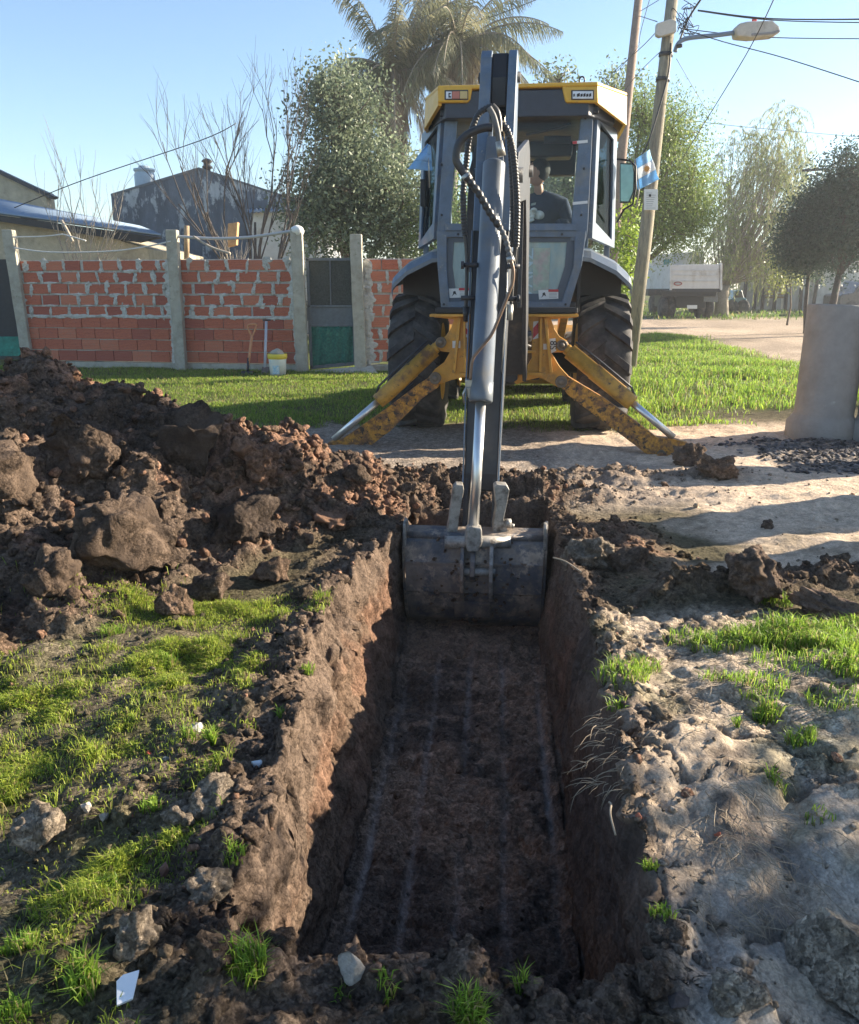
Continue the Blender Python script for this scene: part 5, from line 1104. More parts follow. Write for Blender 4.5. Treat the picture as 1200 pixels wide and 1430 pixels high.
# ================================================================== BRICK WALLS
brickm = [mat('hollow_brick', (.47, .135, .075), .85, var=.22, scale=7, c2=(.34, .10, .065), thr=(.5, .7), bump=.2, bscale=50),
          mat('hollow_brick_pale', (.52, .17, .095), .85, var=.2, scale=7, c2=(.42, .20, .14), thr=(.5, .7), bump=.2, bscale=50),
          mat('hollow_brick_dark', (.36, .10, .065), .85, var=.22, scale=7, bump=.2, bscale=50)]
mortar = mat('mortar', (.52, .50, .455), .95, var=.2, scale=9, c2=(.30, .27, .22), thr=(.5, .7), bump=.5, bscale=30)
conc = mat('old_concrete', (.40, .375, .31), .9, var=.18, scale=4, c2=(.29, .26, .20), thr=(.45, .7), bump=.3, bscale=35, c3=(.18, .19, .12), thr3=(.6, .72), s3=9)
_unit = {}
def unit_brick(k):
    if k not in _unit:
        mb = MB(); mb.box((0, 0, 0), (1, .1, 1)); me = bpy.data.meshes.new('brick')
        # front face with shallow grooves
        v = []; f = []; xs = [-.5, .5]; zs = [-.5, -.36, -.34, -.12, -.10, .12, .10, .34, .36, .5]; zs = sorted(zs)
        for i, z in enumerate(zs): d = -.05 if i in (0, 1, 4, 5, 8, 9) or True else 0; d += .004 if i % 2 == 0 and 0 < i < 9 else 0; v += [(-.5, d, z), (.5, d, z)]
        n = len(zs); f += [(2 * i, 2 * i + 1, 2 * i + 3, 2 * i + 2) for i in range(n - 1)]
        b = len(v); v += [(-.5, .05, -.5), (.5, .05, -.5), (.5, .05, .5), (-.5, .05, .5)]
        f += [(b, b + 3, b + 2, b + 1), (0, b, b + 1, 1), (2 * n - 2, 2 * n - 1, b + 2, b + 3)]
        f += [tuple([2 * i for i in range(n)] + [b + 3, b]), tuple([2 * i + 1 for i in reversed(range(n))] + [b + 1, b + 2])]
        me.from_pydata(v, [], f); me.validate(); me.materials.append(brickm[k]); _unit[k] = me
    return _unit[k]
def brick_wall(name, A_, B_, courses, label, gaps, groove_low=4, z0=.12, ch=.2, bw_=.36, seed=1, pick=(0, 0, 0, 1, 2)):
    """A_,B_ ground ends; gaps: list of (u0,u1) panels in metres along the wall"""
    rd_ = random.Random(seed); A_ = Vector(A_); B_ = Vector(B_); d = (B_ - A_).normalized(); ang = math.atan2(d.y, d.x)
    w = root(name, tuple(A_), ang, label, 'wall'); nrm = Vector((d.y, -d.x, 0))
    WMw = WM[w.name]
    sm = MB()
    for (u0, u1) in gaps:
        core = MB(WMw); core.box(((u0 + u1) / 2, .075, z0 + courses * ch / 2), (u1 - u0, .11, courses * ch)); core.build('mortar_joints', mortar, w)
        for r in range(courses):
            z = z0 + ch * (r + .5); off = -rd_.random() * .12 - (bw_ / 2 if r % 2 else 0); x = u0 + off; low = r < groove_low
            while x < u1:
                g = .012 if low else rd_.choice([.02, .045, .05, .06, .07]); l = bw_ - g + rd_.uniform(-.012, .012); xa, xb_ = max(x, u0 + (0.0 if low else .02)), min(x + l, u1 - (0 if low else .02 + .08 * rd_.random()))
                if xb_ - xa > .07:
                    hgt = ch - (.016 if low else .028 + .012 * rd_.random())
                    o = bpy.data.objects.new('brick', unit_brick(rd_.choice(pick))); col.objects.link(o); o.parent = w
                    o.location = ((xa + xb_) / 2, .045 + rd_.uniform(-.004, .004), z + rd_.uniform(-.004, .004)); o.scale = (xb_ - xa, 1, hgt); o.rotation_euler = (0, rd_.uniform(-.006, .006), 0)
                    # squeezed mortar at the upright joint
                    if not low and rd_.random() < .92:
                        V, F = rock(3, rd_.randint(0, 60), .8, 2.2); sx_ = max(.024, g * rd_.uniform(.5, .8)); V = V * np.array((sx_, .018, ch * rd_.uniform(.40, .55))); V[:, 0] += V[:, 2] * rd_.uniform(-.25, .25); c = WMw @ Vector((xb_ + g / 2, -.002, z + rd_.uniform(-.02, .02)))
                        if rd_.random() < .45:
                            V2, F2 = rock(2, rd_.randint(0, 60), .8, 2.4); V2 = V2 * np.array((sx_ * rd_.uniform(1.2, 2.6), .016, .035 * rd_.uniform(.7, 1.5))); c2_ = WMw @ Vector((xb_ + g / 2 + rd_.uniform(-.05, .05), -.002, z + rd_.choice((-1, 1)) * ch * .42))
                            if xb_ < u1 - .12: sm.add([tuple(WMw.to_3x3() @ Vector(p) + c2_) for p in V2], [tuple(f_) for f_ in F2])
                        if xb_ < u1 - .12: sm.add([tuple(WMw.to_3x3() @ Vector(p) + c) for p in V], [tuple(f_) for f_ in F])
                    if not low and rd_.random() < .5:
                        V, F = rock(2, rd_.randint(0, 40), .6, 2.4); V = V * np.array((l * rd_.uniform(.25, .55), .016, .02 * rd_.uniform(.7, 1.6))); c = WMw @ Vector(((xa + xb_) / 2, -.001, z - ch / 2)); sm.add([tuple(WMw.to_3x3() @ Vector(p) + c) for p in V], [tuple(f_) for f_ in F])
                x += l + g
        # band of mortar over the course where the style changes, and daubs beside the posts
        x = u0
        while x < u1:
            V, F = rock(2, rd_.randint(0, 40), .5, 2.2); V = V * np.array((rd_.uniform(.08, .2), .018, rd_.uniform(.018, .04))); c = WMw @ Vector((x, -.001, z0 + groove_low * ch + rd_.uniform(.0, .02)))
            if groove_low: sm.add([tuple(WMw.to_3x3() @ Vector(p) + c) for p in V], [tuple(f_) for f_ in F])
            x += rd_.uniform(.08, .16)
        for r in range(courses * 2):
            zz = z0 + r * ch / 2
            for e, sg_ in ((u0, 1), (u1, -1)):
                big_d = (r > groove_low * 2) ; V, F = rock(2, rd_.randint(0, 40), .5, 1.9); k_ = rd_.uniform(.6, 1.5) if big_d else rd_.uniform(.3, .7)
                V = V * np.array((.10 * k_, .03, .09)); c = WMw @ Vector((e + sg_ * .03, .005, zz)); sm.add([tuple(WMw.to_3x3() @ Vector(p) + c) for p in V], [tuple(f_) for f_ in F])
    so_ = sm.build('mortar_smear', mortar, w); so_['kind'] = 'stuff'
    ft = MB(WMw); L_ = gaps[-1][1]; ft.box((L_ / 2, .08, .06 - .2), (L_ + .1, .22, .52 - .02)); ft.build('footing', conc, w, .012)
    return w
Lw = brick_wall('brick_wall', (-7.62, 16.35, 0), (-2.22, 15.42, 0), 9, 'long red hollow brick wall with smeared mortar left of the gate', [(.02, 3.06), (3.14, 5.38)], 4, .12, .2, .37, 3)
Rw = brick_wall('brick_wall', (-1.22, 15.45, 0), (.9, 15.45, 0), 9, 'orange brick wall between the gate and the big rear tyre', [(.12, 2.0)], 0, .16, .196, .33, 5, (1, 1, 0))
def post(par, px0, py0, px1, py1, Y0, Y1, w, label=None, zt=None, cap=False):
    a, b_ = at(px0, py0, Y0), at(px1, py1, Y1); d = (b_ - a).normalized(); mb = MB()
    n = 7; vs = []
    for k in range(n):
        p = a.lerp(b_, k / (n - 1)); j = .006
        for sx_, sy_ in ((-1, -1), (1, -1), (1, 1), (-1, 1)): vs.append(p + Vector((sx_ * w / 2 + random.uniform(-j, j), sy_ * w / 2 * .9 + random.uniform(-j, j), 0)))
    fs = [(k * 4 + i, k * 4 + (i + 1) % 4, k * 4 + 4 + (i + 1) % 4, k * 4 + 4 + i) for k in range(n - 1) for i in range(4)] + [(3, 2, 1, 0), (n * 4 - 4, n * 4 - 3, n * 4 - 2, n * 4 - 1)]
    mb.add(vs, fs); return mb.build('concrete_post', conc, par, .012, label=label)
post(Lw, 42, 516, 12, 321, 16.3, 16.3, .19); post(Lw, 254, 521, 240, 321, 15.7, 15.7, .19); post(Lw, 423, 524, 414, 320, 15.3, 15.3, .20, 'tall concrete post with a whitewashed top')
post(Rw, 504, 515, 497, 327, 15.35, 15.35, .20)
V, F = rock(2, 5, .3, 2); c = at(415.5, 322, 15.28); fast('whitewash_cap', V * np.array((.11, .11, .09)) + np.array(c), F, mat('whitewash', (.75, .74, .70), .9, var=.1, bump=.3), Lw)
for (px, pyb, pw) in ((261, 412, 1),): pass
sk = MB(); sk.tube([at(261, 362, 15.9), at(261, 315, 15.9)], .05, 5); o = sk.build('timber_stake', mat('raw_timber', (.36, .26, .16), .9, var=.25, bump=.3), loc=tuple(at(261, 362, 15.9))); tag(o, 'short timber stake standing up behind the brick wall', 'stake')
sk = MB(); sk.prism([at(318, 312, 15.9), at(332, 310, 15.9), at(330, 342, 15.9), at(318, 345, 15.9)], (0, .15, 0)); o = sk.build('wooden_crate', mat('orange_timber', (.50, .28, .13), .85, var=.3, bump=.2), loc=tuple(at(325, 345, 15.9)), bevel=.01); tag(o, 'orange brown wooden box propped above the brick wall', 'box')
wirew = mat('white_cord', (.62, .60, .56), .8, var=.1, bump=0)
def line(name, pts, r, m, label, cat, n=6, sp=6):
    o = MB().tube(spline([at(*p) for p in pts], sp), r, n).build(name, m, loc=tuple(at(*pts[0]))); return tag(o, label, cat)
line('cord', [(18, 331, 16.2), (60, 330, 16.1), (88, 327, 16)], .012, wirew, 'upper white cord tied along the top of the wall at the left', 'cord')
line('cord', [(20, 346, 16.15), (70, 352, 16), (150, 351, 15.9), (200, 345, 15.8), (238, 337, 15.6)], .013, wirew, 'long white cord sagging above the left wall panel', 'cord')
line('cord', [(88, 327, 16), (120, 336, 15.9)], .012, wirew, 'short loose white cord end near the left roof', 'cord')
line('pipe', [(245, 330, 15.7), (300, 333, 15.6), (350, 331, 15.5), (412, 322, 15.3)], .026, mat('grey_pipe', (.42, .42, .42), .5, var=.1, bump=.05), 'grey pipe laid along the wall top to the tall post', 'pipe')
line('branch', [(270, 330, 15.6), (295, 345, 15.55), (322, 354, 15.5)], .022, mat('pale_bark', (.40, .34, .27), .9, var=.3, bump=.3), 'pale crooked branch lying on the wall under the pipe', 'branch')
line('branch', [(86, 308, 16.6), (94, 322, 16.5), (102, 338, 16.4)], .03, mat('pale_bark', (1, 1, 1)), 'pale stick leaning in front of the left roof', 'branch')
# gate (middle)
gm = mat('gate_steel', (.13, .15, .17), .6, metal=.3, var=.2, c2=(.25, .22, .18), thr=(.6, .75), bump=.1); dkm = mat('gate_mesh', (.055, .062, .055), .85, var=.5, scale=14, bump=.3, bscale=60); 
net = mat('green_netting', (.015, .13, .10), .8, var=.5, scale=10, c2=(.05, .20, .15), thr=(.5, .7), bump=.5, bscale=40)
def pl(par, Y_, pts, th, m, name, bevel=0): b = MB(); b.prism([at(x, y, Y_) for x, y in pts], (0, th, 0)); return b.build(name, m, par, bevel)
gt = root('metal_gate', tuple(at(465, 512, 15.5)), 0, 'narrow grey metal gate with mesh and green netting between two concrete posts', 'gate')
bars = [[(427, 361), (431, 361), (437, 515), (433, 515)], [(490, 361), (495, 361), (498, 508), (494, 508)], [(427, 360), (495, 360), (495, 364), (427, 364)], [(429, 426), (493, 426), (493, 429), (429, 429)], [(431, 453), (494, 453), (494, 456), (431, 456)], [(433, 511), (497, 505), (497, 510), (433, 516)], [(460, 364), (461.5, 364), (463, 426), (461.5, 426)]]
for b_ in bars: pl(gt, 15.46, b_, .04, gm, 'gate_bar', .004)
pl(gt, 15.49, [(430, 363), (492, 363), (493, 427), (431, 427)], .01, dkm, 'wire_mesh'); pl(gt, 15.485, [(431, 428), (493, 428), (494, 454), (432, 454)], .012, gm, 'sheet_panel')
# wavy netting
mb = MB(); c4 = [at(433, 455, 15.48), at(493, 455, 15.48), at(496, 507, 15.48), at(434, 513, 15.48)]; n = 30; vs = []
for i in range(n + 1):
    for j in range(9):
        u, v = i / n, j / 8; p = (c4[0] * (1 - u) + c4[1] * u) * (1 - v) + (c4[3] * (1 - u) + c4[2] * u) * v; vs.append(p + Vector((0, .018 * math.sin(u * 26 + v * 3), 0)))
mb.add(vs, [(i * 9 + j, (i + 1) * 9 + j, (i + 1) * 9 + j + 1, i * 9 + j + 1) for i in range(n) for j in range(8)], True); no = mb.build('netting', net, gt); no.modifiers.new('t', 'SOLIDIFY').thickness = .004
o = MB().prism([at(430, 517, 15.3), at(520, 510, 15.3), at(528, 520, 15.1), at(425, 526, 15.1)], (0, .0, -.1)).build('threshold_slab', conc, bevel=.01, loc=tuple(at(470, 518, 15.2))); tag(o, 'concrete step under the narrow metal gate', 'step')
# black gate far left
g2_ = root('metal_gate', tuple(at(5, 500, 16.4)), 0, 'black sheet gate with a green lower strip at the far left', 'gate')
pl(g2_, 16.4, [(-40, 362), (10, 362), (25, 470), (-40, 470)], .03, mat('black_sheet', (.018, .022, .028), .6, var=.3, bump=.05), 'upper_sheet', .004)
pl(g2_, 16.38, [(-40, 470), (26, 470), (31, 497), (-40, 497)], .03, mat('green_sheet', (.01, .20, .15), .6, var=.4, scale=5, c2=(.02, .30, .22), bump=.1, bscale=12), 'lower_sheet', .004); pl(g2_, 16.36, [(-40, 497), (33, 497), (33, 502), (-40, 502)], .05, dkm, 'bottom_rail', .004)
# tools and pail
sh_ = root('shovel', tuple(at(344, 533, 14.9)), 0, 'square mouthed shovel with a wooden D handle leaning on the wall', 'shovel')
wood = mat('handle_wood', (.55, .24, .11), .6, var=.25, bump=.1)
MB().tube([at(346, 515, 15.0), at(352, 468, 15.2)], .024, 8).build('handle', wood, sh_)
MB().tube(spline([at(352, 470, 15.2), at(347, 460, 15.22), at(347, 454, 15.23), at(357, 453, 15.23), at(356, 461, 15.22), at(352, 470, 15.2)], 4), .018, 6).build('grip', wood, sh_)
MB().tube([at(346, 520, 14.97), at(347, 500, 15.06)], .022, 8).build('socket', steel2, sh_)
mb = MB(); cs = [at(337, 519, 14.95), at(354, 519, 14.95), at(352, 533, 14.85), at(336, 532, 14.85)]; mb.prism(cs, (0, .02, .01)); mb.prism([cs[0], cs[0] + Vector((.012, -.03, 0)), cs[3] + Vector((.012, -.03, 0)), cs[3]], (.006, 0, 0)); mb.prism([cs[1], cs[1] + Vector((-.012, -.03, 0)), cs[2] + Vector((-.012, -.03, 0)), cs[2]], (-.006, 0, 0)); mb.build('blade', mat('dark_blade', (.05, .05, .06), .5, metal=.5, var=.3, bump=.1), sh_, .003)
sp_ = root('spade', tuple(at(370, 530, 14.9)), 0, 'long handled spade with a pale grey handle leaning beside the pail', 'spade')
MB().tube([at(370, 514, 15.0), at(372, 449, 15.3)], .024, 8).build('handle', mat('grey_handle', (.45, .46, .5), .5, var=.15, bump=.05), sp_); MB().tube([at(367, 447, 15.3), at(378, 447, 15.3)], .014, 8).build('grip', steel2, sp_)
MB().prism([at(366, 513, 14.98), at(376, 513, 14.98), at(375, 527, 14.86), at(370, 531, 14.85), at(364, 527, 14.86)], (0, .02, .01)).build('blade', mat('rust_blade', (.12, .09, .075), .7, var=.3, bump=.2), sp_, .003)
pz = at(389, 533, 14.6); pz.z = gz(pz.x, pz.y) - .02
pa = root('plastic_pail', tuple(pz), 0, 'white plastic pail with a yellow rim and faded blue print', 'pail')
MB().lathe(pz, (0, 0, 1), [(0, .001), (0, .128), (.30, .148), (.31, .148), (.31, .140), (.05, .12), (.05, .001)], 28).build('pail_body', mat('pail_white', (.70, .71, .68), .5, var=.08, c2=(.30, .50, .66), thr=(.60, .70), scale=7, bump=.02), pa)
MB().lathe(pz + Vector((0, 0, .30)), (0, 0, 1), [(0, .150), (.015, .163), (.06, .165), (.085, .160), (.085, .148), (.0, .146)], 28).build('rim', mat('pail_yellow', (.72, .55, .06), .45, var=.06, bump=0), pa)
V, F = rock(3, 9, .35, 1.5, 5); fast('mortar_lump', V * np.array((.10, .09, .07)) + np.array(pz + Vector((0, 0, .39))), F, conc, pa)
MB().prism([pz + Vector((-.07, -.143, .06)), pz + Vector((.05, -.143, .06)), pz + Vector((.05, -.149, .20)), pz + Vector((-.06, -.149, .20))], (0, -.003, 0)).build('faded_print', mat('faded_blue', (.35, .55, .70), .6, var=.3, scale=20, c2=(.68, .70, .70), thr=(.45, .6), bump=0), pa)
# ================================================================== HOUSES
plaster_g = mat('grey_plaster', (.15, .165, .19), .9, var=.3, scale=1.0, c2=(.10, .108, .12), thr=(.45, .65), bump=.3, bscale=8, c3=(.45, .46, .46), thr3=(.53, .58), s3=1.9, stretch=(1, 1, .45))
plaster_t = mat('tan_plaster', (.46, .40, .29), .9, var=.2, scale=2, c2=(.28, .24, .18), thr=(.5, .68), bump=.3, bscale=12)
corr = mat('corrugated_iron', (.20, .25, .31), .6, metal=.1, var=.15, scale=2, c2=(.26, .22, .18), thr=(.62, .75), bump=.05)
def corrugated(name, P0, P1, P2, P3_, m, par, amp=.02, pitch=.11):
    """sheet with waves running P0->P3 across P0->P1"""
    P0, P1, P2, P3_ = map(Vector, (P0, P1, P2, P3_)); L_ = (P1 - P0).length; n = max(8, int(L_ / pitch * 6)); mb = MB(); nr = (P1 - P0).cross(P3_ - P0).normalized(); nr = nr if nr.z > 0 else -nr; vs = []
    for i in range(n + 1):
        u = i / n; d = nr * (amp * math.sin(u * L_ / pitch * 6.283))
        for v in (0, 1): vs.append((P0 * (1 - u) + P1 * u) * (1 - v) + (P3_ * (1 - u) + P2 * u) * v + d)
    mb.add(vs, [(2 * i, 2 * i + 2, 2 * i + 3, 2 * i + 1) for i in range(n)], True); o = mb.build(name, m, par); o.modifiers.new('t', 'SOLIDIFY').thickness = .012; return o
# gable warehouse
Yg = 26; hs = root('warehouse', tuple(at(280, 420, Yg)), 0, 'dark grey gabled building with peeling plaster behind the brick wall', 'building')
G = [at(155, 272, Yg), at(278, 235, Yg), at(452, 292, Yg)]; gl_ = [Vector((G[0].x, Yg, 0)), G[0], G[1], G[2], Vector((G[2].x, Yg, 0))]
MB().prism(gl_, (0, 9, 0)).build('gable_wall', plaster_g, hs)
for a_, b2 in ((G[0], G[1]), (G[1], G[2])):
    d = (b2 - a_).normalized(); o_ = Vector((0, .25, -.10)); corrugated('roof', a_ + o_, a_ + o_ + Vector((0, 9.3, 0)), b2 + o_ + Vector((0, 9.3, 0)), b2 + o_, corr, hs, .02, .2)
    MB().prism([a_ + Vector((0, -.02, -.03)), b2 + Vector((0, -.02, -.03)), b2 + Vector((0, -.02, .03)), a_ + Vector((0, -.02, .03))], (0, .2, 0)).build('verge_board', mat('fascia_grey', (.16, .17, .18), .7, var=.1), hs)
ch = MB(); cc = at(290, 238, Yg + 1); ch.lathe(cc + Vector((0, 0, -.3)), (0, 0, 1), [(0, .09), (.35, .09), (.36, .15), (.42, .15), (.43, .10), (.5, .10), (.55, .17), (.60, .12), (.64, .01)], 14); ch.build('chimney', steel2, hs)
tk = root('water_tank', tuple(at(203, 258, Yg + .5)), 0, 'pale blue grey water tank standing on the gabled roof', 'water tank'); c = at(203, 258, Yg + .5)
MB().lathe(c + Vector((0, 0, -.15)), (0, 0, 1), [(0, .001), (0, .27), (.10, .29), (.42, .29), (.46, .27), (.50, .27), (.52, .30), (.58, .30), (.60, .16), (.66, .15), (.66, .001)], 24).build('tank_shell', mat('tank_blue', (.36, .45, .52), .5, var=.1, bump=0), tk)
MB().tube([at(192, 262, Yg + .4), at(189, 246, Yg + .4), at(193, 243, Yg + .4)], .018, 6).build('vent_pipe', steel2, tk)
# white wall piece + low sheds right of the gable
pw = root('outbuilding', tuple(at(390, 400, 24)), 0, 'low pale outbuilding behind the bare tree', 'building')
pl(pw, 24, [(352, 294), (440, 294), (440, 420), (352, 420)], 3, mat('pale_plaster', (.55, .55, .53), .9, var=.15, scale=1.5, c2=(.42, .40, .36), bump=.2), 'wall'); corrugated('roof', at(345, 296, 23.8), at(445, 294, 23.8), at(445, 288, 27), at(345, 290, 27), corr, pw)
# left house with corrugated roof and a parapet house behind it
lh = root('house', tuple(at(60, 400, 18.3)), 0, 'low plastered house with a long corrugated iron roof at the left', 'house')
wa = at(-60, 300, 18.6); wb_ = at(207, 345, 18.6)
MB().prism([Vector((wa.x, 18.6, -.1)), Vector((wb_.x, 18.6, -.1)), Vector((wb_.x, 18.6, 2.22)), at(120, 322, 18.6), at(0, 303, 18.6), at(-60, 295, 18.6)], (0, 4.5, 0)).build('wall', plaster_t, lh)
corrugated('roof', at(-60, 290, 18.2), at(-60, 268, 22), at(195, 317, 22), at(225, 329, 18.2), mat('roof_blue_iron', (.20, .27, .36), .65, metal=.05, var=.12, scale=2, bump=.04), lh, .03, .16)
ee = MB(); ee.prism([at(-60, 292, 18.25), at(222, 331, 18.25), at(190, 338, 18.25), at(-60, 300, 18.25)], (0, .3, 0)); ee.build('eaves_board', blk, lh)
pl(lh, 18.45, [(28, 300), (50, 305), (50, 313), (28, 309)], .05, mat('raw_timber', (1, 1, 1)), 'rafter_end')
ph = root('house', tuple(at(20, 400, 24)), 0, 'tan rendered house end with a dark roof edge at the top left', 'house')
MB().prism([at(-80, 205, 24), at(64, 268, 24), Vector((at(68, 268, 24).x, 24, 0)), Vector((at(-80, 205, 24).x, 24, 0))], (0, .5, 0)).build('wall', plaster_t, ph)
MB().prism([at(-80, 200, 23.9), at(72, 272, 23.9), at(75, 274, 23.9), at(70, 277, 23.9), at(-80, 205, 23.9)], (0, .35, 0)).build('roof_edge', steel2, ph)
# ================================================================== TREES
leafm = attr_mat('leaves', .5, .35, 0, var=0, spec=.35); bark = mat('bark', (.14, .11, .085), .95, var=.35, scale=8, bump=.6, bscale=25)
barkp = mat('pale_bark2', (.30, .26, .21), .95, var=.3, scale=8, bump=.5, bscale=25); barkd = mat('dark_bark', (.065, .055, .05), .95, var=.3, bump=.4, bscale=25)
def limb(mb, a, b_, r0, r1, bend=.12, n=5, g=random):
    a, b_ = Vector(a), Vector(b_); L_ = (b_ - a).length; pts = []
    o = Vector((g.uniform(-1, 1), g.uniform(-1, 1), g.uniform(-.5, .5))) * bend * L_
    for k in range(n + 1):
        t = k / n; pts.append(a.lerp(b_, t) + o * math.sin(t * math.pi))
    mb.tube(pts, [r0 + (r1 - r0) * k / n for k in range(n + 1)], 6 if r0 < .05 else 9, True); return pts
def leaves(name, C_, n_per, spread, size, colA, colB, par, aspect=.5, droop=0, flat=.0, g=rng):
    """C_ (k,3) clump centres -> leaf quads"""
    C_ = np.asarray(C_); k = len(C_); n = k * n_per; base = np.repeat(C_, n_per, 0) + g.normal(size=(n, 3)) * spread
    d = g.normal(size=(n, 3)); d[:, 2] -= droop; d /= np.linalg.norm(d, axis=1)[:, None]; e = np.cross(d, g.normal(size=(n, 3))); e /= np.linalg.norm(e, axis=1)[:, None]
    s = size * g.uniform(.6, 1.3, n)[:, None]; w = s * aspect / 2
    V = np.stack([base, base + d * s * .5 + e * w, base + d * s, base + d * s * .5 - e * w], 1).reshape(-1, 3); F = np.arange(4 * n).reshape(-1, 4)
    t = np.repeat(g.uniform(0, 1, k), n_per)[:, None] * .6 + g.uniform(0, .4, n)[:, None]; c = np.array(colA) * (1 - t) + np.array(colB) * t; c = c * g.uniform(.7, 1.3, (n, 1))
    return fast(name, V, F, leafm, par, False, np.repeat(np.clip(c, .005, .9), 4, 0))
def tree(name, base, crowns, trunk_r, label, cat, colA, colB, nclump, nper, size, spread, bm_=None, aspect=.5, droop=0, split=.4, group=None, tips=None, shell=.55, twiny=26):
    bm_ = bm_ or bark; t = root(name, tuple(base), 0, label, cat, group); mb = MB(); base = Vector(base)
    top = Vector((sum(c[0] for c in crowns) / len(crowns), sum(c[1] for c in crowns) / len(crowns), max(c[2] for c in crowns)))
    fork = base.lerp(top, split); fork.z = base.z + (top.z - base.z) * split
    mb.tube([base - Vector((0, 0, .2)), base + Vector((0, 0, .1)), base.lerp(fork, .5) + Vector((random.uniform(-.1, .1), 0, 0)), fork], [trunk_r * 1.3, trunk_r * 1.05, trunk_r * .85, trunk_r * .7], 10)
    cl = []
    for (cx, cy, cz, rx, ry, rz) in crowns:
        c = Vector((cx, cy, cz)); limb(mb, fork, c, trunk_r * .55, trunk_r * .2)
        m_ = int(nclump * rx * ry * rz / sum(q_[3] * q_[4] * q_[5] for q_ in crowns))
        for k in range(m_):
            d = rng.normal(size=3); d /= np.linalg.norm(d); r = shell + (1 - shell) * rng.random() if rng.random() < .75 else rng.random() * shell
            wob = 1 + .42 * float(perlin(np.array([d[0] * 1.8 + cx]), np.array([d[1] * 1.8]), np.array([d[2] * 1.8 + cz]))[0])
            p = (cx + d[0] * rx * r * wob, cy + d[1] * ry * r * wob, cz + d[2] * rz * r * wob); cl.append(p)
            if k % max(1, m_ // twiny) == 0: limb(mb, c, p, trunk_r * .22, .008, .15, 4)
    mb.build('trunk', bm_, t); leaves('crown', cl, nper, spread, size, colA, colB, t, aspect, droop); return t
def xy(px, py, Y_): v = at(px, py, Y_); return (v.x, v.y, v.z)
def crown(px, py, rpx, rpy, Y_, dy=None): v = at(px, py, Y_); k = Y_ / FOC; return (v.x, v.y, v.z, rpx * k, (dy or rpx * k), rpy * k)
gd = lambda x, y: Vector((x, y, .29 * float(ss(16, 36, y)) + .6 * float(ss(36, 70, y))))
dkg = (.035, .062, .030); midg = (.10, .155, .055); greyg = (.055, .075, .050); pale = (.20, .25, .16)
tree('evergreen_tree', gd(at(500, 400, 20).x, 20), [crown(480, 175, 58, 80, 20, 1.3), crown(510, 270, 88, 80, 20, 1.5), crown(450, 290, 62, 70, 20, 1.3), crown(555, 300, 50, 75, 20, 1.2), crown(455, 130, 35, 40, 20, .8)], .16, 'dense grey green evergreen tree behind the metal gate', 'tree', (.06, .09, .055), (.30, .35, .22), 2000, 20, .095, .21, split=.25)
# bare tree
barkt = mat('dark_twig', (.085, .07, .062), .95, var=.3, bump=0)
bt = root('bare_tree', tuple(gd(at(345, 360, 18).x, 18)), 0, 'leafless winter tree behind the brick wall', 'tree'); mb = MB(); rt = random.Random(4)
def grow(mb, p, d, L_, r, depth):
    n = 4; pts = [p]; dd = Vector(d)
    for k in range(n): dd = (dd + Vector((rt.gauss(0, .09), rt.gauss(0, .09), .05))).normalized(); pts.append(pts[-1] + dd * L_ / n)
    mb.tube(pts, [r * (1 - .5 * k / n) for k in range(n + 1)], 5 if r < .03 else 8, False)
    if depth == 0: return
    for k in range(3 if depth > 1 else 4):
        t = rt.uniform(.35, 1); i = min(n - 1, int(t * n)); q_ = pts[i].lerp(pts[i + 1], t * n - i); ax = Vector((rt.gauss(0, 1), rt.gauss(0, 1), rt.gauss(0, .3))).normalized(); nd = (dd + ax * rt.uniform(.2, .45) + Vector((0, 0, .12))).normalized(); grow(mb, q_, nd, L_ * rt.uniform(.5, .75), r * .5, depth - 1)
b0 = gd(at(354, 360, 18).x, 18)
for e_ in ((.05, 0, 1), (-.06, .1, 1), (.10, 0, 1), (-.10, 0, 1)): grow(mb, b0, Vector(e_).normalized(), 3.0, .05, 4)
mb.build('trunk', barkt, bt)
for nm, px, Y_, sp, hgt, lb_, n_ in (('bare_sapling', 115, 17.2, .5, 1.5, 'thin bare sapling rising above the left wall panel', 9), ('bare_sapling', 322, 17, .2, .7, 'pale crooked bare sapling left of the leafless tree', 4)):
    st = root(nm, tuple(gd(at(px, 360, Y_).x, Y_)), 0, lb_, 'sapling'); mb = MB(); b0 = gd(at(px, 360, Y_).x, Y_) + Vector((0, 0, 1.2)); mb.tube([b0 - Vector((0, 0, 1.3)), b0], [.06, .05], 7)
    for k in range(n_): grow(mb, b0, Vector((rt.gauss(0, sp * .6), .1, 1)).normalized(), hgt * rt.uniform(.7, 1.3), .016, 2)
    mb.build('stem', barkp, st)
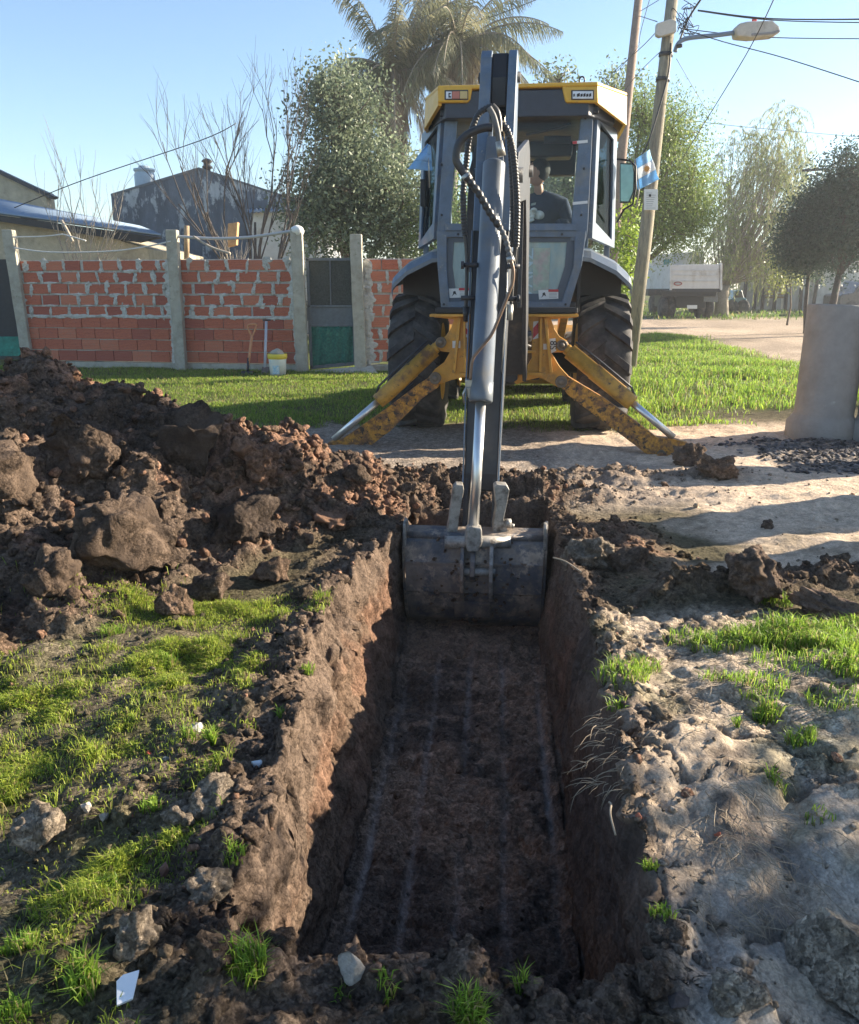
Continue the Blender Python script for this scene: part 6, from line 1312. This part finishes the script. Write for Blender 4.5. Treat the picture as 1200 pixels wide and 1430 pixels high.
# palms
def palm(base, top, R_, nf, label, seed):
    rp = random.Random(seed); t = root('palm_tree', tuple(base), 0, label, 'palm', ); base = Vector(base); top = Vector(top)
    MB().tube([base - Vector((0, 0, .3)), base.lerp(top, .5) + Vector((.1, 0, 0)), top - Vector((0, 0, .8)), top], [.24, .19, .20, .26], 12).build('trunk', barkp, t)
    fb_ = MB(); V = []; C_ = []
    for k in range(nf):
        az = rp.uniform(0, 6.283); el = rp.uniform(-.15, 1.45) if k < nf * .8 else rp.uniform(-1.1, -.3); L_ = R_ * rp.uniform(.8, 1.1); d = Vector((math.cos(az) * math.cos(el), math.sin(az) * math.cos(el), math.sin(el))); p = top + Vector((math.cos(az) * .12, math.sin(az) * .12, 0)); pts = [p]; n = 16; sag = rp.uniform(.06, .115)
        for s_ in range(n): d = (d + Vector((0, 0, -sag))).normalized(); p = p + d * L_ / n; pts.append(p)
        fb_.tube(pts, [.035 * (1 - .8 * i / n) for i in range(n + 1)], 5, False)
        dead = el < -.3; ca = Vector((.34, .28, .19)) if dead else Vector((.12, .15, .085)).lerp(Vector((.33, .31, .20)), rp.random())
        for i in range(2, n * 5):
            f = i / (n * 5); j = min(n - 1, int(f * n)); q_ = pts[j].lerp(pts[j + 1], f * n - j); tg = (pts[j + 1] - pts[j]).normalized(); sd_ = tg.cross(Vector((0, 0, 1))).normalized() if abs(tg.z) < .98 else Vector((1, 0, 0)); ll = L_ * .24 * math.sin(math.pi * min(1, .15 + f * .85)) ** .6
            for s_ in (-1, 1):
                dd = (sd_ * s_ * rp.uniform(.3, .8) + tg * .55 + Vector((0, 0, -rp.uniform(.2, 1.0)))).normalized(); e_ = q_ + dd * ll * .5 * rp.uniform(.8, 1.1); e2 = e_ + (dd + Vector((0, 0, -.9))).normalized() * ll * .5; w_ = tg * .011; cc = ca * rp.uniform(.6, 1.4)
                V += [q_ - w_, q_ + w_, e_ + w_, e_ - w_, e_ - w_, e_ + w_, e2 + w_ * .3, e2 - w_ * .3]; C_ += [tuple(cc)] * 8
    fb_.build('frond_stem', barkp, t)
    fast('fronds', np.array([tuple(v) for v in V]), np.arange(len(V)).reshape(-1, 4), leafm, t, False, np.array(C_))
    # hanging fibres below the crown
    V = []; C_ = []
    for k in range(500):
        a = rp.uniform(0, 6.283); r = rp.uniform(.2, .45); z = rp.uniform(-1.9, .1); p = top + Vector((math.cos(a) * r, math.sin(a) * r, z)); e_ = p + Vector((rp.gauss(0, .08), rp.gauss(0, .05), -rp.uniform(.3, .8))); w_ = Vector((.012, 0, 0)); V += [p - w_, p + w_, e_ + w_, e_ - w_]; C_ += [tuple(Vector((.30, .23, .17)) * rp.uniform(.6, 1.4))] * 4
    fast('dry_fibres', np.array([tuple(v) for v in V]), np.arange(len(V)).reshape(-1, 4), leafm, t, False, np.array(C_))
palm(gd(at(562, 400, 26).x, 26), at(548, 100, 26), 2.6, 50, 'left palm with drooping grey green fronds', 2)
palm(gd(at(612, 400, 27).x, 27), at(640, 66, 27), 3.0, 60, 'taller right palm rising above the cab roof', 3)
# right side trees
tree('feathery_tree', gd(4.9, 24), [crown(935, 190, 45, 55, 24, 1.2), crown(960, 270, 40, 62, 24, 1.2), crown(895, 165, 40, 45, 24, 1), crown(900, 270, 55, 70, 24, 1.2), crown(925, 315, 55, 40, 24, 1.3), crown(965, 300, 38, 34, 24, 1)], .16, 'feathery bright green tree behind the leaning lamp pole', 'tree', (.08, .14, .035), (.34, .42, .11), 2000, 24, .085, .20, aspect=.35, droop=.8, split=.3)
tree('leafy_shrub', gd(3.7, 17.3), [crown(878, 330, 18, 45, 17.3, .5), crown(870, 390, 22, 40, 17.3, .5)], .03, 'bright yellow green leafy shrub between cab and lamp pole', 'shrub', (.16, .26, .03), (.36, .46, .06), 160, 14, .09, .10, split=.4)
tree('bushy_tree', gd(at(830, 380, 27).x, 27), [crown(775, 115, 28, 18, 27, .8), crown(860, 130, 28, 30, 27, 1), crown(790, 270, 60, 60, 27, 1.6), crown(850, 300, 40, 80, 27, 1.5), crown(735, 300, 40, 50, 27, 1.2)], .14, 'loose grey green tree seen through and above the cab', 'tree', (.09, .12, .06), (.26, .32, .17), 1100, 18, .12, .2, split=.35)
tree('hedge_bush', gd(at(640, 380, 19.5).x, 19.5), [crown(640, 300, 40, 70, 19.5, 1), crown(600, 330, 40, 50, 19.5, 1)], .06, 'leafy green bush seen through the left part of the cab', 'bush', (.07, .12, .04), (.28, .34, .12), 380, 16, .08, .14, split=.3)
# willow
def willow(base, crowns, label):
    t = root('willow_tree', tuple(base), 0, label, 'tree'); mb = MB(); rw = random.Random(9); base = Vector(base); fork = base + Vector((0, 0, 1.3)); mb.tube([base - Vector((0, 0, .2)), base + Vector((-.05, 0, .7)), fork], [.33, .27, .24], 10); V = []; C_ = []
    for (cx, cy, cz, rx, ry, rz) in crowns:
        for k in range(int(260 * rx * rz / 3)):
            a = rw.uniform(0, 6.283); u = rw.uniform(-1, 1); r = rw.random() ** .4; p = Vector((cx + rx * r * math.cos(a) * math.sqrt(1 - u * u), cy + ry * r * math.sin(a) * math.sqrt(1 - u * u), cz + rz * r * u))
            if k % 14 == 0: limb(mb, fork, p, .045, .008, .1, 6)
            L_ = rw.uniform(.7, 1.7); pts = [p]; d = Vector((rw.gauss(0, .5), rw.gauss(0, .5), rw.uniform(.0, .8))).normalized(); n = 9
            for s_ in range(n): d = (d + Vector((0, 0, -.38))).normalized(); pts.append(pts[-1] + d * L_ / n)
            mb.tube(pts, .006, 3, False); cc0 = Vector((.16, .22, .06)).lerp(Vector((.42, .44, .18)), rw.random())
            for j in range(n):
                for q_ in range(4):
                    b_ = pts[j].lerp(pts[j + 1], q_ / 4); dd = Vector((rw.gauss(0, .5), rw.gauss(0, .5), -1)).normalized(); e_ = b_ + dd * .14; w_ = Vector((rw.gauss(0, 1), rw.gauss(0, 1), 0)).normalized() * .014; m_ = b_.lerp(e_, .5); V += [b_, m_ + w_, e_, m_ - w_]; C_ += [tuple(cc0 * rw.uniform(.7, 1.3))] * 4
    mb.build('trunk', barkp, t); fast('hanging_leaves', np.array([tuple(v) for v in V]), np.arange(len(V)).reshape(-1, 4), leafm, t, False, np.array(C_))
willow(gd(12.6, 38), [crown(1045, 260, 55, 80, 38, 2), crown(1085, 230, 40, 80, 38, 1.6), crown(1010, 330, 45, 60, 38, 1.5), crown(1120, 300, 35, 70, 38, 1.5), crown(1075, 350, 60, 40, 38, 1.6)], 'pale drooping willow tree on the far side of the road')
# dark street trees
tree('street_tree', gd(at(1128, 440, 26).x, 26), [crown(1135, 330, 45, 50, 26, 1.0), crown(1115, 350, 30, 30, 26, .8), crown(1140, 290, 32, 36, 26, .7)], .07, 'dark round street tree, the left one of the dark pair at the right edge', 'tree', (.03, .055, .045), (.09, .14, .10), 1100, 22, .09, .18, bm_=barkd, split=.45)
tree('street_tree', gd(at(1160, 440, 25).x, 25), [crown(1185, 250, 40, 45, 25, 1.1), crown(1175, 320, 42, 60, 25, 1.1), crown(1215, 300, 45, 70, 25, 1.2)], .12, 'dark round street tree at the very right edge, taller of the dark pair', 'tree', (.03, .055, .045), (.09, .14, .10), 1500, 22, .09, .19, bm_=barkd, split=.4)
tree('young_tree', gd(at(1102, 430, 30).x, 30), [crown(1100, 375, 22, 25, 30, .5), crown(1115, 345, 15, 20, 30, .4)], .035, 'small young tree with yellow green leaves on the verge', 'tree', (.16, .20, .05), (.38, .42, .12), 160, 12, .10, .14, split=.5)
# unseen tree added at the right to shade the foreground
tree('added_shade_tree', Vector((6.4, 3.0, 0)), [(6.4, 2.9, 2.6, 1.2, 1.2, 1.2), (6.6, 2.6, 4.1, 1.3, 1.2, 1.2), (6.2, 3.1, 1.6, 1.0, .9, .8), (6.5, 1.6, 2.4, 1.2, 1.0, 1.3)], .15, 'dense unseen tree added beyond the right edge to shade the foreground', 'tree', dkg, midg, 1150, 13, .11, .16, split=.3)
# ================================================================== RIGHT BACKGROUND
fwl = root('fence_wall', tuple(gd(at(1120, 420, 44).x, 44)), 0, 'pale boundary wall across the road behind the trees', 'wall')
wp = mat('weathered_white', (.50, .50, .48), .9, var=.25, scale=.8, c2=(.30, .29, .27), thr=(.45, .65), bump=.2)
for k, (x0, x1, y0) in enumerate(((1035, 1062, 372), (1062, 1100, 345), (1100, 1140, 360), (1140, 1260, 345))):
    a_, b2 = at(x0, y0, 44), at(x1 - .6, y0, 44); MB().prism([Vector((a_.x, 44, .2)), Vector((b2.x, 44, .2)), b2, a_], (0, .2, 0)).build('wall_panel', wp, fwl)
for k, x0 in enumerate((1045, 1060, 1072, 1088, 1105, 1125, 1143)):
    a_ = at(x0, 352 + (k * 7) % 12, 43.6); o = MB().tube([Vector((a_.x, 43.6, .2)), a_ + Vector((random.uniform(-.2, .2), 0, 0))], .09, 6).build('fence_post', barkd, fwl)
for k in range(16):
    y0 = 352 + k * 4.2; a_, b2 = at(1066, y0, 43.7), at(1098, y0 + random.uniform(-1, 1), 43.7)
    if b2.z > .5: MB().box(((a_.x + b2.x) / 2, 43.8, a_.z), (b2.x - a_.x, .04, .09)).build('slat', mat('raw_timber', (1, 1, 1)), fwl)
def car(px0, px1, pyt, pyb, Y_, colr, label):
    a_, b2 = at(px0, pyb, Y_), at(px1, pyb, Y_); base = gd((a_.x + b2.x) / 2, Y_); c = root('parked_car', tuple(base), 0, label, 'car'); Lc = b2.x - a_.x; H_ = at(px0, pyt, Y_).z - base.z; M_ = WM[c.name]; x0 = -Lc / 2
    prof = [(0, .25), (0, .55), (.04, .6), (.22, .64), (.34, .98), (.42, 1), (.68, 1), (.82, .68), (.97, .62), (1, .5), (1, .25)]
    b = MB(M_); b.prism([(x0 + u * Lc, -.85, v * H_) for u, v in prof], (0, 1.7, 0)); b.build('body', mat('car_paint_' + label.split()[0], colr, .3, var=.05, bump=0, coat=.5), c, .05, 3)
    g = MB(M_); g.prism([(x0 + u * Lc, -.87, v * H_) for u, v in [(.27, .67), (.37, .94), (.66, .94), (.77, .69)]], (0, 1.74, 0)); g.build('window', mat('car_glass', (.03, .04, .05), .1, var=0, bump=0), c)
    for u in (.2, .8): MB(M_).lathe((x0 + u * Lc, -.9, .31), (0, 1, 0), [(0, .001), (0, .3), (.22, .3), (.22, .001)], 20).build('wheel', rubber, c)
    return c
car(1160, 1240, 391, 428, 40, (.05, .055, .065), 'dark parked car half hidden behind the trees at the right edge')
car(1008, 1034, 405, 432, 42, (.03, .12, .16), 'teal parked car just right of the dump truck')
# ---- dump truck
ty = 35; tb_ = gd(at(950, 440, ty).x, ty); tr = root('dump_truck', tuple(tb_), 0, 'old white dump truck parked on the dirt road seen from behind', 'truck')
tm_ = mat('truck_white', (.62, .62, .60), .6, var=.12, scale=1.5, c2=(.42, .38, .32), thr=(.55, .7), bump=.05)
def TP(px, py, dy=0): return at(px, py, ty + dy)
def tpl(pts, th, m, name, dy=0, par=None, bevel=.02): b = MB(); b.prism([TP(x, y, dy) for x, y in pts], (0, th, 0)); return b.build(name, m, par or tr, bevel)
tg_ = tpl([(937, 369), (1009, 369), (1006, 403), (937, 404)], .08, tm_, 'tailgate')
for y in (377, 384, 392): tpl([(939, y), (1006, y), (1006, y + 1.1), (939, y + 1.1)], .04, tm_, 'tailgate_rib', -.035, tg_, .01)
for x in (936, 1006): tpl([(x, 367), (x + 3, 367), (x + 3, 405), (x, 405)], .1, tm_, 'corner_post', -.03, tg_, .01)
em = MB(); c_ = TP(947, 396, -.03); em.prism([c_ + Vector((.17 * math.cos(t), 0, .08 * math.sin(t))) for t in np.linspace(0, 6.283, 17)[:-1]], (0, .02, 0)); em.build('oval_badge', mat('badge_red', (.30, .06, .06), .5, var=.1, bump=0), tg_); 
em = MB(); em.prism([c_ + Vector((.12 * math.cos(t), -.012, .045 * math.sin(t))) for t in np.linspace(0, 6.283, 17)[:-1]], (0, .012, 0)); em.build('badge_centre', mat('badge_grey', (.4, .4, .4), .5, var=.1, bump=0), tg_)
b = MB(); b.prism([TP(937, 369), TP(937, 404), TP(937, 404) + Vector((-.35, 4.2, .0)), TP(937, 369) + Vector((-.35, 4.2, 0))], (.06, 0, 0)); b.prism([TP(1007, 369), TP(1007, 404), TP(1007, 404) + Vector((-.35, 4.2, .0)), TP(1007, 369) + Vector((-.35, 4.2, 0))], (-.06, 0, 0)); b.build('tipper_side', tm_, tr)
b = MB(); b.prism([TP(937, 403), TP(1007, 403), TP(1007, 403) + Vector((-.35, 4.2, 0)), TP(937, 403) + Vector((-.35, 4.2, 0))], (0, 0, -.12)); b.build('tipper_floor', steel2, tr)
tpl([(938, 353), (984, 351), (984, 370), (938, 370)], .1, tm_, 'headboard', 4.2); tpl([(908, 355), (940, 354), (940, 405), (906, 406)], 1.6, tm_, 'cab', 4.9, None, .08); tpl([(927, 362), (938, 362), (938, 385), (927, 385)], .02, mat('teal_glass', (.06, .22, .24), .2, var=.1, bump=0), 'cab_window', 4.86)
tpl([(924, 406), (1002, 406), (1000, 414), (926, 414)], .15, blk, 'rear_crossmember', .1); tpl([(945, 405), (985, 405), (985, 430), (945, 430)], 3.5, blk, 'chassis_frame', .4); tpl([(906, 404), (925, 404), (925, 412), (906, 413)], .6, steel2, 'mudguard', .9)
tpl([(960, 426), (974, 426), (974, 431), (960, 431)], .02, white, 'number_plate', .05, None, .003); tpl([(983, 402), (1003, 402), (1003, 422), (983, 421)], .02, mat('mudflap', (.16, .17, .17), .8, bump=0), 'mud_flap', .2, None, .004)
for x in (926, 936, 977, 989):
    c_ = TP(x, 432, .9); c_.z = tb_.z + .43; MB().lathe(c_ - Vector((.14, 0, 0)), (1, 0, 0), [(0, .001), (0, .36), (.03, .43), (.25, .43), (.28, .36), (.28, .001)], 22).build('wheel', rubber, tr)
for x in (912, 968):
    c_ = TP(x, 432, 5.6); c_.z = tb_.z + .48; MB().lathe(c_ - Vector((.14, 0, 0)), (1, 0, 0), [(0, .001), (0, .36), (.03, .43), (.25, .43), (.28, .36), (.28, .001)], 22).build('wheel', rubber, tr)
# ---- concrete pipes
pcm = mat('pipe_concrete', (.30, .29, .275), .92, var=.12, scale=3, c2=(.24, .23, .21), thr=(.45, .7), bump=.25, bscale=45, c3=(.42, .41, .39), thr3=(.64, .72), s3=5)
def pipe(x, y, lean, label, s=.97, h=1.31):
    z = gz(x, y) - .03 if y < 17 and abs(x) < 8.5 else 0; p = root('concrete_pipe', (x, y, z), 0, label, 'concrete pipe', 'concrete pipes standing on their flared ends'); b = MB(); ax = Vector((lean, .01, 1)).normalized()
    prof = [(0, .24), (0, .335), (.03, .345), (.18, .345), (.235, .30), (.27, .282), (h - .02, .290), (h, .283), (h, .225), (.2, .225), (.15, .26), (0, .26)]
    b.lathe((x, y, z), ax, [(t * 1, r * s) for t, r in prof], 56, True); o = b.build('pipe_barrel', pcm, p); return p
pipe(3.88, 8.45, .035, 'grey concrete pipe standing on its flared end at the right')
pipe(4.40, 8.2, .02, 'second concrete pipe cut by the right edge of the photo')
pipe(5.05, 8.75, .0, 'unseen concrete pipe added behind the pair at the right edge'); pipe(4.1, 5.75, .01, 'unseen concrete pipe added beyond the right edge to shade the sand'); pipe(4.2, 4.95, .0, 'unseen concrete pipe added for shade beyond the right edge nearer the trench'); pipe(5.2, 7.4, .0, 'unseen concrete pipe added beyond the right edge behind the others')  # pipes out of view, added to cast shadows over the sand
# ---- poles
polem = mat('pole_timber', (.30, .265, .19), .9, var=.25, scale=3, c2=(.17, .155, .13), thr=(.45, .65), bump=.4, bscale=30, stretch=(6, 6, 1))
lp_ = root('utility_pole', tuple(at(880, 505, 15.5)), 0, 'leaning grey timber pole carrying the street lamp', 'utility pole'); p0, p1 = at(879, 512, 15.5), at(946, -60, 15.5)
MB().tube([p0, p0.lerp(p1, .33) + Vector((.02, 0, 0)), p0.lerp(p1, .66), p1], [.125, .115, .10, .09], 14).build('pole_shaft', polem, lp_)
for y in (65, 98): f = (512 - y) / 572; c_ = p0.lerp(p1, f); d = (p1 - p0).normalized(); MB().tube([c_ - d * .03, c_ + d * .03], .115, 14).build('steel_band', steel2, lp_)
cb = MB(); cb.tube(spline([at(937, 60, 15.38), at(934, 100, 15.36), at(921, 150, 15.36), at(905, 200, 15.36), at(893, 222, 15.36)], 5), .014, 6); cb.build('down_cable', blk, lp_)
n_ = MB(); n_.prism([at(900, 264, 15.33), at(919, 264, 15.33), at(919, 293, 15.33), at(900, 293, 15.33)], (0, .02, 0)); nt = n_.build('notice_plate', mat('notice_white', (.70, .71, .70), .6, var=.06, bump=0), lp_, .003)
for k in range(8): MB().prism([at(903, 269 + 3 * k, 15.326), at(903 + 8 + (k * 5) % 6, 269 + 3 * k, 15.326), at(903 + 8 + (k * 5) % 6, 269.7 + 3 * k, 15.326), at(903, 269.7 + 3 * k, 15.326)], (0, .003, 0)).build('printed_line', MATS['grey_ink'], nt)
MB().prism([at(906.5, 271, 15.322), at(909.5, 271, 15.322), at(909.5, 274.5, 15.322), at(906.5, 274.5, 15.322)], (0, .003, 0)).build('printed_mark', inkb, nt)
lam = root('street_lamp', tuple(at(942, 62, 15.4)), 0, 'street lamp with a pale housing on a bent grey arm', 'street lamp')
MB().tube(spline([at(943, 72, 15.4), at(948, 60, 15.4), at(962, 53, 15.4), at(1000, 49, 15.4), at(1030, 45, 15.4)], 5), .035, 10).build('lamp_arm', mat('arm_blue_grey', (.16, .22, .30), .5, var=.1, bump=.03), lam)
hb = MB(); pts = [(1028, 39), (1033, 32), (1046, 29), (1080, 28), (1089, 36), (1091, 44), (1082, 49), (1050, 52), (1030, 50)]; hb.prism([at(x, y, 15.28) for x, y in pts], (0, .26, 0)); hl = hb.build('lamp_housing', mat('lamp_beige', (.50, .47, .42), .6, var=.12, c2=(.36, .32, .27), thr=(.5, .7), bump=.05), lam, .025)
hb = MB(); hb.prism([at(x, y, 15.27) for x, y in ((1050, 50), (1083, 47), (1091, 43), (1088, 41), (1078, 44), (1050, 46))], (0, .28, 0)); hb.build('lamp_lens', mat('lamp_lens', (.25, .24, .24), .3, var=.1, bump=0), lam, .01)
MB().tube([at(1054, 29, 15.4), at(1054, 26, 15.4)], .04, 10).build('photocell', red, lam)
MB().tube([at(949, 66, 15.3), at(949, 62, 15.3)], .05, 8).build('lamp_bolt', blk, lam)
bx = MB(); bx.prism([at(918, 32, 15.3), at(937, 26, 15.3), at(945, 29, 15.3), at(945, 44, 15.3), at(922, 51, 15.3), at(917, 48, 15.3)], (0, .12, 0)); o = bx.build('junction_box', mat('box_beige', (.55, .52, .47), .6, var=.1, bump=.03), loc=tuple(at(930, 40, 15.3)), bevel=.01); tag(o, 'flat pale junction box strapped to the top of the lamp pole', 'junction box')
p2 = root('utility_pole', tuple(gd(at(866, 400, 22).x, 22)), 0, 'slimmer brown timber pole behind the cab roof', 'utility pole'); MB().tube([gd(at(850, 400, 22).x, 22), at(868, 222, 22), at(894, -20, 22)], [.13, .115, .09], 12).build('pole_shaft', mat('pole_brown', (.26, .19, .15), .9, var=.25, bump=.3), p2)
wire = mat('black_wire', (.02, .022, .026), .6, var=0, bump=0)
wires = [
 ([(975, 14, 15.5), (1080, 26, 14.5), (1260, 26, 13)], .014, 'thick overhead cable running right from the pole top'),
 ([(975, 15, 15.5), (1080, 28, 14.5), (1260, 32, 13)], .010, 'thinner cable just below the top right cable'),
 ([(955, 40, 15.5), (1075, 52, 15.4), (1260, 54, 15)], .010, 'cable passing under the street lamp'),
 ([(948, 38, 15.5), (1010, 58, 15), (1100, 82, 14), (1260, 134, 12)], .010, 'cable sloping down to the right edge of the photo'),
 ([(1085, -10, 13), (1040, 80, 15), (960, 210, 19), (950, 228, 19.5)], .011, 'steep cable crossing in front of the lamp housing'),
 ([(925, 162, 30), (1030, 176, 30), (1260, 196, 30)], .010, 'faint horizontal cable above the willow'),
 ([(985, -10, 14), (962, 25, 15.4), (950, 55, 15.5)], .022, 'thick twisted cable coming down to the lamp arm'),
 ([(945, 10, 15.5), (900, 62, 18), (845, 110, 24)], .010, 'cable from the pole top down to the left behind the cab'),
 ([(895, 15, 22), (920, 0, 20)], .010, 'short cable between the two poles'),
 ([(893, 22, 22), (918, 30, 16)], .010, 'cable linking the brown pole with the junction box'),
 ([(935, 60, 15.5), (885, 110, 20), (850, 160, 26)], .008, 'thin cable sloping left below the junction box'),
 ([(910, -10, 20), (896, 40, 22), (893, 60, 22)], .010, 'cable hanging beside the top of the brown pole'),
 ([(760, -5, 22), (712, 14, 25), (640, 40, 30)], .011, 'dark cable crossing the palm crown'),
 ([(20, 290, 15), (120, 250, 15), (280, 196, 15), (330, 172, 15.2)], .010, 'cable rising across the left house roofs'),
 ([(945, 82, 15.5), (985, 150, 19), (1000, 170, 21)], .006, 'very thin cable sloping right under the lamp arm'),
 ([(850, 112, 24), (880, 80, 22), (895, 60, 22)], .008, 'thin cable behind the cab roof to the brown pole'),
]
for pts, r, lb_ in wires: line('overhead_cable', pts, r * .75, wire, lb_, 'cable', 5, 6)
lp2 = MB()
for k in range(9):
    c_ = at(955 + random.uniform(-8, 14), 25 + random.uniform(-16, 16), 15.4); lp2.tube(spline([c_ + Vector((random.uniform(-.15, .15), 0, random.uniform(-.15, .15))) for _ in range(5)], 5), .006, 5)
o = lp2.build('cable_tangle', wire); tag(o, 'tangle of thin black wires at the top of the lamp pole', 'wires', kind='stuff')
# far street lamp head peeking by the dark tree
line('far_lamp_arm', [(1155, 236, 34), (1135, 237, 34), (1121, 238, 34)], .05, steel2, 'distant street lamp head between willow and dark tree', 'street lamp')
# distant line of trees that closes the horizon
C_ = []
for k in range(900):
    x = random.uniform(-70, 110); y = random.uniform(78, 100); C_.append((x, y, .9 + random.random() ** 1.5 * (4.2 + 1.6 * math.sin(x * .21) + 1.1 * math.sin(x * .53))))
o = leaves('distant_trees', C_, 26, .85, .45, (.05, .09, .035), (.14, .19, .08), None, .6); tag(o, 'distant belt of green trees closing the end of the road', 'trees', kind='stuff')

# ---- air: even thin haze round the whole scene
hz = MB(); hz.box((0, 232, 5.3), (620, 548, 15.4)); hzo = hz.build('haze', None) if False else None
hm_ = bpy.data.materials.new('haze_air'); hm_.use_nodes = True; nt_ = hm_.node_tree; nt_.nodes.remove(nt_.nodes['Principled BSDF'])
pv = nt_.nodes.new('ShaderNodeVolumePrincipled'); pv.inputs['Color'].default_value = (.92, .95, 1.0, 1); pv.inputs['Density'].default_value = .0014; pv.inputs['Anisotropy'].default_value = .35
nt_.links.new(pv.outputs[0], nt_.nodes['Material Output'].inputs['Volume'])
hzo = hz.build('haze', hm_); tag(hzo, kind='stuff')
